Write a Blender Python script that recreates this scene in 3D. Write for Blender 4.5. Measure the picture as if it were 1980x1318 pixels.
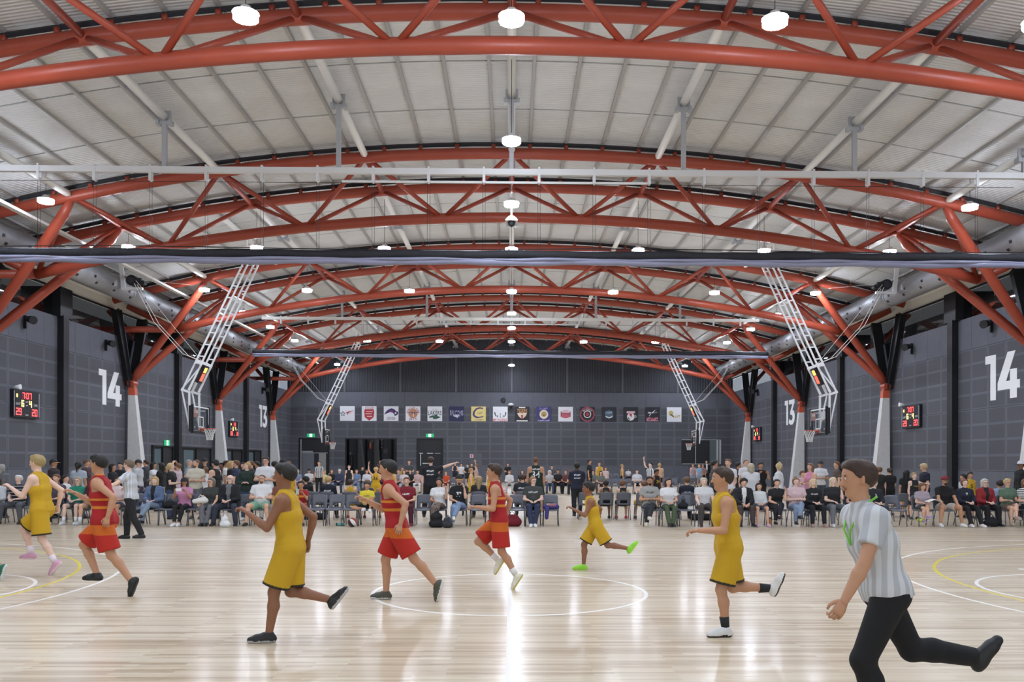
import bpy, math, random
import numpy as np
from mathutils import Vector, Matrix
from mathutils.bvhtree import BVHTree

for _o in list(bpy.data.objects):
    bpy.data.objects.remove(_o)
SC = bpy.context.scene
COL = SC.collection
random.seed(7)
RNG = np.random.default_rng(7)

# ------------------------------------------------------------------ camera
F_PX, CX, CY, CAM_H, CAM_X, YAW, ROLL = 1652.3, 1013.6, 893.5, 1.696, 0.02, 0.0148, 0.0025
cam_data = bpy.data.cameras.new('camera')
cam = bpy.data.objects.new('camera', cam_data)
COL.objects.link(cam)
cam_data.sensor_fit = 'HORIZONTAL'
cam_data.sensor_width = 36.0
cam_data.lens = F_PX * 36.0 / 1980.0
cam_data.shift_x = -(CX - 990.0) / 1980.0
cam_data.shift_y = (CY - 659.0) / 1980.0
cam_data.clip_end = 400
_F = Vector((math.sin(YAW), math.cos(YAW), 0))
_R = Vector((math.cos(YAW), -math.sin(YAW), 0))
_U = Vector((0, 0, 1))
_R2 = _R * math.cos(ROLL) + _U * math.sin(ROLL)
_U2 = _U * math.cos(ROLL) - _R * math.sin(ROLL)
cam.matrix_world = Matrix(((_R2.x, _U2.x, -_F.x, CAM_X), (_R2.y, _U2.y, -_F.y, 0.0),
                           (_R2.z, _U2.z, -_F.z, CAM_H), (0, 0, 0, 1)))
SC.camera = cam

# ------------------------------------------------------------------ world, exposure
world = bpy.data.worlds.new('world')
SC.world = world
world.use_nodes = True
_bg = world.node_tree.nodes['Background']
_bg.inputs['Color'].default_value = (0.86, 0.92, 1.0, 1)
_bg.inputs['Strength'].default_value = 1.0
LAMP_STRENGTH = 280.0
ADDED_GLOW_STRENGTH = 120.0
LAMP_TINT = '#e4eeff'
SC.view_settings.view_transform = 'Standard'
SC.view_settings.look = 'None'
SC.view_settings.gamma = 1.0
SC.view_settings.use_curve_mapping = False
SC.view_settings.exposure = 0.36
SC.cycles.max_bounces = 4
SC.cycles.diffuse_bounces = 2
SC.cycles.glossy_bounces = 2
SC.cycles.transmission_bounces = 2
SC.cycles.transparent_max_bounces = 6
SC.cycles.caustics_reflective = False
SC.cycles.caustics_refractive = False
SC.cycles.sample_clamp_indirect = 4.0
SC.cycles.use_denoising = True
SC.cycles.use_adaptive_sampling = True
SC.cycles.adaptive_threshold = 0.1


def px_ray(px, py):
    u, v = px - CX, py - CY
    c, s = math.cos(-ROLL), math.sin(-ROLL)
    u, v = u * c - v * s, u * s + v * c
    x, z = u / F_PX, -v / F_PX
    return Vector((math.cos(YAW) * x + math.sin(YAW), -math.sin(YAW) * x + math.cos(YAW), z))


def at(px, py, X=None, Y=None, Z=None):
    """point of the hall seen at a pixel of the photograph, on a known plane"""
    d = px_ray(px, py)
    o = Vector((CAM_X, 0, CAM_H))
    t = (X - o.x) / d.x if X is not None else (Y / d.y if Y is not None else (Z - o.z) / d.z)
    return o + d * t


# ------------------------------------------------------------------ materials
def lin(c):
    if isinstance(c, str):
        c = c.lstrip('#')
        c = tuple(int(c[i:i + 2], 16) / 255 for i in (0, 2, 4))
    return tuple((x / 12.92 if x <= 0.04045 else ((x + 0.055) / 1.055) ** 2.4) for x in c[:3]) + (1.0,)


MATS = {}


def mat(name, col, rough=0.6, metal=0.0, spec=0.5, emit=None, estr=0.0, bump=0.0, bscale=40.0, vary=0.0, vscale=6.0, coat=0.0):
    if name in MATS:
        return MATS[name]
    m = bpy.data.materials.new(name)
    MATS[name] = m
    m.use_nodes = True
    nt = m.node_tree
    b = nt.nodes['Principled BSDF']
    c = lin(col)
    b.inputs['Base Color'].default_value = c
    b.inputs['Roughness'].default_value = rough
    b.inputs['Metallic'].default_value = metal
    b.inputs['Specular IOR Level'].default_value = spec
    b.inputs['Coat Weight'].default_value = coat
    if emit is not None:
        b.inputs['Emission Color'].default_value = lin(emit)
        b.inputs['Emission Strength'].default_value = estr
    if bump or vary:
        tc = nt.nodes.new('ShaderNodeTexCoord')
        if bump:
            n = nt.nodes.new('ShaderNodeTexNoise')
            n.inputs['Scale'].default_value = bscale
            n.inputs['Detail'].default_value = 3
            bp = nt.nodes.new('ShaderNodeBump')
            bp.inputs['Strength'].default_value = bump
            bp.inputs['Distance'].default_value = 0.02
            nt.links.new(tc.outputs['Object'], n.inputs['Vector'])
            nt.links.new(n.outputs['Fac'], bp.inputs['Height'])
            nt.links.new(bp.outputs['Normal'], b.inputs['Normal'])
        if vary:
            n = nt.nodes.new('ShaderNodeTexNoise')
            n.inputs['Scale'].default_value = vscale
            n.inputs['Detail'].default_value = 4
            mp = nt.nodes.new('ShaderNodeMapRange')
            mp.inputs['From Min'].default_value = 0.25
            mp.inputs['From Max'].default_value = 0.75
            mp.inputs['To Min'].default_value = 1 - vary
            mp.inputs['To Max'].default_value = 1 + vary
            mx = nt.nodes.new('ShaderNodeMix')
            mx.data_type = 'RGBA'
            mx.blend_type = 'MULTIPLY'
            mx.inputs['Factor'].default_value = 1
            mx.inputs['A'].default_value = c
            nt.links.new(tc.outputs['Object'], n.inputs['Vector'])
            nt.links.new(n.outputs['Fac'], mp.inputs['Value'])
            nt.links.new(mp.outputs['Result'], mx.inputs['B'])
            nt.links.new(mx.outputs['Result'], b.inputs['Base Color'])
    return m


def glass_mat(name, tint, gloss=0.12, rough=0.03):
    if name in MATS:
        return MATS[name]
    m = bpy.data.materials.new(name)
    MATS[name] = m
    m.use_nodes = True
    nt = m.node_tree
    nt.nodes.clear()
    o = nt.nodes.new('ShaderNodeOutputMaterial')
    t = nt.nodes.new('ShaderNodeBsdfTransparent')
    t.inputs['Color'].default_value = lin(tint)
    g = nt.nodes.new('ShaderNodeBsdfGlossy')
    g.inputs['Roughness'].default_value = rough
    mx = nt.nodes.new('ShaderNodeMixShader')
    mx.inputs['Fac'].default_value = gloss
    nt.links.new(t.outputs[0], mx.inputs[1])
    nt.links.new(g.outputs[0], mx.inputs[2])
    nt.links.new(mx.outputs[0], o.inputs['Surface'])
    return m


def floor_mat():
    m = bpy.data.materials.new('sprung_timber')
    m.use_nodes = True
    nt = m.node_tree
    b = nt.nodes['Principled BSDF']
    tc = nt.nodes.new('ShaderNodeTexCoord')

    def bricks(w, hgt, seed_shift):
        mp = nt.nodes.new('ShaderNodeMapping')
        mp.inputs['Location'].default_value = (seed_shift, seed_shift * 0.37, 0)
        br = nt.nodes.new('ShaderNodeTexBrick')
        br.offset = 0.37
        br.offset_frequency = 2
        br.squash = 1.0
        br.inputs['Scale'].default_value = 1.0
        br.inputs['Brick Width'].default_value = w
        br.inputs['Row Height'].default_value = hgt
        br.inputs['Mortar Size'].default_value = 0.0012
        br.inputs['Mortar Smooth'].default_value = 0.2
        br.inputs['Color1'].default_value = (0, 0, 0, 1)
        br.inputs['Color2'].default_value = (1, 1, 1, 1)
        br.inputs['Mortar'].default_value = (0.0, 0.0, 0.0, 1)
        nt.links.new(tc.outputs['Object'], mp.inputs['Vector'])
        nt.links.new(mp.outputs['Vector'], br.inputs['Vector'])
        return br
    br = bricks(1.35, 0.067, 0.0)
    br2 = bricks(2.31, 0.067, 7.7)
    ad = nt.nodes.new('ShaderNodeMix')
    ad.data_type = 'FLOAT'
    ad.inputs['Factor'].default_value = 0.45
    nt.links.new(br.outputs['Color'], ad.inputs['A'])
    nt.links.new(br2.outputs['Color'], ad.inputs['B'])
    # grain along the boards
    mp = nt.nodes.new('ShaderNodeMapping')
    mp.inputs['Scale'].default_value = (0.8, 22, 1)
    gr = nt.nodes.new('ShaderNodeTexNoise')
    gr.inputs['Scale'].default_value = 2.2
    gr.inputs['Detail'].default_value = 6
    nt.links.new(tc.outputs['Object'], mp.inputs['Vector'])
    nt.links.new(mp.outputs['Vector'], gr.inputs['Vector'])
    ad2 = nt.nodes.new('ShaderNodeMix')
    ad2.data_type = 'FLOAT'
    ad2.inputs['Factor'].default_value = 0.42
    nt.links.new(ad.outputs['Result'], ad2.inputs['A'])
    nt.links.new(gr.outputs['Fac'], ad2.inputs['B'])
    rp = nt.nodes.new('ShaderNodeValToRGB')
    e = rp.color_ramp.elements
    e[0].position, e[0].color = 0.12, lin('#a98f70')
    e[1].position, e[1].color = 0.85, lin('#efe2cc')
    k = e.new(0.42)
    k.color = lin('#d3c0a3')
    k = e.new(0.62)
    k.color = lin('#e2d2b8')
    nt.links.new(ad2.outputs['Result'], rp.inputs['Fac'])
    # narrow dark gum veins
    mp3 = nt.nodes.new('ShaderNodeMapping')
    mp3.inputs['Scale'].default_value = (0.8, 15, 1)
    vn = nt.nodes.new('ShaderNodeTexNoise')
    vn.inputs['Scale'].default_value = 3.1
    vn.inputs['Detail'].default_value = 2
    nt.links.new(tc.outputs['Object'], mp3.inputs['Vector'])
    nt.links.new(mp3.outputs['Vector'], vn.inputs['Vector'])
    vr = nt.nodes.new('ShaderNodeMapRange')
    vr.inputs['From Min'].default_value = 0.67
    vr.inputs['From Max'].default_value = 0.76
    nt.links.new(vn.outputs['Fac'], vr.inputs['Value'])
    vm = nt.nodes.new('ShaderNodeMix')
    vm.data_type = 'RGBA'
    vm.inputs['B'].default_value = lin('#76573a')
    nt.links.new(vr.outputs['Result'], vm.inputs['Factor'])
    nt.links.new(rp.outputs['Color'], vm.inputs['A'])
    nt.links.new(vm.outputs['Result'], b.inputs['Base Color'])
    b.inputs['Roughness'].default_value = 0.33
    b.inputs['Anisotropic'].default_value = 0.85
    tg = nt.nodes.new('ShaderNodeCombineXYZ')
    tg.inputs[1].default_value = 1.0
    nt.links.new(tg.outputs[0], b.inputs['Tangent'])
    b.inputs['Specular IOR Level'].default_value = 0.5
    b.inputs['Coat Weight'].default_value = 0.3
    b.inputs['Coat Roughness'].default_value = 0.14
    bp = nt.nodes.new('ShaderNodeBump')
    bp.inputs['Strength'].default_value = 0.12
    bp.inputs['Distance'].default_value = 0.004
    nt.links.new(ad2.outputs['Result'], bp.inputs['Height'])
    nt.links.new(bp.outputs['Normal'], b.inputs['Normal'])
    nt.links.new(bp.outputs['Normal'], b.inputs['Coat Normal'])
    return m


def ribbed_mat(name, col, axis, period, strength, rough=0.55, vary=0.05):
    """sheet with fine parallel ribs (relief only)"""
    m = mat(name, col, rough, vary=vary, vscale=1.3)
    nt = m.node_tree
    b = nt.nodes['Principled BSDF']
    tc = nt.nodes.new('ShaderNodeTexCoord')
    sp = nt.nodes.new('ShaderNodeSeparateXYZ')
    nt.links.new(tc.outputs['Object'], sp.inputs[0])
    mu = nt.nodes.new('ShaderNodeMath')
    mu.operation = 'MULTIPLY'
    mu.inputs[1].default_value = 2 * math.pi / period
    nt.links.new(sp.outputs[axis], mu.inputs[0])
    si = nt.nodes.new('ShaderNodeMath')
    si.operation = 'SINE'
    nt.links.new(mu.outputs[0], si.inputs[0])
    bp = nt.nodes.new('ShaderNodeBump')
    bp.inputs['Strength'].default_value = strength
    bp.inputs['Distance'].default_value = 0.02
    nt.links.new(si.outputs[0], bp.inputs['Height'])
    nt.links.new(bp.outputs['Normal'], b.inputs['Normal'])
    return m


def acoustic_mat():
    """charcoal acoustic panel: four drilled fields inside a plain margin (object space of each panel)"""
    m = bpy.data.materials.new('acoustic_panel')
    MATS['acoustic_panel'] = m
    m.use_nodes = True
    nt = m.node_tree
    b = nt.nodes['Principled BSDF']
    tc = nt.nodes.new('ShaderNodeTexCoord')
    sp = nt.nodes.new('ShaderNodeSeparateXYZ')
    nt.links.new(tc.outputs['Object'], sp.inputs[0])

    def op(o, a, v=None):
        n = nt.nodes.new('ShaderNodeMath')
        n.operation = o
        for i, q in enumerate((a, v)):
            if q is None:
                continue
            if isinstance(q, (int, float)):
                n.inputs[i].default_value = q
            else:
                nt.links.new(q, n.inputs[i])
        return n.outputs[0]
    # local: x across the panel (centred), z up from the panel's foot
    fx = op('LESS_THAN', op('ABSOLUTE', sp.outputs['X']), 0.53)
    zz = op('FRACT', op('DIVIDE', sp.outputs['Z'], 0.6125))
    fz = op('LESS_THAN', op('ABSOLUTE', op('SUBTRACT', zz, 0.5)), 0.42)
    fld = op('MULTIPLY', fx, fz)
    nz = nt.nodes.new('ShaderNodeTexNoise')
    nz.inputs['Scale'].default_value = 55
    nz.inputs['Detail'].default_value = 2
    nt.links.new(tc.outputs['Object'], nz.inputs['Vector'])
    oi = nt.nodes.new('ShaderNodeObjectInfo')
    rv = nt.nodes.new('ShaderNodeMapRange')
    rv.inputs['To Min'].default_value = 0.9
    rv.inputs['To Max'].default_value = 1.1
    nt.links.new(oi.outputs['Random'], rv.inputs['Value'])
    mx = nt.nodes.new('ShaderNodeMix')
    mx.data_type = 'RGBA'
    mx.inputs['A'].default_value = lin('#62646d')
    mx.inputs['B'].default_value = lin('#515259')
    nt.links.new(fld, mx.inputs['Factor'])
    m2 = nt.nodes.new('ShaderNodeMix')
    m2.data_type = 'RGBA'
    m2.blend_type = 'MULTIPLY'
    m2.inputs['Factor'].default_value = 1
    nt.links.new(mx.outputs['Result'], m2.inputs['A'])
    nt.links.new(rv.outputs['Result'], m2.inputs['B'])
    nt.links.new(m2.outputs['Result'], b.inputs['Base Color'])
    b.inputs['Roughness'].default_value = 0.75
    bp = nt.nodes.new('ShaderNodeBump')
    bp.inputs['Distance'].default_value = 0.01
    nt.links.new(op('MULTIPLY', fld, 0.35), bp.inputs['Strength'])
    nt.links.new(nz.outputs['Fac'], bp.inputs['Height'])
    nt.links.new(bp.outputs['Normal'], b.inputs['Normal'])
    return m


def steel_paint(name, col, rough=0.38):
    return mat(name, col, rough, vary=0.06, vscale=2.0)


M_RED = steel_paint('vermilion_paint', '#a34631', 0.42)
M_WHITE = mat('white_paint', '#f6f4ef', 0.4)
M_BRIGHT = mat('bright_white_paint', '#e9e9ea', 0.4)
M_BLACK = mat('black_paint', '#15161b', 0.5)
M_DARK = mat('charcoal_paint', '#2a2b31', 0.6)
M_CHAR = mat('charcoal_panel_plain', '#5f616a', 0.75, bump=0.1, bscale=60, vary=0.07, vscale=3)
M_PLAST = mat('grey_chair_plastic', '#5e616b', 0.45, bump=0.05, bscale=90)
M_CHMET = mat('grey_chair_metal', '#6d7076', 0.35, metal=0.6)
M_GALV = mat('galvanised_steel', '#9a9b9f', 0.5, metal=0.6, bump=0.06, bscale=8, vary=0.1, vscale=3)
M_CONC = mat('pale_concrete', '#d3d3d2', 0.7, bump=0.08, bscale=14, vary=0.06)
M_PURLIN = mat('purlin_grey', '#b3b0ae', 0.5)
M_CEIL = ribbed_mat('ceiling_sheet', '#e6e6e5', 'Y', 0.12, 0.6)
M_LINE = mat('white_line_paint', '#f0ece6', 0.42)
M_YLINE = mat('yellow_line_paint', '#e2cf3f', 0.42)
M_WIRE = mat('wire', '#3a3a3c', 0.5, metal=0.5)
M_GLASSD = glass_mat('clerestory_glass', '#c3c5c8', 0.10)
M_HANG = mat('pale_grey_steel', '#b4b6bb', 0.45)
M_GLASS = glass_mat('clear_glass', '#eef1f2', 0.07)
M_GLASSDOOR = glass_mat('door_glass', '#5a606b', 0.16)
M_FLOOR = floor_mat()
M_ACOU = acoustic_mat()
M_VINYL = mat('lilac_grey_vinyl', '#8e8fa8', 0.3, bump=0.25, bscale=3.0)
M_NET = mat('black_netting', '#1b1c24', 0.6, bump=0.8, bscale=60)


# ------------------------------------------------------------------ mesh building
class MB:
    def __init__(s):
        s.v, s.f, s.m = [], [], []

    def add(s, vs, fs, mi=0):
        o = len(s.v)
        s.v.extend([tuple(p) for p in vs])
        s.f.extend([tuple(i + o for i in q) for q in fs])
        s.m.extend([mi] * len(fs))
        return s

    def box(s, c, d, rot=None, mi=0):
        x, y, z = d[0] / 2, d[1] / 2, d[2] / 2
        P = [Vector((a, b, e)) for e in (-z, z) for b in (-y, y) for a in (-x, x)]
        if rot is not None:
            P = [rot @ p for p in P]
        c = Vector(c)
        return s.add([p + c for p in P], [(0, 2, 3, 1), (4, 5, 7, 6), (0, 1, 5, 4), (2, 6, 7, 3), (0, 4, 6, 2), (1, 3, 7, 5)], mi)

    def path(s, pts, r, n=10, closed=False, mi=0, cap=True):
        """tube swept along a polyline; r a number or one per point"""
        P = [Vector(p) for p in pts]
        k = len(P)
        rs = [r] * k if isinstance(r, (int, float)) else list(r)
        vs = []
        prev = None
        for i in range(k):
            if closed:
                t = P[(i + 1) % k] - P[i - 1]
            else:
                t = P[min(i + 1, k - 1)] - P[max(i - 1, 0)]
            t.normalize()
            if prev is None:
                a = Vector((0, 0, 1)) if abs(t.z) < 0.9 else Vector((1, 0, 0))
                u = t.cross(a).normalized()
            else:
                u = prev - t * prev.dot(t)
                if u.length < 1e-6:
                    u = t.orthogonal()
                u.normalize()
            prev = u
            w = t.cross(u)
            for j in range(n):
                a = 2 * math.pi * j / n
                vs.append(P[i] + (u * math.cos(a) + w * math.sin(a)) * rs[i])
        fs = []
        for i in range(k if closed else k - 1):
            i2 = (i + 1) % k
            for j in range(n):
                j2 = (j + 1) % n
                fs.append((i * n + j, i * n + j2, i2 * n + j2, i2 * n + j))
        if cap and not closed:
            fs.append(tuple(range(n - 1, -1, -1)))
            fs.append(tuple((k - 1) * n + j for j in range(n)))
        return s.add(vs, fs, mi)

    def tube(s, a, b, r, n=10, r2=None, mi=0):
        return s.path([a, b], [r, r if r2 is None else r2], n, mi=mi)

    def bar(s, a, b, w, h, up=(0, 0, 1), mi=0):
        a, b = Vector(a), Vector(b)
        t = (b - a).normalized()
        u = t.cross(Vector(up))
        if u.length < 1e-4:
            u = t.orthogonal()
        u.normalize()
        q = u.cross(t)
        vs = [p + u * x * w / 2 + q * y * h / 2 for p in (a, b) for x, y in ((-1, -1), (1, -1), (1, 1), (-1, 1))]
        return s.add(vs, [(3, 2, 1, 0), (4, 5, 6, 7), (0, 1, 5, 4), (1, 2, 6, 5), (2, 3, 7, 6), (3, 0, 4, 7)], mi)

    def prism(s, poly, fn, d0, d1, mi=0):
        """poly of (a,b) pushed from depth d0 to d1; fn(a,b,d) gives the point"""
        n = len(poly)
        vs = [fn(a, b, d0) for a, b in poly] + [fn(a, b, d1) for a, b in poly]
        fs = [tuple(range(n - 1, -1, -1)), tuple(range(n, 2 * n))]
        fs += [(i, (i + 1) % n, n + (i + 1) % n, n + i) for i in range(n)]
        return s.add(vs, fs, mi)

    def lathe(s, prof, c=(0, 0, 0), n=16, mi=0):
        vs = []
        for r, z in prof:
            for j in range(n):
                a = 2 * math.pi * j / n
                vs.append((c[0] + r * math.cos(a), c[1] + r * math.sin(a), c[2] + z))
        fs = []
        for i in range(len(prof) - 1):
            for j in range(n):
                fs.append((i * n + j, i * n + (j + 1) % n, (i + 1) * n + (j + 1) % n, (i + 1) * n + j))
        fs.append(tuple(range(n - 1, -1, -1)))
        fs.append(tuple((len(prof) - 1) * n + j for j in range(n)))
        return s.add(vs, fs, mi)

    def mesh(s, name, mats, smooth=False):
        me = bpy.data.meshes.new(name)
        me.from_pydata(s.v, [], s.f)
        for m in (mats if isinstance(mats, (list, tuple)) else [mats]):
            me.materials.append(m)
        if any(s.m):
            me.polygons.foreach_set('material_index', s.m)
        if smooth:
            me.polygons.foreach_set('use_smooth', [len(f) <= 4 for f in s.f])
        me.update()
        return me

    def build(s, name, mats, parent=None, smooth=False):
        return link(name, s.mesh(name, mats, smooth), parent)


def link(name, me, parent=None, M=None):
    o = bpy.data.objects.new(name, me)
    COL.objects.link(o)
    if parent is not None:
        o.parent = parent
    if M is not None:
        o.matrix_basis = M
    return o


def thing(name, label, cat, loc=(0, 0, 0), rz=0.0, group=None):
    o = bpy.data.objects.new(name, None)
    COL.objects.link(o)
    o.empty_display_size = 0.1
    o.location = loc
    o.rotation_euler = (0, 0, rz)
    return tag(o, label, cat, group)


def tag(o, label, cat, group=None):
    o['label'] = label
    o['category'] = cat
    if group:
        o['group'] = group
    return o


def struct(o, label=None):
    o['kind'] = 'structure'
    if label:
        o['label'] = label
    return o


def copy_tree(o, parent=None):
    c = o.copy()
    COL.objects.link(c)
    c.parent = parent
    for ch in o.children:
        copy_tree(ch, c)
    return c


TEXT = {}


def text_verts(s, size=1.0):
    """outline mesh of a short text, centred on the origin in x/y"""
    if s not in TEXT:
        cu = bpy.data.curves.new('t', 'FONT')
        cu.body = s
        cu.align_x = 'CENTER'
        cu.align_y = 'CENTER'
        cu.resolution_u = 2
        cu.offset = 0.012
        ob = bpy.data.objects.new('t', cu)
        COL.objects.link(ob)
        me = bpy.data.meshes.new_from_object(ob.evaluated_get(bpy.context.evaluated_depsgraph_get()))
        V = [v.co.copy() for v in me.vertices]
        P = [tuple(p.vertices) for p in me.polygons]
        bpy.data.objects.remove(ob)
        bpy.data.meshes.remove(me)
        if V:
            x0, x1 = min(v.x for v in V), max(v.x for v in V)
            y0, y1 = min(v.y for v in V), max(v.y for v in V)
            V = [((v.x - (x0 + x1) / 2), (v.y - (y0 + y1) / 2)) for v in V]
            TEXT[s] = (V, P, x1 - x0, y1 - y0)
        else:
            TEXT[s] = ([], [], 1, 1)
    return TEXT[s]


def put_text(mb, s, fn, w=None, h=None, cx=0, cy=0, mi=0):
    if s[0] == '~':        # lettering too small to read in the photograph: a row of letter-sized strokes
        n = int(s[1:])
        for i in range(n):
            x0 = cx - w / 2 + w * i / n
            x1 = x0 + w / n * 0.78
            k = (i * 7 + n * 3) % 5
            y0, y1 = cy - h / 2, cy + h / 2 * (1 if k else 0.5)
            xm = x0 + (x1 - x0) * 0.42
            ym = y0 + (y1 - y0) * (0.3 + 0.1 * k)
            for a, b, c, d in ((x0, y0, xm, y1), (xm, ym, x1, y1) if k % 2 else (xm, y0, x1, ym)):
                mb.add([fn(a, b), fn(c, b), fn(c, d), fn(a, d)], [(0, 1, 2, 3)], mi)
        return
    V, P, tw, th = text_verts(s)
    sx = w / tw if w else h / th
    sy = h / th if h else sx
    mb.add([fn(cx + x * sx, cy + y * sy) for x, y in V], P, mi)


for _t in ['JETS', 'LAKERS', 'FALCONS', 'Cougars', 'PHOENIX', 'TIGERS', 'LIGHT', 'DARK', 'S', 'Tigers', '00', '22', '4', '8', '9', '34', '5', '36', '12', '10'] + list('CHANDLERPKSITZ'):
    text_verts(_t)

ORD = ['first', 'second', 'third', 'fourth', 'fifth', 'sixth', 'seventh', 'eighth', 'ninth', 'tenth', 'eleventh', 'twelfth', 'thirteenth', 'fourteenth', 'fifteenth', 'sixteenth', 'seventeenth', 'eighteenth', 'nineteenth', 'twentieth']

# ------------------------------------------------------------------ hall dimensions (metres)
BAY, T1 = 12.1, 17.2            # truss spacing, first truss in view
COURT0, CPITCH = 11.22, 24.2    # depth of the first court's centre, court to court
NODE = 4.69                     # truss panel length
ZT, RT = 11.66, 66.5            # top chord crown and radius
ZB, RB = 10.08, 64.2            # bottom chord
TW = 3.42                       # distance between the two top chords
XK, ZK = 16.14, 8.04            # bottom chord kink
XC, ZC = 18.25, 5.42            # column head
XW, DW = 18.56, 72.2            # side wall plane, end wall plane
ZWT, ZEAVE = 7.6, 8.72
YN = -7.0                       # near end of what is built
TY = [T1 + BAY * i for i in range(5)]


def ztop(x):
    return ZT - x * x / 2 / RT


def zbot(x):
    return ZB - x * x / 2 / RB


def zdeck(x):
    return ztop(x) + 0.42

# ================================================================== STRUCTURE
# ---- floor with court markings
floor = struct(MB().box((0, (YN + DW) / 2, -0.1), (2 * XW + 0.4, DW - YN, 0.2)).build('floor', M_FLOOR), 'pale timber strip floor of the sports hall')


def flat_path(mb, pts, w, z0=0.0, z1=0.0012):
    n = len(pts)
    vs, fs = [], []
    for i, p in enumerate(pts):
        a, b = Vector(pts[max(i - 1, 0)]), Vector(pts[min(i + 1, n - 1)])
        t = (b - a).normalized()
        q = Vector((-t.y, t.x))
        for s in (-0.5, 0.5):
            for z in (z0, z1):
                vs.append((p[0] + q.x * s * w, p[1] + q.y * s * w, z))
    for i in range(n - 1):
        k = 4 * i
        fs += [(k + 1, k + 5, k + 7, k + 3), (k, k + 4, k + 5, k + 1), (k + 3, k + 7, k + 6, k + 2)]
    return mb.add(vs, fs)


def arc(cx, cy, r, a0, a1, n=64):
    return [(cx + r * math.cos(a0 + (a1 - a0) * i / n), cy + r * math.sin(a0 + (a1 - a0) * i / n)) for i in range(n + 1)]


def court_line(pts, m=None, w=0.05, z1=0.0012):
    return flat_path(MB(), pts, w, 0.0, z1).build('court_line', m or M_LINE, floor)


for c in range(3):
    y0 = COURT0 + CPITCH * c
    court_line(arc(0, y0, 1.775, 0, 2 * math.pi, 96))
    court_line([(0, y0 - 7.5), (0, y0 + 7.5)], z1=0.0016)
    for s in (-1, 1):
        court_line([(-14, y0 + s * 7.5), (14, y0 + s * 7.5)])
        court_line([(s * 14, y0 - 7.5), (s * 14, y0 + 7.5)])
        h = math.pi / 2
        a = math.asin(6.6 / 6.725)
        pa = arc(12.425, y0, 6.725, math.pi - a, math.pi + a, 72)
        pa = [(14, y0 + 6.6)] + pa + [(14, y0 - 6.6)]
        court_line([(s * x, y) for x, y in pa])
        court_line([(s * x, y) for x, y in arc(12.425, y0, 6.1, h, 3 * h, 72)], M_YLINE, z1=0.0008)
        court_line([(s * x, y) for x, y in arc(8.2, y0, 1.775, h, 3 * h, 48)])
        court_line([(s * 8.2, y0 - 2.45), (s * 8.2, y0 + 2.45)])
        for q in (-1, 1):
            court_line([(s * 14, y0 + q * 2.45), (s * 8.2, y0 + q * 2.45)])

# ---- roof deck: dark backing, sheets between purlins
N_X = 33
xs = [-19.2 + 38.4 * i / 48 for i in range(49)]
mb = MB()
vs = [(x, y, zdeck(x) + dz) for y in (YN, DW + 0.3) for dz in (0.06, 0.2) for x in xs]
n = len(xs)
fs = []
for i in range(n - 1):
    a, b, c, d = i, n + i, 2 * n + i, 3 * n + i
    fs += [(a, a + 1, c + 1, c), (b + 1, b, d, d + 1), (a + 1, a, b, b + 1), (c, c + 1, d + 1, d)]
fs += [(0, 2 * n, 3 * n, n), (n - 1, 2 * n - 1, 4 * n - 1, 3 * n - 1)]
mb.add(vs, fs)
ceiling = struct(mb.build('ceiling', mat('roof_void', '#0e0e10', 0.9)), 'shallow arched roof lined with pale ribbed sheets')

PW, PL = NODE / 4, 3.025
rows = []
y = 22.15
while y > YN + PL:
    y -= PL
while y < DW - 0.4:
    rows.append((y, min(y + PL, DW)))
    y += PL
cells = []
for (ya, yb) in rows:
    for k in range(-15, 16):
        x = k * PW
        yc = (ya + yb) / 2
        d = Vector((x - CAM_X, yc, zdeck(x) - CAM_H))
        u, v = CX + F_PX * (d.x - YAW * d.y) / d.y if d.y > 1 else 9e9, CY - F_PX * d.z / d.y if d.y > 1 else -9e9
        seen = d.y > 2 and -60 < u < 2040 and v > -90
        cells.append((0 if seen else 1, d.y, k, ya, yb))
cells.sort()
pm = {}


def panel_matrix(k, ya, yb):
    x = k * PW
    return Matrix.Translation((x, (ya + yb) / 2, zdeck(x) + 0.03)) @ Matrix.Rotation(math.atan(x / RT), 4, 'Y')


rest = MB()
for i, (_, _, k, ya, yb) in enumerate(cells):
    ln = round(yb - ya, 3)
    if i < 300:
        if ln not in pm:
            pm[ln] = MB().box((0, 0, 0), (PW - 0.012, ln - 0.07, 0.03)).mesh('ceiling_sheet', M_CEIL)
        link('ceiling_sheet', pm[ln], ceiling, panel_matrix(k, ya, yb))
    else:
        M = panel_matrix(k, ya, yb)
        x0, y0_ = (PW - 0.012) / 2, (ln - 0.07) / 2
        P = [M @ Vector((a * x0, b * y0_, c * 0.015)) for c in (-1, 1) for b in (-1, 1) for a in (-1, 1)]
        rest.add(P, [(0, 2, 3, 1), (4, 5, 7, 6), (0, 1, 5, 4), (2, 6, 7, 3), (0, 4, 6, 2), (1, 3, 7, 5)])
ro = rest.build('ceiling_sheet_rest', M_CEIL, ceiling)
ro['kind'] = 'stuff'
for k in range(-16, 16):
    x = (k + 0.5) * PW
    MB().box((x, (YN + DW) / 2, zdeck(x) - 0.03), (0.085, DW - YN, 0.09)).build('purlin', M_PURLIN, ceiling)

# ---- roof trusses
truss = thing('roof_truss', 'x', 'truss', (0, 0, 0), 0, 'vermilion tubular roof trusses')
XE = 18.35


def chord(pts, r, name, mats=M_RED, n=16):
    return MB().path(pts, r, n).build(name, mats, truss, True)


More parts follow.
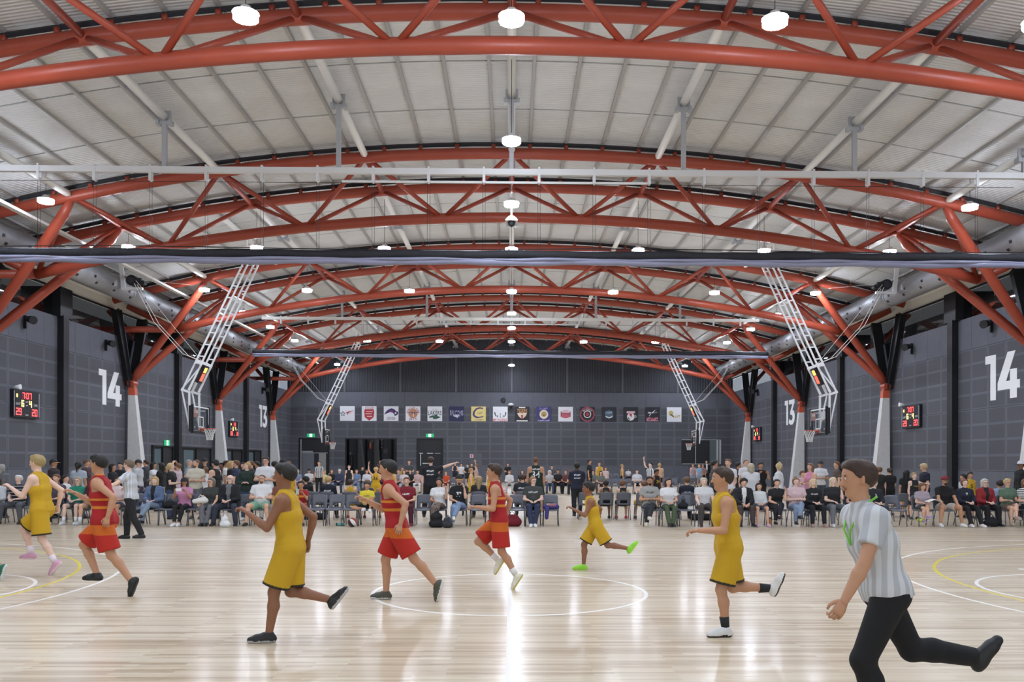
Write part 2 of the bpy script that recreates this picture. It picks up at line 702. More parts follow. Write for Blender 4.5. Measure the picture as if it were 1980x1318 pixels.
for s in (-1, 1):
    m = MB()
    m.path([(x, s * TW / 2, ztop(x)) for x in np.linspace(-XE, XE, 41)], 0.175, 16)
    for k in range(-16, 16):
        x = (k + 0.5) * PW
        if abs(x) < XE:
            m.box((x, s * TW / 2, ztop(x) + 0.22), (0.12, 0.12, 0.16))
    m.build('top_chord', M_RED, truss, True)
    MB().path([(x, s * TW / 2, ztop(x) + 0.30) for x in np.linspace(-XE, XE, 31)], 0.07, 4).build('seating_rail', M_DARK, truss)
chord([(x, 0, zbot(x)) for x in np.linspace(-XK, XK, 41)], 0.175, 'bottom_chord')
tops = [k * NODE for k in range(-3, 4)]
bots = [(k + 0.5) * NODE for k in range(-3, 3)]
for bx in bots:
    for tx in (bx - NODE / 2, bx + NODE / 2):
        for s in (-1, 1):
            MB().tube((bx, 0, zbot(bx)), (tx, s * TW / 2, ztop(tx)), 0.075, 10).build('diagonal', M_RED, truss, True)
for e in (-1, 1):
    for s in (-1, 1):
        MB().tube((e * XK, 0, ZK), (e * tops[-1], s * TW / 2, ztop(tops[-1])), 0.075, 10).build('diagonal', M_RED, truss, True)
        MB().path([(e * XC, s * 0.06, ZC + 0.12), (e * (XC - 0.35), s * (0.06 + 0.14), ZC + 0.55), (e * (tops[-1] + 0.3), s * (TW / 2 - 0.1), ztop(14.07) - 0.5), (e * tops[-1], s * TW / 2, ztop(14.07))],
                  [0.09, 0.165, 0.165, 0.1], 14).build('raking_strut', M_RED, truss, True)
    MB().path([(e * XK, 0, ZK), (e * 18.45, 0, 9.15)], 0.15, 12).build('eave_strut', M_RED, truss, True)
MB().tube((-XK, 0, ZK), (-21.5, 0, ZK + 0.02), 0.15, 12).build('tie_tube', M_RED, truss, True)
for tx in tops:
    MB().tube((tx, -TW / 2, ztop(tx)), (tx, TW / 2, ztop(tx)), 0.09, 10).build('cross_strut', M_RED, truss, True)
TL = ['nearest vermilion tubular roof truss, arching across the top of the picture',
      'second vermilion roof truss from the front, just in front of the upper black curtain roll',
      'third vermilion roof truss, springing from columns beside the number 14 on the left wall',
      'fourth vermilion roof truss, just beyond the far white curtain beam',
      'farthest vermilion roof truss, in front of the dark end wall']
for i, ty in enumerate(TY):
    o = truss if i == 0 else copy_tree(truss)
    o.location = (0, ty, 0)
    o['label'] = TL[i]

# ---- white roof tubes between the trusses
strut = thing('roof_strut_tube', 'x', 'roof tube', (0, 0, 0), 0, 'white roof tubes between trusses')
L0, L1 = TW / 2 + 0.12, BAY - TW / 2 - 0.12
MB().path([(0, L0, 0), (0, L0 + 0.12, 0), (0, BAY / 2 - 0.02, 0)], [0.07, 0.11, 0.11], 14).build('tube', M_WHITE, strut, True)
MB().path([(0, BAY / 2 + 0.02, 0), (0, L1 - 0.25, 0), (0, L1, 0)], [0.11, 0.11, 0.03], 14).build('tube', M_WHITE, strut, True)
m = MB().box((0, BAY / 2, 0), (0.34, 0.04, 0.34)).box((0, BAY / 2 + 0.06, -0.02), (0.3, 0.04, 0.3))
m.box((-0.17, BAY / 2, -0.16), (0.09, 0.22, 0.12)).box((0.17, BAY / 2, -0.16), (0.09, 0.22, 0.12))
m.build('splice_bracket', M_HANG, strut)
BAYN = ['first', 'second', 'third', 'fourth']
XN = {0: 'on the ridge line', 1: 'first right of the ridge', 2: 'second right of the ridge', 3: 'third right of the ridge', -1: 'first left of the ridge', -2: 'second left of the ridge', -3: 'third left of the ridge'}
first = True
for b in range(5):
    for k in range(-3, 4):
        x = k * NODE
        o = strut if first else copy_tree(strut)
        first = False
        o.location = (x, TY[b], ztop(x))
        o['label'] = ('white roof tube %s between the %s' % (XN[k], ['nearest and second trusses', 'second and third trusses', 'third and fourth trusses', 'fourth and farthest trusses', 'farthest truss and end wall'][b]))

# ---- side walls
ROWS = [(0.0, 1.4), (1.4, 3.85), (3.85, 6.3), (6.3, ZWT)]
PY = BAY / 10
VS = 0.36


def clip_poly(P, f):
    out = []
    for i in range(len(P)):
        a, b = P[i], P[(i + 1) % len(P)]
        fa, fb = f(a), f(b)
        if fa >= 0:
            out.append(a)
        if (fa >= 0) != (fb >= 0):
            t = fa / (fa - fb)
            out.append((a[0] + (b[0] - a[0]) * t, a[1] + (b[1] - a[1]) * t))
    return out


def wall_panel(shape, m, parent, M):
    key = (tuple((round(a, 4), round(b, 4)) for a, b in shape), m.name)
    if key not in pm:
        pm[key] = MB().prism(list(reversed(shape)), lambda a, b, d: (a, d, b), -0.04, 0.0).mesh('wall_panel', m)
    return link('wall_panel', pm[key], parent, M)


def split_openings(P, lo, hi, za, zb, openings):
    """pieces of the panel rectangle outside the door openings; lo/hi = its extent along the wall, P in local coords about the centre"""
    polys = [P]
    c = (lo + hi) / 2
    for (a, b, dh, sg) in openings:
        if za >= dh or hi <= a or lo >= b:
            continue
        new = []
        for Q_ in polys:
            if zb > dh:
                new.append(clip_poly(Q_, lambda p: za + p[1] - dh - 0.04))
                Q_ = clip_poly(Q_, lambda p: dh + 0.04 - za - p[1])
            if lo < a:
                new.append(clip_poly(Q_, lambda p: a - 0.04 - (c + sg * p[0])))
            if hi > b:
                new.append(clip_poly(Q_, lambda p: (c + sg * p[0]) - b - 0.04))
        polys = [q for q in new if len(q) >= 3]
    return polys


WDOORS = {-1: [(44.3, 47.0, 2.5), (48.0, 52.9, 2.5), (55.0, 59.0, 2.5), (60.2, 63.4, 2.5)], 1: []}
walls = {}
for s, nm in ((-1, 'left'), (1, 'right')):
    m = MB()

    def wp(a, b, d, s=s):
        return (s * (XW + d), a, b)
    edges = [YN] + TY + [DW]
    for i in range(len(edges) - 1):
        a, b = edges[i], edges[i + 1]
        P = [(a, 0), (b, 0)]
        P += [(b, ZC), (b - VS * (ZWT - ZC), ZWT)] if i < len(edges) - 2 else [(b, ZWT)]
        P += [(a + VS * (ZWT - ZC), ZWT), (a, ZC)] if i > 0 else [(a, ZWT)]
        m.prism(P if s > 0 else list(reversed(P)), wp, 0.0, 0.2)
    w = struct(m.build('wall_' + nm, M_DARK), 'dark grey panelled side wall with clerestory above, on the ' + nm)
    walls[s] = w
    rz = Matrix.Rotation(-s * math.pi / 2, 4, 'Z')
    j = 0
    while True:
        ya = T1 + j * PY
        yb = min(ya + PY, DW)
        if ya > DW - 0.2:
            break
        yc = (ya + yb) / 2
        hw = (yb - ya) / 2 - 0.006
        for (za, zb) in ROWS:
            g = 0.006
            P = [(-hw, g), (hw, g), (hw, zb - za - g), (-hw, zb - za - g)]
            for ty in TY:
                for e in (-1, 1):
                    # panel lies on the e side of the column
                    if e * (yc - ty) > 0 and abs(yc - ty) < PY:
                        P = clip_poly(P, lambda p, e=e, ty=ty: e * ((yc + p[0] * (-s)) - ty) - VS * (za + p[1] - ZC) - 0.01)
            if len(P) >= 3:
                plain = (za == 0 or za > 6)
                for q in split_openings(P, ya, yb, za, zb, [(d0, d1, dh, -s) for d0, d1, dh in WDOORS[s]]):
                    wall_panel(q, M_CHAR if plain else M_ACOU, w, Matrix.Translation((s * (XW), yc, za)) @ rz)
        j += 1
    # black pilasters at mid bay with their heads
    for i in range(-1, 5):
        yc = T1 + BAY * (i + 0.5)
        if yc > DW - 1:
            continue
        q = MB().box((s * (XW - 0.14), yc, ZWT / 2 + 0.02), (0.32, 0.42, ZWT + 0.04))
        q.build('pilaster', M_BLACK, w)
        MB().box((s * (XW + 0.55), yc + 0.1, 8.2), (1.6, 0.95, 1.2)).build('pilaster_head', M_BLACK, w)

# ---- clerestory: rail, glass, pale fascia, outer skin
for s, nm in ((-1, 'left'), (1, 'right')):
    m = MB()
    m.box((s * (XW + 0.12), (YN + DW) / 2, (ZEAVE + 9.55) / 2 + 0.06), (0.12, DW - YN, 0.78))
    m.prism([(0, 0), (0.9, 0.42), (0.9, 0.48), (0, 0.06)], lambda a, b, d: (s * (XW + 0.1 - a), d, 9.22 + b), YN, DW)
    struct(m.build('trim_%d' % (1 if s < 0 else 2), M_WHITE), 'pale eave fascia along the %s wall top' % nm)
    struct(MB().box((s * (XW + 0.02), (YN + DW) / 2, ZEAVE + 0.04), (0.08, DW - YN, 0.07)).build('trim_%d' % (3 if s < 0 else 4), M_BLACK), 'thin black rail under the %s eave' % nm)
    struct(MB().box((s * 23.0, (YN + DW) / 2, 6.5), (0.2, DW - YN, 13)).build('wall_outer_%s' % nm, mat('outer_wall', '#6a6a6c', 0.8)), 'dull wall of the space beyond the %s clerestory' % nm)
    struct(MB().box((s * 20.9, (YN + DW) / 2, 9.7), (4.3, DW - YN, 0.1)).build('ceiling_outer_%s' % nm, mat('outer_soffit', '#dedad2', 0.7)), 'pale soffit beyond the %s clerestory' % nm)
    k = 0
    e2 = [T1 - BAY] + TY + [DW]
    for i in range(len(e2) - 1):
        for a, b in ((e2[i], (e2[i] + e2[i + 1]) / 2), ((e2[i] + e2[i + 1]) / 2, e2[i + 1])):
            k += 1
            g = MB().box((s * (XW + 0.1), (a + b) / 2, (ZWT + ZEAVE) / 2), (0.012, b - a - 0.06, ZEAVE - ZWT))
            struct(g.build('window_%d' % (k + (0 if s < 0 else 20)), M_GLASSD), 'dark clerestory pane above the %s wall' % nm)
    # steelwork seen through the glass
    for i, ty in enumerate(TY):
        if i == 0:
            continue
        for q, (d0, d1) in enumerate(((-5.2, -2.6), (5.2, 2.6))):
            t = tag(MB().tube((s * 19.3, ty + d0, 7.3), (s * 20.6, ty + d1, 9.4), 0.14, 10).build('brace_tube', M_RED, None, True),
                    'vermilion brace behind the %s clerestory, %s the %s column' % (nm, 'in front of' if q == 0 else 'beyond', ['', 'nearest', 'second', 'third', 'farthest'][i]), 'brace', 'braces beyond the clerestory')

# ---- end wall
endw = MB()
endw.box((0, DW + 0.1, ZWT / 2), (2 * XW + 0.4, 0.2, ZWT))
P = [(-XW - 0.2, ZWT), (XW + 0.2, ZWT)] + [(x, zdeck(x) + 0.05) for x in np.linspace(XW + 0.2, -XW - 0.2, 25)]
endw.prism(P, lambda a, b, d: (a, d, b), DW + 0.2, DW)
wall_back = struct(endw.build('wall_back', M_DARK), 'charcoal panelled end wall with ribbed cladding above')
BD = [(-17.85, -15.35, 3.65), (-13.95, -9.7, 3.65), (-7.95, -5.8, 3.65)]
for k in range(-15, 16):
    xc = k * 1.2
    for (za, zb) in ROWS:
        hw = 0.594
        P = [(-hw, 0.006), (hw, 0.006), (hw, zb - za - 0.006), (-hw, zb - za - 0.006)]
        for q in split_openings(P, xc - hw, xc + hw, za, zb, [(d0, d1, dh, 1) for d0, d1, dh in BD]):
            wall_panel(q, M_CHAR if (za == 0 or za > 6) else M_ACOU, wall_back, Matrix.Translation((xc, DW, za)))
M_CLAD = mat('dark_ribbed_cladding', '#3c3e45', 0.5, vary=0.08, vscale=1.0)
for k in range(-4, 4):
    xa, xb = k * NODE + 0.02, (k + 1) * NODE - 0.02
    m = MB()
    x = xa
    prof = []
    while x < xb - 0.19:
        prof += [(x, 0), (x + 0.05, -0.05), (x + 0.12, -0.05), (x + 0.17, 0)]
        x += 0.22
    prof.append((xb, 0))
    vs = []
    for (px_, d) in prof:
        vs += [(px_, DW - 0.02 + d, ZWT + 0.03), (px_, DW - 0.02 + d, zdeck(px_) - 0.02)]
    m.add(vs, [(2 * i, 2 * i + 2, 2 * i + 3, 2 * i + 1) for i in range(len(prof) - 1)])
    m.build('cladding_sheet', M_CLAD, wall_back)
    MB().box((xa - 0.02, DW - 0.05, (ZWT + zdeck(xa)) / 2), (0.14, 0.07, zdeck(xa) - ZWT)).build('cladding_joint', mat('cladding_joint', '#5d6068', 0.6), wall_back)

# doors and glazed screens of the end wall (openings between the panels)
M_DOORF = mat('door_frame_grey', '#c6c8cc', 0.4, metal=0.3)
M_VOID = mat('dark_lobby', '#202126', 0.6)
M_LOBBY = mat('lit_lobby', '#8f918f', 0.7, bump=0.1, bscale=5)


def door(nm, lab, x0, x1, ztop_, parts):
    d = struct(MB().box(((x0 + x1) / 2, DW - 0.01, ztop_ / 2), (x1 - x0, 0.03, ztop_)).build(nm, M_VOID), lab)
    MB().box((x0 - 0.02, DW - 0.05, ztop_ / 2), (0.07, 0.09, ztop_)).build('door_frame', M_BLACK, d)
    MB().box((x1 + 0.02, DW - 0.05, ztop_ / 2), (0.07, 0.09, ztop_)).build('door_frame', M_BLACK, d)
    MB().box(((x0 + x1) / 2, DW - 0.05, ztop_), (x1 - x0 + 0.1, 0.09, 0.06)).build('door_frame', M_BLACK, d)
    for (n_, a, b, za, zb, m_, th) in parts:
        MB().box(((a + b) / 2, DW - 0.03 - th, (za + zb) / 2), (b - a, 0.03, zb - za)).build(n_, m_, d)
    return d


door('door_1', 'dark double door with pale screen left of the end wall', -17.8, -15.4, 3.63,
     [('door_leaf', -17.6, -16.6, 0, 2.4, mat('pale_mesh_door', '#6d7077', 0.6), 0), ('door_leaf', -16.2, -15.6, 0, 2.4, M_LOBBY, 0), ('transom', -17.6, -15.45, 2.42, 2.47, M_DOORF, .02), ('door_edge', -17.72, -17.66, 0, 3.6, M_DOORF, .02), ('header_light', -17.6, -16.7, 2.5, 2.62, mat('header_grey', '#9aa0a8', 0.5), .02)])
door('door_2', 'wide glazed entry screen on the end wall below the second banner', -13.9, -9.75, 3.63,
     [('door_leaf', -13.8, -12.95, 0, 2.4, M_VOID, 0), ('transom', -13.8, -12.9, 2.42, 2.47, M_DOORF, .02), ('mullion', -12.95, -12.9, 0, 2.42, M_DOORF, .02), ('lobby_wall', -12.6, -11.75, 0, 2.45, M_LOBBY, 0), ('lobby_wall', -11.55, -9.8, 0, 2.65, mat('lobby_teal', '#5b6568', 0.7), 0),
      ('hanging_strip', -12.72, -12.64, 2.45, 3.6, M_LOBBY, 0), ('hanging_strip', -11.7, -11.66, 2.45, 3.6, M_LOBBY, 0), ('hanging_strip', -10.72, -10.66, 2.5, 3.6, mat('header_grey', '#9aa0a8', 0.5), 0), ('hanging_strip', -9.98, -9.94, 2.5, 3.6, M_LOBBY, 0), ('notice', -12.0, -11.8, 1.3, 1.75, mat('yellow_notice', '#c8b23c', 0.6), .02), ('pane', -13.85, -9.78, 0.02, 3.6, M_GLASSDOOR, .05)])
door('door_3', 'black double exit door under the running-man sign, end wall', -7.9, -5.85, 3.63,
     [('door_leaf', -7.75, -6.9, 0, 2.4, M_BLACK, 0), ('door_leaf', -6.85, -5.95, 0, 2.4, M_BLACK, 0), ('closer', -7.75, -7.45, 2.40, 2.48, M_DOORF, .03), ('closer', -7.1, -6.6, 2.40, 2.48, M_DOORF, .03), ('closer', -6.45, -5.98, 2.42, 2.46, M_DOORF, .03), ('door_edge', -7.68, -7.62, 1.4, 2.38, M_DOORF, .03), ('push_bar', -7.5, -6.95, 1.55, 1.62, M_DOORF, .03)])
d4 = struct(MB().box((-3.0, DW - 0.055, 1.22), (1.04, 0.03, 2.45)).build('door_4', mat('plain_grey_door', '#5a5c65', 0.6)), 'plain grey service door with small red notice')
MB().box((-3.35, DW - 0.075, 2.22), (0.3, 0.01, 0.3)).build('notice', mat('pink_notice', '#d8b4bd', 0.6), d4)
MB().box((-3.35, DW - 0.083, 2.22), (0.08, 0.01, 0.2)).build('notice_mark', mat('red_notice', '#a3253a', 0.6), d4)
w50 = struct(MB().box((16.05, DW - 0.05, 2.62), (3.25, 0.02, 2.05)).build('window_50', M_VOID), 'wide internal window low on the right of the end wall')
for xx in (14.42, 15.6, 16.55, 17.45, 17.68):
    MB().box((xx, DW - 0.08, 2.62), (0.05 if xx < 17 else 0.16, 0.06, 2.07)).build('window_frame', M_DOORF if xx in (15.6, 17.68, 17.45) else M_DARK, w50)
for zz in (1.6, 3.64):
    MB().box((16.05, DW - 0.08, zz), (3.3, 0.06, 0.05)).build('window_frame', M_DOORF, w50)
MB().box((17.1, DW - 0.062, 2.6), (0.6, 0.01, 2.0)).build('lobby_wall', mat('lobby_teal', '#5b6568', 0.7), w50)

# doors in the left wall
dn = 4
for (ya, yb, dh) in WDOORS[-1]:
    dn += 1
    X0 = -XW + 0.01
    d = struct(MB().box((X0, (ya + yb) / 2, dh / 2), (0.03, yb - ya, dh)).build('door_%d' % dn, M_VOID), 'dark glazed door set in the left wall')
    MB().box((X0 + 0.05, (ya + yb) / 2, dh), (0.1, yb - ya + 0.1, 0.08)).build('door_frame', M_BLACK, d)
    for yy in (ya, (ya + yb) / 2, yb):
        MB().box((X0 + 0.05, yy, dh / 2), (0.1, 0.1, dh)).build('door_frame', M_BLACK, d)
    MB().box((X0 + 0.03, ya + (yb - ya) * 0.27, 1.75), (0.02, (yb - ya) * 0.3, 1.2)).build('pane', mat('lobby_pane', '#5a6a70', 0.3), d)

# ---- columns with black V legs
colm = thing('concrete_column', 'x', 'column', (0, 0, 0), 0, 'tapered columns along the side walls')


def frustum(m, zs):
    vs, fs = [], []
    for (z, xa, xb, ya, yb) in zs:
        vs += [(xa, ya, z), (xb, ya, z), (xb, yb, z), (xa, yb, z)]
    for i in range(len(zs) - 1):
        k = 4 * i
        for j in range(4):
            fs.append((k + j, k + (j + 1) % 4, k + 4 + (j + 1) % 4, k + 4 + j))
    fs += [(3, 2, 1, 0), tuple(4 * (len(zs) - 1) + j for j in range(4))]
    return m.add(vs, fs)


# local: +x points into the hall
frustum(MB(), [(0, -0.12, 0.72, -0.26, 0.26), (ZC - 0.55, -0.12, 0.2, -0.15, 0.15)]).build('shaft', M_CONC, colm)
frustum(MB(), [(ZC - 0.55, -0.125, 0.205, -0.155, 0.155), (ZC - 0.2, -0.125, 0.18, -0.15, 0.15)]).build('steel_cap', mat('vermilion_bright', '#c4583a', 0.45), colm)
MB().tube((0.02, -0.26, ZC + 0.02), (0.02, 0.26, ZC + 0.02), 0.17, 14).box((0.02, 0, ZC - 0.12), (0.26, 0.3, 0.25)).build('pin_joint', M_RED, colm)
for e in (-1, 1):
    q = MB()
    a, b = Vector((-0.12, e * 0.14, ZC - 0.1)), Vector((-0.12, e * (0.2 + VS * (ZEAVE - ZC)), ZEAVE + 0.02))
    q.bar(a, b, 0.05, 0.5, (1, 0, 0))
    q.bar(a + Vector((0.14, e * 0.05, 0)), b + Vector((0.14, e * 0.2, 0)), 0.3, 0.03, (1, 0, 0))
    q.build('leg', M_BLACK, colm)
MB().prism([(-0.1, ZC), (0.1, ZC), (VS * (ZWT - ZC), ZWT), (-VS * (ZWT - ZC), ZWT)], lambda a, b, d: (d, a, b), -0.34, -0.30).build('infill_panel', M_GLASSD, colm)
first = True
for s in (-1, 1):
    for i, ty in enumerate(TY):
        if i < 1:
            continue
        o = colm if first else copy_tree(colm)
        first = False
        o.location = (s * XC, ty, 0)
        o.rotation_euler = (0, 0, 0 if s < 0 else math.pi)
        o['label'] = 'tapered pale column with black V head, %s on the %s wall' % (['off', 'nearest', 'second nearest', 'third nearest', 'farthest'][i], 'left' if s < 0 else 'right')

# ---- ducts
for s, nm in ((-1, 'left'), (1, 'right')):
    d = thing('air_duct', 'round galvanised air duct under the %s eave' % nm, 'duct', (s * 16.75, 0, 9.06))
    y = 1.0
    while y < 68:
        y2 = min(y + 6.05, 68)
        q = MB().tube((0, y + 0.02, 0), (0, y2 - 0.02, 0), 0.45, 24)
        q.build('duct_section', M_GALV, d, True)
        MB().tube((0, y2 - 0.05, 0), (0, y2 + 0.05, 0), 0.462, 24).build('collar', M_GALV, d, True)
        for t in np.arange(y + 1, y2, 1.5):
            for a in (-0.25, -0.75):
                c, sn = math.cos(a), math.sin(a)
                MB().box((-s * 0.452 * c, t + (0.3 if a < -0.5 else 0), 0.452 * sn), (0.03, 0.13, 0.1), Matrix.Rotation(-a * -s, 3, 'Y')).build('nozzle', M_BLACK, d)
        y = y2
    # hung cable tray
    if s < 0:
        t = tag(MB().bar((-15.3, 2, 9.45), (-15.3, 68, 9.45), 0.2, 0.09).build('cable_tray', M_WHITE), 'long pale cable tray under the left side of the roof', 'tray')

# ---- luminaires
lamp = thing('high_bay_light', 'x', 'ceiling light', (0, 0, 0), 0, 'round high bay lights')
M_LAMP = mat('lamp_disc', '#ffffff', 0.5, emit=LAMP_TINT, estr=LAMP_STRENGTH)
MB().lathe([(0.235, 0.1), (0.12, 0.13), (0.09, 0.22), (0.05, 0.24)], (0, 0, 0), 16).build('housing', M_BRIGHT, lamp, True)
MB().path([(0, 0, 0), (0, 0, 0.09)], 0.225, 12, cap=False).build('added_glow_band', mat('added_uplight', '#ffffff', 0.5, emit=LAMP_TINT, estr=ADDED_GLOW_STRENGTH), lamp)  # glowing band added around the real lamp to brighten ceiling and walls
MB().add([(0.2 * math.cos(2 * math.pi * j / 12), 0.2 * math.sin(2 * math.pi * j / 12), -0.006) for j in range(12)], [tuple(range(11, -1, -1))]).build('emitter', M_LAMP, lamp)
WIREM = {}
LROWS = [(7.4, 7), (15.15, 7), (20.92, 3), (26.03, 3), (31.6, 7), (39.35, 7), (45.15, 3), (50.05, 3), (55.65, 7), (63.35, 7), (69.2, 3)]
SIDE = {0: 'on the centre line', 1: 'first right of centre', 2: 'second right of centre', 3: 'far right', -1: 'first left of centre', -2: 'second left of centre', -3: 'far left'}
first = True
for ri, (ly, cnt) in enumerate(LROWS):
    for k in ((-3, -2, -1, 0, 1, 2, 3) if cnt == 7 else (-3, 0, 3)):
        x = k * NODE
        o = lamp if first else copy_tree(lamp)
        if not first:
            for ch in list(o.children):
                if ch.name.startswith('wire'):
                    bpy.data.objects.remove(ch)
        first = False
        o.location = (x, ly, 9.5)
        wl = round(zdeck(x) - 9.5 - 0.16, 3)
        if wl not in WIREM:
            WIREM[wl] = MB().tube((0, 0, 0.24), (0, 0, 0.16 + wl), 0.008, 5).mesh('wire', M_WIRE)
        link('wire', WIREM[wl], o)
        o['label'] = 'round white ceiling light, %s of the %s row from the front' % (SIDE[k], ORD[ri])

# ================================================================== HALL FIXTURES
# ---- divider curtains drawn up, and the beams they hang from
def wob(x, ph, a):
    return a * (math.sin(x * 1.7 + ph) + 0.6 * math.sin(x * 4.1 + 2 * ph) + 0.4 * math.sin(x * 9.3 + 3 * ph))


for ci, (cy, zr, zb, nm) in enumerate(((23.25, 7.14, 9.58, 'near'), (47.45, 7.58, 9.63, 'far'))):
    hw = 14.3
    c = thing('divider_curtain', 'rolled-up black net and lilac vinyl divider curtain, %s one' % nm, 'curtain', (0, cy, zr))
    n = 130
    X = np.linspace(-hw, hw, n)
    MB().path([(x, 0.02 + wob(x, 1, 0.012), 0.0 + wob(x, 4, 0.01)) for x in X], [0.085 + wob(x, 2, 0.008) for x in X], 10).build('vinyl_hem', M_VINYL, c, True)
    MB().path([(x, -0.05 + wob(x, 3, 0.014), 0.06 + wob(x, 5, 0.008)) for x in X], [0.04 + wob(x, 6, 0.006) for x in X], 8).build('vinyl_fold', M_VINYL, c, True)
    MB().path([(x, 0.0 + wob(x, 2, 0.01), 0.19 + wob(x, 7, 0.01)) for x in X], [0.12 + wob(x, 8, 0.008) for x in X], 12).build('net_roll', M_NET, c, True)
    MB().path([(x, -0.06, 0.33 + 0.03 * math.sin(x * 0.45 + ci)) for x in X], 0.014, 5).build('net_edge', M_NET, c)
    MB().tube((-hw - 0.05, 0.05, 0.29), (hw + 0.05, 0.05, 0.29), 0.03, 8).build('batten_pipe', M_BRIGHT, c, True)
    b = thing('curtain_beam', 'white steel beam with pulleys carrying the %s divider curtain' % nm, 'beam', (0, cy, zb))
    MB().box((0, 0, 0), (29.6 if ci == 0 else 27.6, 0.12, 0.16)).build('beam', M_BRIGHT if ci == 0 else M_WHITE, b)
    for k in range(-3, 4):
        x = k * NODE
        zt = ztop(x) - zb
        MB().box((x, 0, zt / 2), (0.12, 0.1, zt - 0.05)).box((x, 0, zt - 0.16), (0.3, 0.12, 0.1)).build('hanger', M_HANG, b)
    for k in range(-9, 9):
        x = (k + 0.5) * 1.5
        q = MB().box((x, -0.07, -0.14), (0.07, 0.02, 0.34)).box((x, 0.07, -0.14), (0.07, 0.02, 0.34)).box((x, 0, 0.1), (0.05, 0.16, 0.05))
        q.tube((x, -0.05, -0.27), (x, 0.05, -0.27), 0.05, 8)
        q.build('pulley_bracket', M_BRIGHT, b)
        q = MB()
        for e in (-0.035, 0.035):
            q.tube((x + e, 0, -0.27), (x + e, 0, zr + 0.28 - zb), 0.005, 4)
        q.build('lift_wire', M_WIRE, b)
    MB().tube((-4.6, 0.02, -0.27), (3.8, 0.02, -0.27), 0.035, 8).build('drive_shaft', M_BRIGHT, b)
    MB().tube((-13.8, 0.05, -0.3), (13.8, 0.05, -0.3), 0.008, 4).build('long_wire', M_WIRE, b)

# ---- hung basketball goals (local: hoop faces +x, origin at floor below the ring's court end)
M_RIM = mat('orange_rim', '#c8492b', 0.4)
M_CORD = mat('net_cord', '#e8e6e2', 0.8)
M_PAD = mat('black_pad', '#17181c', 0.55)
hoop = thing('basketball_hoop', 'x', 'basketball hoop', (0, 0, 0), 0, 'ceiling-hung basketball goals')
BX = 0.375  # ring centre sits this far in front of the board; board plane at x=-BX
ox = 12.425 + 0.0
HXB = -0.375
for e in (-0.55, 0.55):
    q = MB()
    for (xt, xe) in ((1.62, -0.93), (1.82, -0.65)):
        q.bar((xt, e, 9.95), (xe, e, 4.58), 0.06, 0.06)
    for t in np.linspace(0.03, 0.74, 9):
        xa, xb, z = 1.62 - 2.55 * t, 1.82 - 2.47 * t, 9.95 - 5.37 * t
        q.bar((xa, e, z), (xb, e, z - 0.02), 0.05, 0.05)
    q.bar((-0.96, e, 4.62), (-0.6, e, 4.5), 0.09, 0.09)
    q.build('ladder_arm', M_BRIGHT, hoop)
    q = MB().bar((-0.93, e, 4.58), (-0.62, e, 3.05), 0.05, 0.05).bar((-0.64, e, 4.52), (-0.62, e, 3.02), 0.07, 0.07)
    q.bar((-0.62, e, 3.1), (HXB - 0.03, e, 3.1), 0.06, 0.06).bar((-0.62, e, 3.8), (HXB - 0.03, e, 3.8), 0.06, 0.06)
    q.build('drop_frame', M_BRIGHT, hoop)
    q = MB().bar((-0.28, 0, 5.74), (-0.93, e, 4.65), 0.05, 0.05).bar((-0.1, e, 5.72), (-0.68, e, 4.6), 0.05, 0.05)
    q.build('brace_bar', M_BRIGHT, hoop)
MB().bar((-0.28, -0.75, 5.72), (-0.28, 0.75, 5.72), 0.1, 0.14).build('cross_bar', M_BRIGHT, hoop)
q = MB().tube((1.72, -0.8, 9.98), (1.72, 0.8, 9.98), 0.06, 10)
for e in (-0.7, 0.7):
    q.bar((1.72, e, 9.98), (1.72, e, 10.75), 0.07, 0.07)
q.bar((1.72, -3.6, 10.72), (1.72, 3.6, 10.72), 0.14, 0.14)
q.build('pivot_frame', M_WHITE, hoop)
MB().box((HXB, 0, 3.425), (0.016, 1.8, 1.05)).build('glass_board', M_GLASS, hoop)
q = MB()
for (ya, yb, za, zb_) in ((-0.9, 0.9, 3.9, 3.95), (-0.9, 0.9, 2.9, 2.95), (-0.9, -0.85, 2.9, 3.95), (0.85, 0.9, 2.9, 3.95), (-0.295, 0.295, 3.5, 3.55), (-0.295, 0.295, 3.1, 3.15), (-0.295, -0.245, 3.1, 3.55), (0.245, 0.295, 3.1, 3.55)):
    q.box((HXB + 0.011, (ya + yb) / 2, (za + zb_) / 2), (0.006, yb - ya, zb_ - za))
q.build('board_markings', M_BRIGHT, hoop)
q = MB().box((HXB, 0, 2.89), (0.09, 1.84, 0.1)).box((HXB, -0.92, 3.42), (0.09, 0.06, 1.15)).box((HXB, 0.92, 3.42), (0.09, 0.06, 1.15))
q.box((HXB, -0.9, 3.05), (0.1, 0.1, 0.4)).box((HXB, 0.9, 3.05), (0.1, 0.1, 0.4))
q.build('edge_pad', M_PAD, hoop)
q = MB().box((HXB - 0.05, -1.0, 3.42), (0.1, 0.1, 1.05)).box((HXB - 0.05, 1.0, 3.42), (0.1, 0.1, 1.05))
q.build('side_light_bar', M_PAD, hoop)
q = MB().path([(0.225 * math.cos(a), 0.225 * math.sin(a), 3.05) for a in np.linspace(0, 2 * math.pi, 24, endpoint=False)], 0.011, 8, closed=True)
q.box((HXB + 0.09, 0, 3.02), (0.16, 0.18, 0.05)).box((HXB + 0.02, 0, 3.0), (0.02, 0.22, 0.16))
q.build('ring', M_RIM, hoop, True)
q = MB()
nn = 12
levels = [(0.225, 3.04), (0.2, 2.93), (0.165, 2.83), (0.14, 2.73), (0.125, 2.63), (0.13, 2.58)]
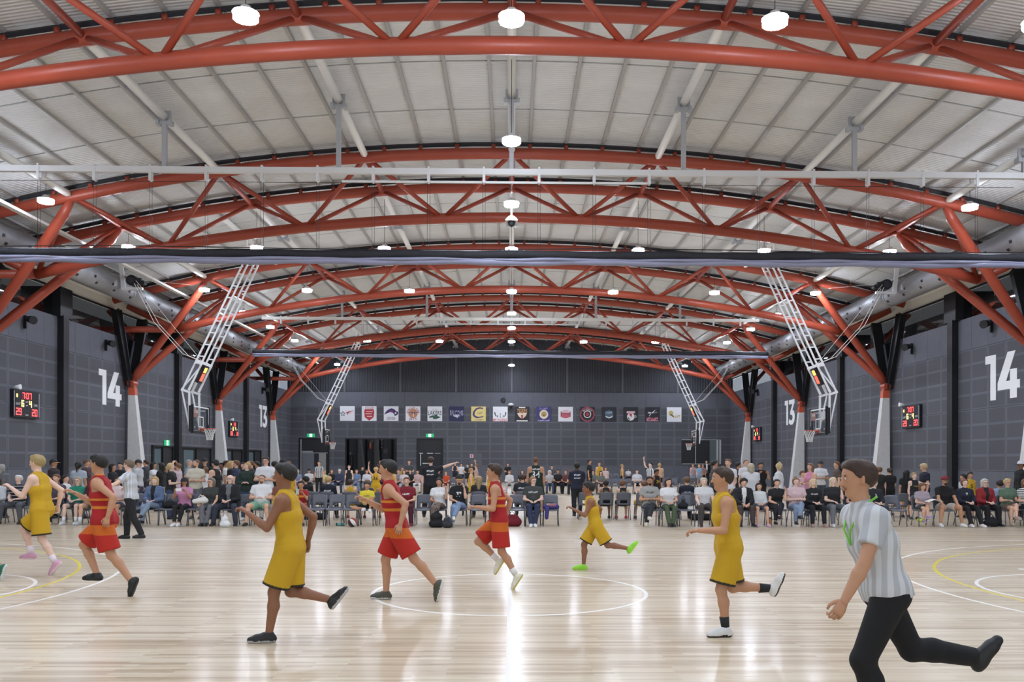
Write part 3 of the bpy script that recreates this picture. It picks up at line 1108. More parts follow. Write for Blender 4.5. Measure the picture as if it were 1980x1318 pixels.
for d in (1, -1):
    for j in range(nn):
        pts = []
        for i, (r, z) in enumerate(levels):
            a = 2 * math.pi * (j + d * i * 0.5) / nn
            pts.append((r * math.cos(a), r * math.sin(a), z))
        q.path(pts, 0.006, 4, cap=False)
q.build('net', M_CORD, hoop)
q = MB().box((-0.34, 0, 5.3), (0.16, 0.42, 0.78), Matrix.Rotation(0.43, 3, 'Y'))
sc_ = q.build('shot_clock', M_PAD, hoop)
RY = Matrix.Rotation(0.43, 3, 'Y')
q = MB().box(Vector((-0.34, 0, 5.3)) + RY @ Vector((0.085, 0, 0.2)), (0.01, 0.28, 0.22), RY)
q.build('clock_face', mat('amber_led', '#ffb24a', 0.5, emit='#ffb858', estr=1.6), sc_)
q = MB().box(Vector((-0.34, 0, 5.3)) + RY @ Vector((0.085, 0, -0.12)), (0.01, 0.3, 0.34), RY)
q.build('clock_face', mat('red_led_soft', '#e0604a', 0.5, emit='#e8604a', estr=1.0), sc_)
q = MB()
for e in (-0.3, 0.3):
    pts = [(-0.28, e, 5.8), (-1.0, e, 6.1), (-2.2, e * 0.8, 7.4), (-3.05, e * 0.5, 9.0)]
    q.path(pts, 0.012, 4)
q.tube((-0.3, 0, 5.8), (-3.05, 0, 9.15), 0.008, 4)
q.build('lift_cable', M_CORD, hoop)
# sponsor decals on the upper outer corner of the glass
first = True
HL = {(-1, 1): 'hung basketball goal on the left of the middle court', (1, 1): 'hung basketball goal on the right of the middle court',
      (-1, 2): 'smaller far basketball goal on the left, before the end wall', (1, 2): 'smaller far basketball goal on the right, before the end wall'}
for c in (1, 2):
    for s in (-1, 1):
        o = hoop if first else copy_tree(hoop)
        first = False
        o.location = (s * 12.425, COURT0 + CPITCH * c, 0)
        o.rotation_euler = (0, 0, 0 if s < 0 else math.pi)
        o['label'] = HL[(s, c)]
        d = MB()
        if s < 0:
            d.box((HXB + 0.012, -0.55 if s < 0 else 0.55, 3.66), (0.004, 0.5, 0.34), mi=0)
            dm = mat('decal_maroon', '#8f6a62', 0.6)
        else:
            d.box((HXB + 0.012, 0.55, 3.66), (0.004, 0.5, 0.3), mi=0)
            dm = mat('decal_pale', '#b9bcbd', 0.6)
        d.build('decal', dm, o)
        q = MB()
        put_text(q, 'TIGERS' if s < 0 else 'PHOENIX', lambda a, b: (HXB + 0.017, a, b), w=0.42, h=0.11, cx=-0.55 if s < 0 else 0.55, cy=3.72 if s < 0 else 3.5)
        q.build('decal_print', mat('decal_text', '#d8d3cd' if s < 0 else '#a8707c', 0.6), o)

# ---- winches
for s, nm in ((-1, 'left'), (1, 'right')):
    for ci in (1, 2):
        yy = COURT0 + CPITCH * ci
        w = thing('hoop_winch', 'black cable winch on a white bracket under the %s eave, %s court' % (nm, ['', 'middle', 'far'][ci]), 'winch', (s * 15.75, yy, 9.1))
        q = MB().bar((s * 0.55, 0.5, 0.9), (s * 0.45, 0.5, -0.2), 0.16, 0.1, (0, 1, 0)).bar((s * 0.5, 0.5, -0.2), (-s * 0.35, 0.5, -0.2), 0.1, 0.14, (0, 1, 0))
        q.build('bracket', M_BRIGHT, w)
        q = MB().tube((0, 0.2, 0.1), (0, 0.6, 0.1), 0.22, 16).box((-s * 0.28, 0.4, 0.08), (0.2, 0.3, 0.24)).tube((-s * 0.42, 0.3, 0.02), (-s * 0.42, 0.55, 0.02), 0.09, 10)
        q.build('drum', M_BLACK, w)
        MB().tube((0, 0.15, 0.1), (0, 0.2, 0.1), 0.14, 14).build('drum_plate', M_DARK, w)
        MB().tube((0, 0.4, 0.18), (-s * 1.4, 6.0, 1.0), 0.007, 4).tube((-s * 0.3, 0.4, 0.15), (-s * 5.6, 0, 0.9), 0.007, 4).build('cable', M_CORD, w)

# ---- wall numbers, digits drawn as flat shapes
DIG = {
    '1': [[(0.0, 1.0), (0.62, 1.0), (0.62, 0.0), (0.3, 0.0), (0.3, 0.82), (0.0, 0.82)]],
    '4': [[(0.42, 1.0), (0.74, 1.0), (0.36, 0.38), (0.52, 0.38), (0.52, 0.62), (0.8, 0.62), (0.8, 0.38), (0.92, 0.38), (0.92, 0.2), (0.8, 0.2), (0.8, 0.0), (0.52, 0.0), (0.52, 0.2), (0.0, 0.2), (0.0, 0.36)]],
    '3': [[(0.05, 1.0), (0.82, 1.0), (0.82, 0.86), (0.52, 0.58), (0.72, 0.54), (0.85, 0.4), (0.86, 0.24), (0.76, 0.09), (0.56, 0.0), (0.3, -0.01), (0.02, 0.07), (0.1, 0.24), (0.3, 0.17), (0.48, 0.18), (0.57, 0.28), (0.5, 0.38), (0.36, 0.4), (0.24, 0.4), (0.24, 0.52), (0.53, 0.82), (0.05, 0.82)]],
}
M_NUM = mat('white_number_paint', '#f2f2f4', 0.6)
for txt, s, ya, yb, za, zb_, lab in (('14', -1, 38.62, 40.95, 4.27, 5.86, 'large white number 14 on the left wall beside the nearest column'), ('13', -1, 63.0, 65.2, 4.27, 5.88, 'white number 13 far along the left wall'),
                                ('14', 1, 30.75, 33.1, 4.12, 5.86, 'large white number 14 on the right wall'), ('13', 1, 55.4, 57.6, 4.24, 5.88, 'white number 13 far along the right wall')):
    h = zb_ - za
    # reading direction: away from the camera on the left wall, towards it on the right
    y0 = ya if s < 0 else yb
    dr = 1 if s < 0 else -1
    t = thing('wall_number', lab, 'wall number', (s * XW, y0, za))
    wtot = yb - ya
    for i, ch in enumerate(txt):
        x0 = 0.0 if i == 0 else wtot * 0.36
        sx = wtot * (0.5 if i == 0 else 0.66)
        q = MB()
        for P in DIG[ch]:
            PP = P if s < 0 else list(P)
            q.prism(PP, lambda a, b, d: (-s * d, dr * (x0 + a * sx), b * h), 0.044, 0.052)
        q.build('digit', M_NUM, t)

# ---- seven-segment scoreboards
SEG = {'0': 'abcdef', '1': 'bc', '2': 'abged', '3': 'abgcd', '4': 'fgbc', '5': 'afgcd', '6': 'afgedc', '7': 'abc', '8': 'abcdefg', '9': 'abcdfg'}


def seven(mb, ch, x, y, w, h, fn, t=0.2):
    tw = w * t
    R = {'a': (0, h - tw, w, h), 'd': (0, 0, w, tw), 'g': (0, h / 2 - tw / 2, w, h / 2 + tw / 2), 'f': (0, h / 2, tw, h), 'b': (w - tw, h / 2, w, h), 'e': (0, 0, tw, h / 2), 'c': (w - tw, 0, w, h / 2)}
    for s_ in SEG[ch]:
        a, b, c, d = R[s_]
        mb.add([fn(x + a, y + b), fn(x + c, y + b), fn(x + c, y + d), fn(x + a, y + d)], [(0, 1, 2, 3)])


M_LEDR = mat('red_led', '#ff6a62', 0.5, emit='#ff4a48', estr=2.4)
M_LEDG = mat('dark_red_glow', '#4a0d1c', 0.6, emit='#7a1030', estr=0.25)
M_LEDY = mat('amber_led_digits', '#ffe9a0', 0.5, emit='#ffd878', estr=1.8)
M_SBT = mat('scoreboard_text', '#d9dbe0', 0.5)
for s, y0, lab, clk in ((-1, 31.85, 'black scoreboard with red digits on the left wall, nearest', '7:07'), (-1, 56.15, 'small far scoreboard on the left wall beside the second column', '7:13'),
                   (1, 39.95, 'black scoreboard with red digits on the right wall, nearest', '7:07'), (1, 64.6, 'small far scoreboard on the right wall', '7:13')):
    W, H = 1.72, 1.02
    t = thing('scoreboard', lab, 'scoreboard', (s * (XW - 0.04), y0, 3.34), -s * math.pi / 2)
    # local x runs left to right as read, y into the wall, z up
    MB().box((W / 2, -0.07, H / 2), (W, 0.14, H)).build('case', M_BLACK, t)
    for xx in (0.03, W - 0.03):
        MB().box((xx, -0.145, H / 2), (0.02, 0.01, H - 0.1)).build('edge_strip', M_SBT, t)

    def sf(a, b):
        return (a, -0.146, b)

    def sf2(a, b):
        return (a, -0.1435, b)
    for (a, b, c, d) in ((0.5, 0.68, 1.2, 0.97), (0.1, 0.06, 0.56, 0.36), (1.16, 0.06, 1.62, 0.36)):
        MB().add([sf2(a, b), sf2(c, b), sf2(c, d), sf2(a, d)], [(0, 1, 2, 3)]).build('digit_field', M_LEDG, t)
    dg = [('7', 0.56, 0.71, 0.15, 0.23), ('0', 0.82, 0.71, 0.15, 0.23), ('7', 1.02, 0.71, 0.15, 0.23)] if clk == '7:07' else [('1', 0.6, 0.71, 0.18, 0.23), ('3', 0.9, 0.71, 0.18, 0.23)]
    dg += [(ch, xx, 0.08, 0.16, 0.26) for ch, xx in zip('2920' if clk == '7:07' else '8818', (0.14, 0.34, 1.2, 1.4))]
    for ch, xx, zz, ww, hh in dg:
        q = MB()
        seven(q, ch, xx, zz, ww, hh, sf)
        q.build('red_digit', M_LEDR, t)
    if clk == '7:07':
        q = MB()
        for zz in (0.76, 0.87):
            q.add([sf(0.745, zz), sf(0.775, zz), sf(0.775, zz + 0.035), sf(0.745, zz + 0.035)], [(0, 1, 2, 3)])
        q.build('colon', M_LEDR, t)
    for ch, xx in (('6', 0.5), ('4', 1.02)):
        q = MB()
        seven(q, ch, xx, 0.4, 0.17, 0.25, sf, 0.28)
        q.build('amber_digit', M_LEDY, t)
    q = MB()
    seven(q, '8', 0.17, 0.74, 0.09, 0.12, sf, 0.3)
    q.build('amber_digit', M_LEDY, t)
    q = MB()
    put_text(q, 'LIGHT', sf, w=0.3, h=0.09, cx=0.28, cy=0.5)
    put_text(q, 'DARK', sf, w=0.26, h=0.09, cx=1.46, cy=0.5)
    put_text(q, '~5', sf, w=0.2, h=0.05, cx=0.86, cy=0.6)
    put_text(q, '~3', sf, w=0.14, h=0.05, cx=0.86, cy=0.46)
    put_text(q, '~6', sf, w=0.22, h=0.05, cx=0.86, cy=0.1)
    q.build('lettering', M_SBT, t)
    MB().path([(0.12, -0.05, H + 0.02), (0.12, -0.14, H + 0.09), (0.12, -0.32, H + 0.09)], [0.04, 0.05, 0.1], 12).build('horn_speaker', M_BRIGHT, t, True)

# ---- speakers / cameras on the walls
for s, y, z, lab in ((-1, 32.73, 7.0, 'small black speaker high on the left wall, nearest'), (-1, 39.2, 7.0, 'small black speaker above the left number 14'), (-1, 63.7, 7.0, 'small black speaker far along, above the left number 13'),
                     (1, 32.6, 7.0, 'small black speaker above the right number 14'), (1, 39.15, 7.0, 'small black speaker above the nearest right scoreboard'), (1, 63.8, 7.0, 'small black speaker far along the right wall')):
    t = thing('wall_speaker', lab, 'speaker', (s * (XW - 0.05), y, z))
    MB().box((-s * 0.06, 0, -0.02), (0.1, 0.08, 0.5)).build('arm', M_BLACK, t)
    MB().path([(-s * 0.1, 0, 0.1), (-s * 0.3, -0.12, 0.06), (-s * 0.5, -0.25, 0.0)], [0.1, 0.13, 0.16], 12).build('horn', M_BLACK, t, True)

t = thing('wall_speaker', 'round black speaker high on the end wall above the banners', 'speaker', (-0.7, DW - 0.05, 6.94))
MB().lathe([(0.2, 0), (0.2, 0.1), (0.16, 0.14)], n=18).build('cone', M_BLACK, t)
t.rotation_euler = (math.pi / 2, 0, 0)
t = thing('dome_camera', 'white dome camera on the end wall between two banners', 'camera', (-0.04, DW - 0.16, 6.5))
MB().lathe([(0.05, -0.28), (0.14, -0.12)], (0, -0.16, 0), 12).build('lens_dome', M_BLACK, t, True)
MB().lathe([(0.15, -0.14), (0.24, -0.1), (0.24, 0.0), (0.1, 0.08)], (0, -0.16, 0.1), 14).build('housing', M_BRIGHT, t, True)
t = thing('dome_camera', 'white dome camera hung under the near curtain beam line on the centre', 'camera', (0, 26.6, 9.22))
MB().lathe([(0.03, 0.4), (0.03, 0.16), (0.1, 0.12), (0.2, 0.02), (0.19, -0.04)][::-1], (0, 0, 0), 16).tube((0, 0, 0.38), (0, 0, 2.3), 0.02, 6).build('housing', M_BRIGHT, t, True)
MB().lathe([(0.02, -0.2), (0.09, -0.16), (0.13, -0.06), (0.13, -0.03)], (0, 0, 0), 14).build('lens_dome', M_BLACK, t, True)

# ---- exit signs
M_GREEN = mat('exit_green', '#1f9a63', 0.5, emit='#1f9a63', estr=0.7)
M_EXW = mat('exit_white', '#eafff4', 0.5, emit='#eafff4', estr=1.0)
for loc, rz, lab in (((-16.86, DW - 0.06, 3.78), 0, 'green running-man exit sign above the left end-wall door'), ((-6.87, DW - 0.06, 3.8), 0, 'green running-man exit sign above the black double door'), ((-XW + 0.1, 46.1, 2.55), math.pi / 2, 'green running-man exit sign on the left wall')):
    t = thing('exit_sign', lab, 'exit sign', loc, rz)
    MB().box((0, 0, 0.14), (0.66, 0.06, 0.3)).build('lit_panel', M_GREEN, t)
    q = MB().add([(-0.11, -0.033, 0.01), (0.11, -0.033, 0.01), (0.11, -0.033, 0.27), (-0.11, -0.033, 0.27)], [(0, 1, 2, 3)])
    q.build('white_doorway', M_EXW, t)
    q = MB()
    for (a, b, c, d, wd) in ((0.0, 0.12, 0.02, 0.19, 0.05), (0.0, 0.12, -0.05, 0.04, 0.025), (0.0, 0.12, 0.05, 0.07, 0.025), (0.05, 0.07, 0.04, 0.02, 0.02), (0.0, 0.17, 0.07, 0.14, 0.02), (0.0, 0.18, -0.06, 0.15, 0.02)):
        q.bar((a, -0.036, b), (c, -0.036, d), 0.004, wd, (0, 0, 1) if abs(a - c) > abs(b - d) else (1, 0, 0))
    q.lathe([(0.024, -0.002), (0.024, 0.002)], (0.03, -0.036, 0.225), 8)
    q.build('running_figure', M_GREEN, t)

# ---- club banners on the end wall
def disc(mb, cx, cz, r, d, mi, n=20, sx=1.0, sz=1.0, a0=0, a1=2 * math.pi):
    mb.add([(cx + sx * r * math.cos(a0 + (a1 - a0) * j / n), -d, cz + sz * r * math.sin(a0 + (a1 - a0) * j / n)) for j in range(n)], [tuple(range(n))], mi)


def ring(mb, cx, cz, r0, r1, d, mi, a0=0, a1=2 * math.pi, n=28, sx=1, sz=1):
    vs = []
    for j in range(n + 1):
        a = a0 + (a1 - a0) * j / n
        for r in (r0, r1):
            vs.append((cx + sx * r * math.cos(a), -d, cz + sz * r * math.sin(a)))
    mb.add(vs, [(2 * j, 2 * j + 1, 2 * j + 3, 2 * j + 2) for j in range(n)], mi)


def poly(mb, P, d, mi):
    mb.add([(a, -d, b) for a, b in P], [tuple(range(len(P)))], mi)


def arc_text(mb, s_, r, cx, cz, h, d, mi, span):
    n_ = len(s_)
    for i, ch in enumerate(s_):
        if ch == ' ':
            continue
        a = math.pi / 2 + span / 2 - span * (i + 0.5) / n_
        ca, sa = math.cos(a - math.pi / 2), math.sin(a - math.pi / 2)
        put_text(mb, ch, lambda x, y, a=a, ca=ca, sa=sa: (cx + r * math.cos(a) + x * ca - y * sa, -d, cz + r * math.sin(a) + x * sa + y * ca), h=h, mi=mi)


CMAT = {}


def cm(c):
    return mat('print_' + c[1:], c, 0.55)


W_, K_, R_, N_ = '#e9e9ee', '#1c1d26', '#b5303c', '#23264f'
BAN = []


def tx(s_, w, h, cx, cz, c):
    return ('t', s_, w, h, cx, cz, c)


star = [(0.5 * (0.21 if k % 2 == 0 else 0.09) * 2 * math.cos(math.pi / 2 + k * math.pi / 5) - 0.3, 0.5 * (0.21 if k % 2 == 0 else 0.09) * 2 * math.sin(math.pi / 2 + k * math.pi / 5) - 0.02) for k in range(10)]
shield = [(-0.3, 0.3), (0.3, 0.3), (0.34, 0.1), (0.3, -0.25), (0.0, -0.48), (-0.3, -0.25), (-0.34, 0.1)]
bull = [(-0.48, -0.08), (-0.36, 0.12), (-0.2, 0.28), (0.02, 0.36), (0.22, 0.3), (0.34, 0.16), (0.46, 0.14), (0.48, -0.02), (0.36, -0.12), (0.24, -0.16), (0.2, -0.02), (0.06, 0.1), (-0.14, 0.08), (-0.32, 0.0)]
swoosh = [(0.3, 0.42), (0.06, 0.46), (-0.2, 0.36), (-0.38, 0.14), (-0.4, -0.08), (-0.28, -0.24), (-0.06, -0.3), (0.3, -0.22), (0.36, -0.14), (0.0, -0.2), (-0.2, -0.14), (-0.27, -0.02), (-0.24, 0.14), (-0.1, 0.3), (0.1, 0.36), (0.3, 0.32)]
BAN = [
    ('white banner with blue star and red streaks, leftmost of the row', W_, [('p', star, '#2a3350'), ('p', [(a * 0.55 - 0.135, b * 0.55 - 0.01) for a, b in star], W_), ('p', [(-0.1, 0.05), (0.1, 0.14), (0.45, 0.22), (0.12, 0.06), (0.0, -0.12), (-0.02, 0.0)], R_), ('p', [(0.0, 0.02), (0.4, 0.06), (0.02, -0.02)], '#d59aa2')]),
    ('white banner with red crest, second in the row', W_, [('p', shield, R_), ('b', -0.28, 0.32, 0.28, 0.46, '#c9a0a8'), tx('~4', 0.5, 0.1, 0, 0.39, W_), ('b', -0.2, 0.12, 0.24, 0.17, '#e9c9c9'), ('b', -0.26, -0.04, 0.18, 0.02, '#e9c9c9'), ('b', -0.16, -0.22, 0.2, -0.16, '#e9c9c9')]),
    ('white banner with purple charging-bull shape', W_, [('p', bull, '#3b2a63'), ('p', [(-0.1, 0.2), (0.16, 0.2), (0.1, 0.06), (-0.06, 0.1)], '#8a3a7c'), ('d', 0.3, 0.04, 0.06, W_), tx('~9', 0.6, 0.06, 0, -0.26, '#5a5468'), tx('~10', 0.66, 0.08, 0, -0.36, '#5a5468')]),
    ('white banner with orange ball and the word JETS', W_, [('d', 0.0, 0.02, 0.32, '#c98a6a'), ('a', 'CHANDLER PARK', 0.4, 0.12, '#b0606a', 3.0), ('b', -0.38, 0.06, 0.38, 0.1, '#6a5c86'), ('b', -0.1, 0.0, -0.02, 0.06, K_), ('b', 0.06, 0.0, 0.14, 0.06, K_), ('p', [(-0.02, 0.04), (0.04, 0.04), (0.06, -0.22), (0.0, -0.24)], '#e6e0e4'), tx('JETS', 0.56, 0.2, 0, -0.38, '#8a4a62')]),
    ('white banner lettered LAKERS in dark green', W_, [tx('LAKERS', 1.0, 0.3, 0, 0.06, '#1f3a30'), ('p', [(-0.4, -0.2), (-0.2, -0.12), (0.0, -0.1), (0.1, -0.02), (0.2, -0.16), (0.4, -0.22), (0.3, -0.28), (0.1, -0.36), (-0.1, -0.36), (-0.16, -0.24), (-0.34, -0.3)], '#33584a'), tx('~8', 0.4, 0.08, 0, 0.28, '#b9b9bd')]),
    ('navy banner lettered FALCONS', N_, [tx('FALCONS', 0.96, 0.34, 0, 0.06, '#c9cbe0'), tx('FALCONS', 0.9, 0.24, 0, 0.06, '#2d3060'), ('p', [(-0.26, -0.14), (0, -0.08), (0.26, -0.14), (0.06, -0.2), (0.08, -0.3), (-0.04, -0.22)], '#d9dbe6')]),
    ('yellow banner with a big purple C', '#e6d389', [('p', swoosh, '#4a3f72'), tx('Cougars', 0.6, 0.12, 0.06, -0.4, '#6a5080'), tx('~5', 0.4, 0.16, 0.1, 0.06, '#b5a06a')]),
    ('white banner with black feathers lettered PHOENIX in red', W_, [('p', [(-0.4, 0.14), (-0.34, 0.12), (-0.32, -0.04), (-0.24, -0.22), (-0.34, -0.14), (-0.4, 0.0)], K_), ('p', [(0.4, 0.14), (0.34, 0.12), (0.32, -0.04), (0.24, -0.22), (0.34, -0.14), (0.4, 0.0)], K_), ('p', [(-0.26, -0.06), (-0.2, -0.1), (-0.14, -0.26), (-0.22, -0.2)], K_), ('p', [(0.26, -0.06), (0.2, -0.1), (0.14, -0.26), (0.22, -0.2)], K_), ('p', [(-0.04, 0.06), (0.08, -0.04), (0.0, -0.02), (0.02, -0.26), (-0.02, -0.26), (-0.02, 0.0)], K_), tx('~3', 0.26, 0.18, -0.36, -0.4, '#d46a70'), tx('PHOENIX', 0.68, 0.2, 0.14, -0.4, '#d46a70')]),
    ('black banner lettered TIGERS in orange', K_, [('b', -0.22, 0.4, 0.22, 0.48, '#e9e2da'), tx('TIGERS', 0.76, 0.26, 0, 0.22, '#d89a5c'), ('p', [(-0.34, 0.06), (-0.1, 0.1), (0.0, 0.04), (0.1, 0.1), (0.34, 0.06), (0.24, -0.14), (0.06, -0.3), (-0.06, -0.3), (-0.24, -0.14)], '#e2cdb8'), ('p', [(-0.08, -0.06), (0.08, -0.06), (0.05, -0.3), (-0.05, -0.3)], '#a5493a'), ('b', -0.38, -0.5, 0.38, -0.42, '#e9e2da')]),
    ('purple banner with a gold lion-like disc', '#3d3470', [('d', 0, -0.02, 0.3, '#e5dcc8'), ('d', 0, 0.0, 0.19, '#b39a5c'), ('b', -0.06, -0.1, 0.06, -0.04, K_), tx('~6', 0.62, 0.18, 0, 0.36, '#8a86b0'), tx('~11', 0.9, 0.1, 0, -0.44, '#c4c0dc')]),
    ('white banner with a red drum', W_, [('d', 0, 0.16, 0.22, '#e2c2c6', 1.2, 0.6), ('b', -0.28, -0.18, 0.28, 0.1, '#c9606e'), ('d', 0, -0.16, 0.28, '#c9606e', 1.0, 0.4), ('b', -0.34, -0.18, -0.27, 0.18, '#9a4a5c'), ('b', 0.27, -0.18, 0.34, 0.18, '#9a4a5c'), ('b', -0.28, 0.02, 0.28, 0.08, '#8a5a70')]),
    ('black banner with a red ring badge', K_, [('r', 0, 0, 0.42, 0.5, '#b0455a'), ('r', 0, 0, 0.2, 0.26, '#e2dad6'), ('d', 0, 0, 0.12, '#b0344a'), ('a', 'RAIDERS', 0.34, 0.11, '#e2d0d0', 1.9)]),
    ('black banner with a small grey-blue badge', K_, [('d', 0, 0.04, 0.28, '#4f6274', 1.0, 0.85), tx('~6', 0.5, 0.14, 0, 0.12, '#9fb0bf'), ('p', [(-0.26, -0.1), (0.0, -0.2), (0.26, -0.08), (0.22, -0.2), (0.0, -0.28), (-0.22, -0.2)], '#d5dbe0')]),
    ('black banner with a red, green and white ball', K_, [('b', -0.28, 0.08, 0.28, 0.22, '#e2b8c0'), ('d', 0, -0.16, 0.26, '#e6dfe0'), ('p', [(-0.12, 0.06), (0.08, 0.06), (0.06, -0.2), (-0.06, -0.1)], R_), ('p', [(-0.24, -0.16), (-0.14, -0.2), (-0.02, -0.36), (-0.16, -0.34)], '#3f7a5c'), ('r', 0.3, -0.14, 0.04, 0.09, '#9fb8ac')]),
    ('black banner with a white bird over pink lettering', K_, [('p', [(-0.34, 0.1), (-0.24, 0.18), (-0.06, 0.12), (0.1, 0.26), (0.38, 0.4), (0.2, 0.3), (0.04, 0.1), (-0.2, 0.06)], '#dcdce0'), ('p', [(0.0, 0.06), (0.36, 0.14), (0.3, 0.18), (0.02, 0.1)], '#8e8e98'), ('p', [(-0.16, 0.04), (-0.1, 0.04), (-0.2, -0.12), (-0.24, -0.12)], '#dcdce0'), tx('~8', 0.86, 0.2, 0, -0.3, '#d87e92'), ('b', -0.42, -0.46, 0.42, -0.41, '#c9a0aa')]),
    ('white banner with a gold emblem, rightmost of the row', W_, [('d', -0.22, 0.08, 0.17, '#c9b978', 1.0, 1.1), ('p', [(-0.28, 0.0), (-0.1, -0.16), (0.06, -0.2), (-0.06, -0.08), (-0.2, 0.04)], '#5a5038'), tx('~5', 0.5, 0.18, 0.2, -0.12, '#c6b264')]),
]
S_ = 1.24
for i, (lab, bg, ops) in enumerate(BAN):
    xc = -13.81 + i * (28.83 - 1.25) / 15
    t = thing('club_banner', lab, 'banner', (xc, DW - 0.05, 5.77), 0, 'club banners on the end wall')
    MB().box((0, -0.012, 0), (S_, 0.024, S_)).build('board', cm(bg), t)
    cols = []
    q = MB()
    for z, op_ in enumerate(ops):
        d = 0.026 + 0.002 * z
        col = op_[5] if op_[0] == 'b' else (op_[6] if op_[0] == 't' else (op_[2] if op_[0] == 'p' else (op_[4] if op_[0] in 'da' else op_[5])))
        if col not in cols:
            cols.append(col)
        mi = cols.index(col)
        k = op_[0]
        f = S_
        if k == 'p':
            poly(q, [(a * f, b * f) for a, b in op_[1]], d, mi)
        elif k == 'b':
            a, b, c, e = [v * f for v in op_[1:5]]
            poly(q, [(a, b), (c, b), (c, e), (a, e)], d, mi)
        elif k == 'd':
            disc(q, op_[1] * f, op_[2] * f, op_[3] * f, d, mi, 20, *(op_[5:7] if len(op_) > 5 else ()))
        elif k == 'r':
            ring(q, op_[1] * f, op_[2] * f, op_[3] * f, op_[4] * f, d, mi)
        elif k == 't':
            put_text(q, op_[1], lambda x, y, d=d: (x, -d, y), w=op_[2] * f * 0.92, h=op_[3] * f, cx=op_[4] * f, cy=op_[5] * f, mi=mi)
        elif k == 'a':
            arc_text(q, op_[1], op_[2] * f, 0, 0, op_[3] * f, d, mi, op_[5])
    if q.v:
        q.build('printed_emblem', [cm(c) for c in cols], t)

# ================================================================== PEOPLE: signed-distance bodies
def V3(*a):
    return np.array(a, dtype=np.float64)


def nrm(v):
    v = np.asarray(v, dtype=np.float64)
    return v / (np.linalg.norm(v) + 1e-9)


def field(prims, h, cut=None, extra=0.0):
    """prims: (a, b, ra, rb, k, flat). Returns grid values, origin."""
    lo = np.min([np.minimum(p[0], p[1]) - max(p[2], p[3]) for p in prims], axis=0) - 2.5 * h - 0.01
    hi = np.max([np.maximum(p[0], p[1]) + max(p[2], p[3]) for p in prims], axis=0) + 2.5 * h + 0.01
    n = np.ceil((hi - lo) / h).astype(int) + 1
    F = np.full(n, 1.0, dtype=np.float32)
    ax = [(lo[i] + h * np.arange(n[i])).astype(np.float32) for i in range(3)]
    for a, b, ra, rb, k, flat in prims:
        m = max(ra, rb) + k + 2 * h
        i0 = np.maximum(np.floor((np.minimum(a, b) - m - lo) / h).astype(int), 0)
        i1 = np.minimum(np.ceil((np.maximum(a, b) + m - lo) / h).astype(int) + 1, n)
        sl = tuple(slice(i0[i], i1[i]) for i in range(3))
        X = ax[0][sl[0]][:, None, None] - np.float32(a[0])
        Y = ax[1][sl[1]][None, :, None] - np.float32(a[1])
        Z = ax[2][sl[2]][None, None, :] - np.float32(a[2])
        d = (b - a).astype(np.float32)
        L2 = float(d @ d) + 1e-9
        tr = (X * d[0] + Y * d[1] + Z * d[2]) / np.float32(L2)
        t = np.clip(tr, 0, 1)
        D = np.sqrt((X - t * d[0]) ** 2 + (Y - t * d[1]) ** 2 + (Z - t * d[2]) ** 2) - (ra + (rb - ra) * t)
        if flat:
            D = np.maximum(D, (tr - 1) * np.float32(math.sqrt(L2)))
        G = F[sl]
        if k > 0:
            q = np.clip(0.5 + 0.5 * (D - G) / k, 0, 1)
            F[sl] = D + (G - D) * q - k * q * (1 - q)
        else:
            F[sl] = np.minimum(G, D)
    if cut is not None:
        c = cut(ax[0][:, None, None], ax[1][None, :, None], ax[2][None, None, :])
        F = np.maximum(F, c.astype(np.float32))
    return F, lo


_CO = [(0, 0, 0), (1, 0, 0), (0, 1, 0), (1, 1, 0), (0, 0, 1), (1, 0, 1), (0, 1, 1), (1, 1, 1)]
_ED = [(0, 1), (2, 3), (4, 5), (6, 7), (0, 2), (1, 3), (4, 6), (5, 7), (0, 4), (1, 5), (2, 6), (3, 7)]


def nets(F, lo, h):
    S = F < 0
    n = np.array(F.shape)
    c = [S[i:n[0] - 1 + i, j:n[1] - 1 + j, k:n[2] - 1 + k] for i, j, k in _CO]
    anyv = c[0].copy()
    allv = c[0].copy()
    for q in c[1:]:
        anyv |= q
        allv &= q
    act = anyv & ~allv
    idx = np.argwhere(act)
    if len(idx) == 0:
        return np.zeros((0, 3)), np.zeros((0, 4), int)
    num = np.full(act.shape, -1, dtype=np.int64)
    num[act] = np.arange(len(idx))
    val = np.stack([F[idx[:, 0] + i, idx[:, 1] + j, idx[:, 2] + k] for i, j, k in _CO], 1)
    co = np.array(_CO, dtype=np.float64)
    P = np.zeros((len(idx), 3))
    W = np.zeros(len(idx))
    for a, b in _ED:
        va, vb = val[:, a], val[:, b]
        x = (va < 0) != (vb < 0)
        t = np.where(x, va / np.where(x, va - vb, 1), 0)
        P += np.where(x[:, None], co[a] + (co[b] - co[a]) * t[:, None], 0)
        W += x
    P = (idx + P / W[:, None]) * h + lo
    Q = []
    for axis in range(3):
        o1, o2 = [(1, 2), (2, 0), (0, 1)][axis]
        a = [slice(None)] * 3
        b = [slice(None)] * 3
        a[axis] = slice(0, -1)
        b[axis] = slice(1, None)
        sa, sb = S[tuple(a)], S[tuple(b)]
        e = np.argwhere(sa != sb)
        e = e[(e[:, o1] > 0) & (e[:, o2] > 0) & (e[:, o1] < n[o1] - 1) & (e[:, o2] < n[o2] - 1)]
        d1 = np.zeros(3, int)
        d2 = np.zeros(3, int)
        d1[o1] = 1
        d2[o2] = 1
        q = np.stack([num[tuple((e - d1 - d2).T)], num[tuple((e - d2).T)], num[tuple(e.T)], num[tuple((e - d1).T)]], 1)
        fl = ~sa[tuple(e.T)]
        q[fl] = q[fl][:, ::-1]
        Q.append(q)
    Q = np.concatenate(Q)
    return P, Q[(Q >= 0).all(1)]


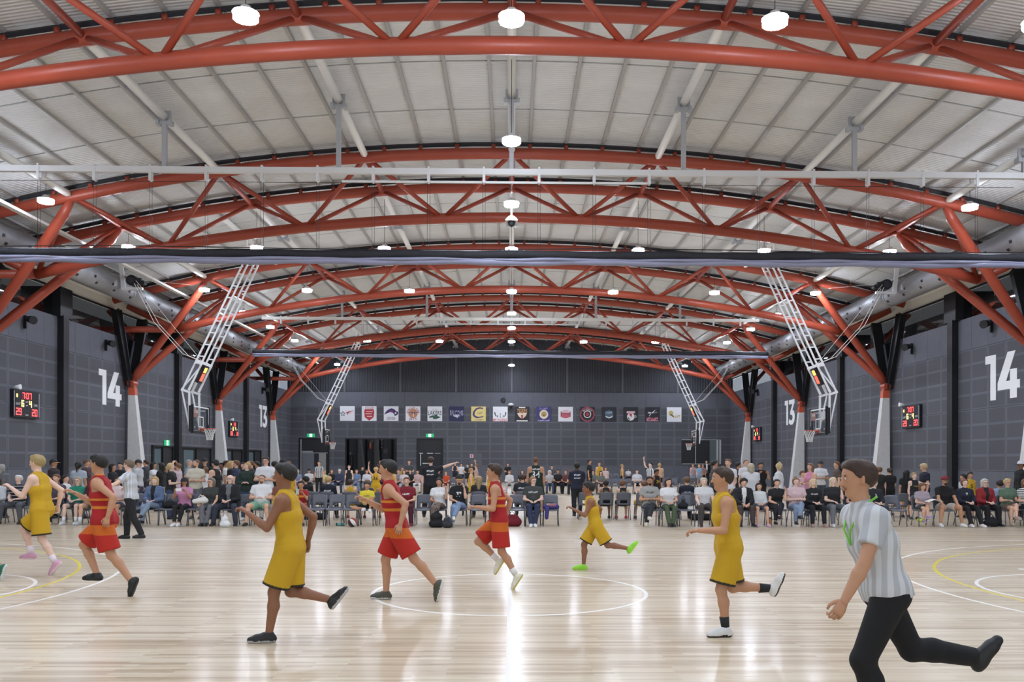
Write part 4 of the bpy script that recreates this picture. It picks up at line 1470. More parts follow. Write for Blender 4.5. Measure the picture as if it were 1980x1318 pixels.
def np_mesh(name, parts, mats):
    """parts: list of (verts, quads-or-list-of-faces, material index)"""
    me = bpy.data.meshes.new(name)
    nv = sum(len(p[0]) for p in parts)
    V = np.concatenate([np.asarray(p[0], dtype=np.float32).reshape(-1, 3) for p in parts])
    loops, starts, mi = [], [], []
    off = 0
    pos = 0
    for v, f, m in parts:
        f = np.asarray(f)
        loops.append((f + off).ravel())
        k = f.shape[1]
        starts.append(pos + k * np.arange(len(f)))
        pos += f.size
        mi.append(np.full(len(f), m, dtype=np.int32))
        off += len(v)
    loops = np.concatenate(loops).astype(np.int32)
    starts = np.concatenate(starts).astype(np.int32)
    me.vertices.add(nv)
    me.vertices.foreach_set('co', V.ravel())
    me.loops.add(len(loops))
    me.loops.foreach_set('vertex_index', loops)
    me.polygons.add(len(starts))
    me.polygons.foreach_set('loop_start', starts)
    me.polygons.foreach_set('material_index', np.concatenate(mi))
    me.polygons.foreach_set('use_smooth', np.ones(len(starts), dtype=bool))
    for m in mats:
        me.materials.append(m)
    me.update(calc_edges=True)
    return me


def tube_np(pts, rs, n=6):
    mb = MB()
    mb.path([tuple(p) for p in pts], list(rs), n)
    V = [tuple(v) for v in mb.v]
    f = [q for q in mb.f if len(q) == 4]
    for q in mb.f:
        if len(q) == n and n != 4:
            c = len(V)
            V.append(tuple(np.mean([V[i] for i in q], axis=0)))
            for i in range(0, n, 2):
                f.append((q[i], q[(i + 1) % n], q[(i + 2) % n], c))
    return np.array(V, dtype=float), np.array(f)


HANDS = {}


def hand_template(curl):
    """wrist at origin, fingers along +y, thumb towards +x, palm faces -z"""
    if curl in HANDS:
        return HANDS[curl]
    parts = [tube_np([(0, -0.015, 0), (0.002, 0.02, -0.002), (0.0, 0.06, -0.004), (0, 0.092, -0.008)], [0.024, 0.034, 0.04, 0.034], 8)]
    parts[0][0][:, 2] *= 0.42
    for i, (x, ln, y0) in enumerate(((0.03, 0.07, 0.085), (0.01, 0.08, 0.09), (-0.011, 0.074, 0.088), (-0.03, 0.058, 0.08))):
        pts = [(x, y0 - 0.02, -0.004)]
        a = 0.15 + curl * 0.4
        p = np.array([x, y0, -0.006])
        pts.append(tuple(p))
        for k, fr in enumerate((0.45, 0.32, 0.23)):
            p = p + np.array([x * 0.06, math.cos(a) * ln * fr, -math.sin(a) * ln * fr])
            pts.append(tuple(p))
            a += curl * 0.75
        parts.append(tube_np(pts, [0.0095, 0.0098, 0.009, 0.0082, 0.006], 6))
    parts.append(tube_np([(0.02, 0.012, -0.006), (0.045, 0.035, -0.014), (0.058, 0.062, -0.022), (0.054, 0.088, -0.032)], [0.014, 0.0125, 0.0105, 0.007], 6))
    V, Q, off = [], [], 0
    for v, f in parts:
        V.append(v)
        Q.append(f + off)
        off += len(v)
    HANDS[curl] = (np.concatenate(V), np.concatenate(Q))
    return HANDS[curl]


def ball_np(c, r, n=8, m=6):
    V, Q = [], []
    for i in range(m + 1):
        a = math.pi * i / m
        for j in range(n):
            b = 2 * math.pi * j / n
            V.append((c[0] + r[0] * math.sin(a) * math.cos(b), c[1] + r[1] * math.sin(a) * math.sin(b), c[2] + r[2] * math.cos(a)))
    for i in range(m):
        for j in range(n):
            Q.append((i * n + j, (i + 1) * n + j, (i + 1) * n + (j + 1) % n, i * n + (j + 1) % n))
    return np.array(V), np.array(Q)


# ---- poses, in the body's own frame: x to its right, y forward, z up. (right limb, left limb) mirrored in x
ARMS = {
    'down': ((.16, .02, -1), (.04, .16, -1)), 'lap': ((.2, .28, -1), (-.55, .8, -.12)), 'crossed': ((.32, .22, -1), (-1, .42, .12)),
    'chin': ((.0, .62, -.75), (-.12, .05, 1)), 'cheek': ((.1, .6, -.7), (.02, -.12, 1)), 'hold': ((.18, .2, -1), (-.3, 1, .1)), 'phone': ((.22, .62, -.7), (-.35, .55, .75)),
    'raise': ((.55, .1, .8), (.05, .15, 1)), 'point': ((.85, .25, .3), (.9, .3, .35)), 'hip': ((.55, -.1, -1), (-.75, .3, -.35)), 'front': ((.1, .1, -1), (-.55, .35, -.8)),
    'runf': ((.1, .45, -.85), (-.2, .75, .6)), 'runb': ((.25, -.75, -.7), (.1, .25, -.95)), 'back': ((.25, -.4, -1), (-.6, -.5, -.5)), 'knee': ((.15, .5, -.9), (-.1, .8, -.5)), 'swing': ((.3, -.5, -.8), (.2, -.1, -1)), 'wide': ((.75, .45, -.5), (.5, .75, -.25)),
    'aim': ((.2, .85, -.1), (.0, 1, .1)), 'armsup': ((.45, .2, .7), (-.6, .1, .5)),
}
LEGS = {
    'stand': (((.05, .0, -1), (.02, -.03, -1)),) * 2, 'wide': (((.16, .02, -1), (.08, -.02, -1)),) * 2,
    'walk': (((.03, .36, -1), (.0, -.02, -1)), ((.03, -.22, -1), (.0, -.5, -1))),
    'sit': (((.17, 1, .02), (.03, .08, -1)),) * 2, 'sitwide': (((.36, 1, .02), (.12, .02, -1)),) * 2, 'sitout': (((.12, 1, -.02), (.02, .5, -1)),) * 2,
    'sitx': (((.1, 1, .02), (.04, .06, -1)), ((-.18, 1, .2), (-.28, .5, -.72))), 'sitank': (((.06, 1, 0), (-.1, .35, -1)), ((.04, 1, 0), (-.14, .28, -1))),
    'lotus': (((.75, .6, -.02), (-.95, .25, -.05)), ((.25, .62, .75), (-.1, .3, -1))),
}


def person(pos, heading, H, label, skin, hair, top, bottom, shoes, arms='down', legs='stand', torso=(0, 0, 1), head=(0, 0), h=0.018,
           b=1.0, prints=(), group=None, seat=None, sole='#d9d9d8', socks=None, extras=(), armsL=None, curl=0.6, bust=0, twist=0.0, lift=0.0, footp=(0, 0), cap=None, belly=0, name='person', face=True):
    s = H / 1.75
    hs = s ** 0.45 if s < 1 else s ** 0.6
    t = nrm(torso)
    ct, st = math.cos(twist), math.sin(twist)
    xs_ = V3(ct, st, 0)
    xs_ = nrm(xs_ - t * (xs_ @ t))
    fs_ = nrm(np.cross(t, xs_)) * 1.0          # chest normal: forward
    if fs_[1] < 0 and abs(twist) < 1.5:
        fs_ = -fs_
    pel = V3(0, 0, 0)
    chest = pel + t * 0.27 * s
    neck = pel + t * 0.505 * s
    hy, hp = head
    fwd = V3(math.sin(-hy), math.cos(-hy), 0)
    hd = nrm(V3(0, 0, 1) * math.cos(hp) + fwd * -math.sin(hp) * -1 + t * 0.35)
    ff = nrm(fwd - hd * (fwd @ hd))
    hx = np.cross(ff, hd)
    hc = neck + nrm(hd + t * 0.5) * (0.113 * s + 0.04 * hs)
    J = {}
    la = LEGS[legs] if isinstance(legs, str) else legs
    aR = ARMS[arms] if isinstance(arms, str) else arms
    aL = aR if armsL is None else (ARMS[armsL] if isinstance(armsL, str) else armsL)
    for sd, sg, ad in (('R', 1, aR), ('L', -1, aL)):
        sh = neck - t * 0.078 * s + xs_ * sg * 0.172 * s * (0.5 + 0.5 * b)
        fr = lambda d: nrm(xs_ * d[0] * sg + fs_ * d[1] + V3(0, 0, 1) * d[2])
        el = sh + fr(ad[0]) * 0.28 * s
        wr = el + fr(ad[1]) * 0.245 * s
        J['sh' + sd], J['el' + sd], J['wr' + sd], J['hd' + sd] = sh, el, wr, fr(ad[1])
        lg = la[0] if sd == 'R' else la[1]
        hip = pel + V3(sg * 0.088 * s, 0, -0.035 * s)
        kn = hip + nrm((lg[0][0] * sg, lg[0][1], lg[0][2])) * 0.425 * s
        sdir = nrm((lg[1][0] * sg, lg[1][1], lg[1][2]))
        an = kn + sdir * 0.40 * s
        J['hip' + sd], J['kn' + sd], J['an' + sd] = hip, kn, an
        pt = footp[0 if sd == 'R' else 1]
        if abs(pt) < 1e-6:
            fd = nrm(V3(sg * 0.14, 1, 0))
            up = V3(0, 0, 1)
        else:   # foot turned with the shin
            base = nrm(np.cross(V3(1, 0, 0), sdir)) * -1
            if base[1] < 0 and sdir[2] < -0.3:
                base = -base
            fd = nrm(base * math.cos(pt) + sdir * math.sin(pt))
            up = nrm(np.cross(V3(1, 0, 0), fd))
            if up @ sdir > 0:
                up = -up
        J['fd' + sd], J['up' + sd] = fd, up
    fs = 0.55 * s + 0.45
    ah = 0.075 * fs
    low = min(min((J['an' + q] - J['up' + q] * ah)[2], (J['an' + q] - J['up' + q] * ah + J['fd' + q] * 0.17 * fs)[2]) for q in 'RL')
    dz = -low + lift
    if seat is not None:
        dz = seat + 0.095 * s * b
    off = V3(0, 0, dz)
    for k_ in J:
        if k_[:2] not in ('hd', 'fd', 'up'):
            J[k_] = J[k_] + off
    pel, chest, neck, hc = pel + off, chest + off, neck + off, hc + off
    if seat is not None:
        # keep the feet on the floor: bend the shin to reach it
        for q in 'RL':
            foot = J['an' + q][2] - ah
            if foot < 0 or (legs in ('sit', 'sitwide', 'sitout', 'sitank') and foot > 0):
                v = J['an' + q] - J['kn' + q]
                v = v * ((J['kn' + q][2] - ah) / max(1e-3, J['kn' + q][2] - J['an' + q][2]))
                J['an' + q] = J['kn' + q] + v
    o = thing(name, label, 'person', pos, heading, group)
    bw = 0.35 + 0.65 * b
    k = 0.03

    # ---------------- body
    def torso_prims(e, kk=0.05, hem=0.0):
        B = []
        B.append((J['hipL'] * 0.96 + pel * 0.04 + t * 0.03, J['hipR'] * 0.96 + pel * 0.04 + t * 0.03, 0.102 * s * bw + e, 0.102 * s * bw + e, kk, 0))
        w = pel + t * 0.13 * s
        B.append((w - xs_ * 0.05 * s * b, w + xs_ * 0.05 * s * b, 0.098 * s * b + e, 0.098 * s * b + e, kk, 0))
        B.append((chest - xs_ * 0.068 * s * bw, chest + xs_ * 0.068 * s * bw, 0.11 * s * bw + e, 0.11 * s * bw + e, kk, 0))
        u = pel + t * 0.40 * s
        B.append((u - xs_ * 0.095 * s * bw, u + xs_ * 0.095 * s * bw, 0.083 * s * bw + e, 0.083 * s * bw + e, kk, 0))
        B.append((J['shL'] + t * 0.0, J['shR'] + t * 0.0, 0.05 * s + e, 0.05 * s + e, kk, 0))
        B.append((neck - t * 0.05 * s, neck + t * 0.0, 0.07 * s + e * 0.8, 0.052 * s + e * 0.5, kk * 0.6, 0))
        for q_ in 'RL':
            B.append((neck - t * 0.012 * s, J['sh' + q_] + t * 0.012 * s, 0.04 * s + e, 0.044 * s + e, kk * 0.5, 0))
        if bust:
            for g in (-1, 1):
                B.append((chest + t * 0.05 * s + fs_ * 0.07 * s + xs_ * g * 0.07 * s,) * 2 + (0.062 * s * bust + e, 0.062 * s * bust + e, 0.04, 0))
        if belly:
            B.append((pel + t * 0.14 * s + fs_ * 0.07 * s,) * 2 + (0.1 * s * b * belly + e, 0.1 * s * b * belly + e, 0.06, 0))
        return B

    B = torso_prims(0)
    B.append((neck - t * 0.02 * s, hc - hd * 0.05 * hs - ff * 0.01, 0.05 * s, 0.047 * hs, 0.025, 0))
    cr = hc + hd * 0.03 * hs
    B.append((cr - ff * 0.022 * hs, cr + ff * 0.012 * hs, 0.084 * hs, 0.08 * hs, 0.02, 0))
    B.append((hc - hd * 0.03 * hs + ff * 0.03 * hs, hc - hd * 0.078 * hs + ff * 0.048 * hs, 0.058 * hs, 0.034 * hs, 0.03, 0))
    B.append((hc + ff * 0.088 * hs + hd * 0.012 * hs, hc + ff * 0.104 * hs - hd * 0.022 * hs, 0.008 * hs, 0.0135 * hs, 0.012, 0))
    for g in (-1, 1):
        B.append((hc + hx * g * 0.083 * hs + hd * 0.02 * hs, hc + hx * g * 0.078 * hs - hd * 0.018 * hs, 0.017 * hs, 0.012 * hs, 0.008, 0))
    for q in 'RL':
        B.append((J['sh' + q], J['el' + q], 0.05 * s * bw, 0.037 * s * bw, k, 0))
        m_ = J['el' + q] * 0.7 + J['wr' + q] * 0.3
        B.append((J['el' + q], m_, 0.037 * s * bw, 0.039 * s * bw, 0.015, 0))
        B.append((m_, J['wr' + q], 0.039 * s * bw, 0.025 * s, 0.015, 0))
        B.append((J['hip' + q], J['kn' + q], 0.09 * s * bw, 0.054 * s * bw, 0.05, 0))
        cf = J['kn' + q] * 0.68 + J['an' + q] * 0.32
        bk = nrm(np.cross(J['an' + q] - J['kn' + q], V3(1, 0, 0)))
        if bk[1] > 0:
            bk = -bk
        B.append((J['kn' + q], cf + bk * 0.012 * s, 0.05 * s * bw, 0.053 * s * bw, 0.03, 0))
        B.append((cf + bk * 0.012 * s, J['an' + q], 0.053 * s * bw, 0.035 * s, 0.03, 0))
    P, Q = nets(*field(B, h), h)
    parts = [(P, Q, 0)]
    for q, sg in (('R', 1), ('L', -1)):
        HV, HQ = hand_template(curl)
        y_ = J['hd' + q]
        z_ = V3(0, 0, 1) if abs(y_[2]) < 0.8 else -fs_ * 1.0
        if abs(y_[2]) >= 0.8:
            z_ = xs_ * sg            # back of the hand turned outwards
        z_ = nrm(z_ - y_ * (z_ @ y_))
        x_ = np.cross(y_, z_)
        tx_ = x_ * (1 if (x_ @ (-xs_ * sg + fs_)) > 0 else -1)
        HS = hs * 0.96
        Wd = J['wr' + q] + (HV[:, :1] * tx_ + HV[:, 1:2] * y_ + HV[:, 2:3] * z_) * HS
        parts.append((Wd, HQ if (np.cross(tx_, y_) @ z_) > 0 else HQ[:, ::-1], 0))
    sm = mat('skin_' + skin[1:], skin, 0.55)
    bm = [sm, mat('eye_dark', '#2a1d18', 0.3), mat('lip_' + skin[1:], '#%02x%02x%02x' % (max(0, int(int(skin[1:3], 16) * 0.82)), max(0, int(int(skin[3:5], 16) * 0.6)), max(0, int(int(skin[5:7], 16) * 0.6))), 0.5), mat('eye_white', '#e9e6e2', 0.4)]
    if face and h < 0.029:
        R3 = np.stack([hx, ff, hd], 1)
        for g in (-1, 1):
            v, f = ball_np((0, 0, 0), (0.0125 * hs, 0.006 * hs, 0.0065 * hs))
            parts.append((hc + (v + V3(g * 0.031, 0.0885, 0.016) * hs) @ R3.T, f, 3))
            v, f = ball_np((0, 0, 0), (0.006 * hs, 0.006 * hs, 0.0062 * hs), 6, 4)
            parts.append((hc + (v + V3(g * 0.031, 0.0905, 0.016) * hs) @ R3.T, f, 1))
            v, f = ball_np((0, 0, 0), (0.018 * hs, 0.006 * hs, 0.0035 * hs), 6, 4)
            parts.append((hc + (v + V3(g * 0.032, 0.0895, 0.034) * hs) @ R3.T, f, 1))
        v, f = ball_np((0, 0, 0), (0.023 * hs, 0.007 * hs, 0.0065 * hs))
        parts.append((hc + (v + V3(0, 0.0845, -0.05) * hs) @ R3.T, f, 2))
    link('body', np_mesh('body', parts, bm), o)

    # ---------------- hair
    hk, hcol = hair
    if hk != 'bald':
        hm = mat('hair_' + hcol[1:], hcol, 0.6, bump=0.5, bscale=45)
        e = {'buzz': 0.006, 'short': 0.014, 'mop': 0.024}.get(hk, 0.016) * hs
        if cap:
            e = min(e, 0.009 * hs)
        Hh = [(cr - ff * 0.026 * hs, cr + ff * 0.008 * hs, 0.084 * hs + e, 0.08 * hs + e, 0.0, 0)]
        if hk in ('short', 'mop', 'bob', 'long') and not cap:
            rr = np.random.default_rng(int(abs(pos[0]) * 1000) % 9973)
            for _ in range(9):
                az, el_ = rr.uniform(-2.4, 2.4), rr.uniform(0.35, 1.3)
                dv_ = ff * math.cos(az) * math.cos(el_) + hx * math.sin(az) * math.cos(el_) + hd * math.sin(el_)
                rb_ = rr.uniform(0.026, 0.04) * hs
                c_b = cr + dv_ * (0.084 * hs + e - rb_ * 0.62)
                Hh.append((c_b, c_b + hx * 0.008, rb_, rb_ * 0.9, 0.012, 0))
            Hh.append((cr + ff * 0.045 * hs + hd * 0.06 * hs - hx * 0.03 * hs, cr + ff * 0.05 * hs + hd * 0.058 * hs + hx * 0.03 * hs, 0.036 * hs, 0.034 * hs, 0.012, 0))
        if hk in ('long', 'bob', 'pony', 'bun'):
            Hh.append((cr - ff * 0.03 * hs, hc - hd * 0.03 * hs - ff * 0.045 * hs, 0.09 * hs, 0.07 * hs, 0.02, 0))
        if hk in ('long', 'bob'):
            ln = 0.26 if hk == 'long' else 0.13
            Hh.append((hc - ff * 0.05 * hs, hc - ff * 0.07 * hs - V3(0, 0, 1) * ln * hs, 0.08 * hs, 0.055 * hs, 0.03, 0))
            for g in (-1, 1):
                Hh.append((cr + hx * g * 0.07 * hs, hc + hx * g * 0.085 * hs - V3(0, 0, 1) * (ln * 0.75) * hs - ff * 0.01, 0.035 * hs, 0.028 * hs, 0.03, 0))
        if hk == 'pony':
            Hh.append((cr - ff * 0.09 * hs + hd * 0.02 * hs, cr - ff * 0.13 * hs - V3(0, 0, 1) * 0.04 * hs, 0.03 * hs, 0.035 * hs, 0.02, 0))
            Hh.append((cr - ff * 0.13 * hs - V3(0, 0, 1) * 0.04 * hs, cr - ff * 0.11 * hs - V3(0, 0, 1) * 0.24 * hs, 0.036 * hs, 0.012 * hs, 0.02, 0))
        if hk == 'bun':
            Hh.append((cr - ff * 0.05 * hs + hd * 0.095 * hs,) * 2 + (0.042 * hs, 0.042 * hs, 0.01, 0))
        a_, b_, c_ = ff.astype(np.float32), hd.astype(np.float32), cr.astype(np.float32)
        x32 = hx.astype(np.float32)
        lowc = {'buzz': -0.085, 'short': -0.085, 'mop': -0.09}.get(hk, -1.0)
        line = {'mop': 0.02}.get(hk, 0.045)

        def hcut(X, Y, Z):
            fy = (X - c_[0]) * a_[0] + (Y - c_[1]) * a_[1] + (Z - c_[2]) * a_[2]
            uz = (X - c_[0]) * b_[0] + (Y - c_[1]) * b_[1] + (Z - c_[2]) * b_[2]
            slant = np.float32(0.85) * fy + np.float32(-0.02 if hk != 'mop' else -0.034) * np.float32(hs) - uz
            sx_ = np.abs((X - c_[0]) * x32[0] + (Y - c_[1]) * x32[1] + (Z - c_[2]) * x32[2])
            slant = slant - np.float32(0.35) * np.clip(sx_ - np.float32(0.045 * hs), 0, 1) * (fy < np.float32(0.045 * hs))
            if lowc > -0.9:      # cropped hair ends on a line from forehead to nape
                return np.maximum(slant, lowc * hs - uz)
            return np.minimum(fy - np.float32(0.025 * hs), slant)
        P, Q = nets(*field(Hh, h * 0.85, hcut), h * 0.85)
        if len(Q):
            link('hair', np_mesh('hair', [(P, Q, 0)], [hm]), o)
    if 'beard' in extras:
        Hh = [(hc - hd * 0.045 * hs + ff * 0.035 * hs, hc - hd * 0.09 * hs + ff * 0.05 * hs, 0.062 * hs, 0.036 * hs, 0.01, 0)]
        a_, b_, c_ = ff.astype(np.float32), hd.astype(np.float32), hc.astype(np.float32)

        def bcut(X, Y, Z):
            uz = (X - c_[0]) * b_[0] + (Y - c_[1]) * b_[1] + (Z - c_[2]) * b_[2]
            return uz + 0.052 * hs
        P, Q = nets(*field(Hh, h * 0.85, bcut), h * 0.85)
        if len(Q):
            link('beard', np_mesh('beard', [(P, Q, 0)], [mat('hair_' + (hcol if hk != 'bald' else '#3a2a20')[1:], hcol if hk != 'bald' else '#3a2a20', 0.6, bump=0.5, bscale=45)]), o)
    if cap:
        q = MB()
        n1, n2 = 14, 5
        vs = []
        c0 = cr + hd * 0.012 * hs
        for i in range(n2 + 1):
            a = math.pi / 2 * i / n2
            for j in range(n1):
                bb = 2 * math.pi * j / n1
                vs.append(tuple(c0 + (hx * math.cos(bb) * 0.104 + ff * math.sin(bb) * 0.114 - ff * 0.008) * hs * math.cos(a) + hd * math.sin(a) * 0.106 * hs))
        q.add(vs, [(i * n1 + j, i * n1 + (j + 1) % n1, (i + 1) * n1 + (j + 1) % n1, (i + 1) * n1 + j) for i in range(n2) for j in range(n1)])
        cp = q.build('cap', mat('cap_' + cap[0][1:], cap[0], 0.7), o, True)
        q = MB()
        vs = []
        for j in range(9):
            bb = math.pi * (0.12 + 0.76 * j / 8)
            p0 = c0 + (hx * math.cos(bb) * 0.103 + ff * math.sin(bb) * 0.104) * hs
            p1 = c0 + (hx * math.cos(bb) * 0.105 + ff * (math.sin(bb) * 0.19 + 0.0)) * hs - hd * 0.012 * hs
            vs += [tuple(p0), tuple(p1), tuple(p1 - hd * 0.006), tuple(p0 - hd * 0.006)]
        fs2 = []
        for j in range(8):
            for i in range(4):
                fs2.append((4 * j + i, 4 * j + 4 + i, 4 * j + 4 + (i + 1) % 4, 4 * j + (i + 1) % 4))
        q.add(vs, fs2)
        q.build('brim', mat('cap_' + cap[1][1:], cap[1], 0.7), cp)
    if 'glasses' in extras:
        q = MB()
        for g in (-1, 1):
            c1 = hc + hx * g * 0.033 * hs + ff * 0.102 * hs + hd * 0.016 * hs
            q.path([tuple(c1 + (hx * math.cos(a) * 0.024 + hd * math.sin(a) * 0.017) * hs) for a in np.linspace(0, 2 * math.pi, 10, endpoint=False)], 0.0028 * hs, 4, closed=True)
            q.tube(tuple(c1 + hx * g * 0.024 * hs), tuple(hc + hx * g * 0.086 * hs + hd * 0.02 * hs), 0.0026 * hs, 4)
        q.tube(tuple(hc + hx * 0.01 * hs + ff * 0.104 * hs + hd * 0.018 * hs), tuple(hc - hx * 0.01 * hs + ff * 0.104 * hs + hd * 0.018 * hs), 0.0026 * hs, 4)
        q.build('glasses', mat('glasses_frame', '#26201e', 0.4), o)

    # ---------------- upper garment
    tk, tcol = top[0], top[1]
    tm = top[2] if len(top) > 2 else cloth(tcol)
    e = {'jersey': 0.017, 'tee': 0.016, 'long': 0.018, 'jacket': 0.028, 'tank': 0.01, 'dress': 0.016}[tk] * s
    G = torso_prims(e)
    sl = {'jersey': 0, 'tank': 0, 'tee': 0.6, 'dress': 0.5}.get(tk, 1.95)
    for q in 'RL':
        if sl > 0:
            u1 = J['sh' + q] + (J['el' + q] - J['sh' + q]) * min(sl, 1)
            G.append((J['sh' + q], u1, (0.05 * bw + 0.004) * s + e, (0.043 * bw) * s + e + (0.012 if tk == 'tee' else 0), 0.03, 1 if sl < 1 else 0))
            if sl > 1:
                u2 = J['el' + q] + (J['wr' + q] - J['el' + q]) * (sl - 1)
                G.append((J['el' + q], u2, 0.04 * bw * s + e, 0.03 * s + e * 0.8, 0.02, 1))
    # hem hangs a little below the hips
    hemz = pel - t * 0.07 * s
    if legs not in ('sit', 'sitwide', 'sitx', 'sitank', 'sitout', 'lotus') and seat is None:
        G.append((pel - xs_ * 0.055 * s * b, hemz - xs_ * 0.055 * s * b, 0.105 * s * bw + e, 0.113 * s * bw + e, 0.03, 1))
        G.append((pel + xs_ * 0.055 * s * b, hemz + xs_ * 0.055 * s * b, 0.105 * s * bw + e, 0.113 * s * bw + e, 0.03, 1))
    if tk == 'dress':
        for q in 'RL':
            G.append((J['hip' + q], J['hip' + q] + (J['kn' + q] - J['hip' + q]) * 1.0, 0.1 * s * bw + e, 0.085 * s + e, 0.08, 1))
    tt, nk = t.astype(np.float32), (neck + t * (0.05 if tk in ('jacket', 'long') else 0.034) * s).astype(np.float32)
    lo_, hm_ = t.astype(np.float32), (hemz if seat is None else pel - t * 0.09 * s).astype(np.float32)
    wid = [np.float32(v) for v in (0.125 * s,)]
    xs32, ne32 = xs_.astype(np.float32), neck.astype(np.float32)

    def tcut(X, Y, Z):
        d1 = (X - nk[0]) * tt[0] + (Y - nk[1]) * tt[1] + (Z - nk[2]) * tt[2]
        r = d1
        if tk != 'dress':
            r = np.maximum(r, -((X - hm_[0]) * lo_[0] + (Y - hm_[1]) * lo_[1] + (Z - hm_[2]) * lo_[2]))
        if sl == 0:   # arm holes: keep only the straps near the neck above the chest
            dx = np.abs((X - ne32[0]) * xs32[0] + (Y - ne32[1]) * xs32[1] + (Z - ne32[2]) * xs32[2])
            up = d1 + np.float32(0.215 * s)
            r = np.maximum(r, np.minimum(dx - wid[0], up))
        return r
    P, Q = nets(*field(G, h, tcut), h)
    tparts, tms = [(P, Q, 0)], [tm]
    if tk == 'jacket' and len(top) > 3:
        # open front: the strip between the lapels is the shirt underneath
        C = P[Q].mean(1)
        rel = C - pel
        hgt = rel @ t
        inn = (np.abs(rel @ xs_) < (0.02 + 0.1 * hgt) * s) & ((C - (pel + np.outer(hgt, t))) @ fs_ > 0.05 * s) & (np.abs(rel @ xs_) < 0.075 * s)
        if inn.any():
            tparts, tms = [(P, Q[~inn], 0), (P, Q[inn], 1)], [tm, cloth(top[3])]
    tob = link({'jersey': 'jersey', 'tee': 'shirt', 'long': 'long_sleeve_top', 'jacket': 'jacket', 'tank': 'vest', 'dress': 'dress'}[tk], np_mesh('top', tparts, tms), o)
    if prints:
        bv = BVHTree.FromPolygons([tuple(v) for v in P.tolist()], Q.tolist())
        for (txt, side, w, hh, zf, c) in prints:
            dirn = fs_ if side == 'front' else -fs_
            cen = pel + t * zf * s
            mb_ = MB()
            ok = True

            def pf(a, b2):
                p = cen + xs_ * a * s * (1 if side == 'back' else -1) + t * b2 * s
                org = Vector(p + dirn * 0.6)
                hit = bv.ray_cast(org, Vector(-dirn))
                return tuple((hit[0] + Vector(dirn) * 0.004) if hit[0] is not None else Vector(p + dirn * 0.12 * s))
            put_text(mb_, txt, pf, w=w, h=hh)
            mb_.build('shirt_print', mat('print_' + c[1:], c, 0.55), tob)

    # ---------------- lower garment
    bk_, bcol = bottom[0], bottom[1]
    if bk_ != 'none':
        bmx = bottom[2] if len(bottom) > 2 else cloth(bcol)
        e2 = {'pants': 0.014, 'leggings': 0.006, 'shorts': 0.026, 'baggy': 0.04, 'skirt': 0.03}[bk_] * s
        G = [(J['hipL'] * 0.96 + pel * 0.04, J['hipR'] * 0.96 + pel * 0.04, 0.1 * s * bw + e2 * 0.7, 0.1 * s * bw + e2 * 0.7, 0.04, 0),
             (pel + t * 0.05 * s - xs_ * 0.05 * s, pel + t * 0.05 * s + xs_ * 0.05 * s, 0.1 * s * bw + e2 * 0.4, 0.1 * s * bw + e2 * 0.4, 0.04, 0)]
        for q in 'RL':
            d = J['kn' + q] - J['hip' + q]
            if bk_ in ('shorts', 'baggy', 'skirt'):
                fr_ = {'shorts': 0.7, 'baggy': 0.86, 'skirt': 0.8}[bk_]
                G.append((J['hip' + q], J['hip' + q] + d * fr_, 0.092 * s * bw + e2 * 0.7, (0.072 if bk_ == 'shorts' else 0.088) * s * bw + e2, 0.012, 1))
            else:
                G.append((J['hip' + q], J['kn' + q], 0.092 * s * bw + e2, 0.057 * s * bw + e2, 0.03, 0))
                an = J['an' + q] * (0.99 if bk_ == 'pants' else 0.9) + J['kn' + q] * (0.01 if bk_ == 'pants' else 0.1)
                cf = J['kn' + q] * 0.68 + J['an' + q] * 0.32
                bk = nrm(np.cross(J['an' + q] - J['kn' + q], V3(1, 0, 0)))
                bk = -bk if bk[1] > 0 else bk
                G.append((J['kn' + q], cf + bk * 0.012 * s, 0.057 * s * bw + e2, 0.057 * s * bw + e2, 0.025, 0))
                G.append((cf + bk * 0.012 * s, an, 0.057 * s * bw + e2, 0.042 * s + e2 * 1.15, 0.025, 1))
        P, Q = nets(*field(G, h), h)
        bparts, bms = [(P, Q, 0)], [bmx]
        trims = []
        if len(bottom) > 3 and h < 0.016:
            for q in 'RL':
                d = J['kn' + q] - J['hip' + q]
                dn_ = nrm(d)
                st_ = (J['hip' + q] + d * (fr_ - 0.06)).astype(np.float32)
                d32 = dn_.astype(np.float32)
                rA, rB = 0.092 * s * bw + e2 * 0.7 + 0.004, 0.088 * s * bw + e2 + 0.004
                gp = [(J['hip' + q], J['hip' + q] + d * (fr_ + 0.004), rA, rB, 0.0, 1)]
                Pt, Qt = nets(*field(gp, h * 0.8, lambda X, Y, Z: -((X - st_[0]) * d32[0] + (Y - st_[1]) * d32[1] + (Z - st_[2]) * d32[2])), h * 0.8)
                trims.append((Pt, Qt))
        elif len(bottom) > 3:
            C = P[Q].mean(1)
            hemm = np.zeros(len(Q), bool)
            for q in 'RL':
                d = J['kn' + q] - J['hip' + q]
                tt_ = (C - J['hip' + q]) @ d / (d @ d)
                near = np.linalg.norm(C - J['hip' + q] - np.outer(tt_, d), axis=1) < 0.14 * s
                hemm |= near & (tt_ > fr_ - 0.055)
            if hemm.any():
                bparts, bms = [(P, Q[~hemm], 0), (P, Q[hemm], 1)], [bmx, cloth(bottom[3])]
        link({'pants': 'trousers', 'leggings': 'leggings', 'shorts': 'shorts', 'baggy': 'basketball_shorts', 'skirt': 'skirt'}[bk_], np_mesh('bottom', bparts, bms), o)
        for Pt, Qt in trims:
            link('hem_trim', np_mesh('trim', [(Pt, Qt, 0)], [cloth(bottom[3])]), o)

    # ---------------- feet
    shm = [mat('shoe_' + shoes[1:], shoes, 0.5), mat('sole_' + sole[1:], sole, 0.6)] if shoes else None
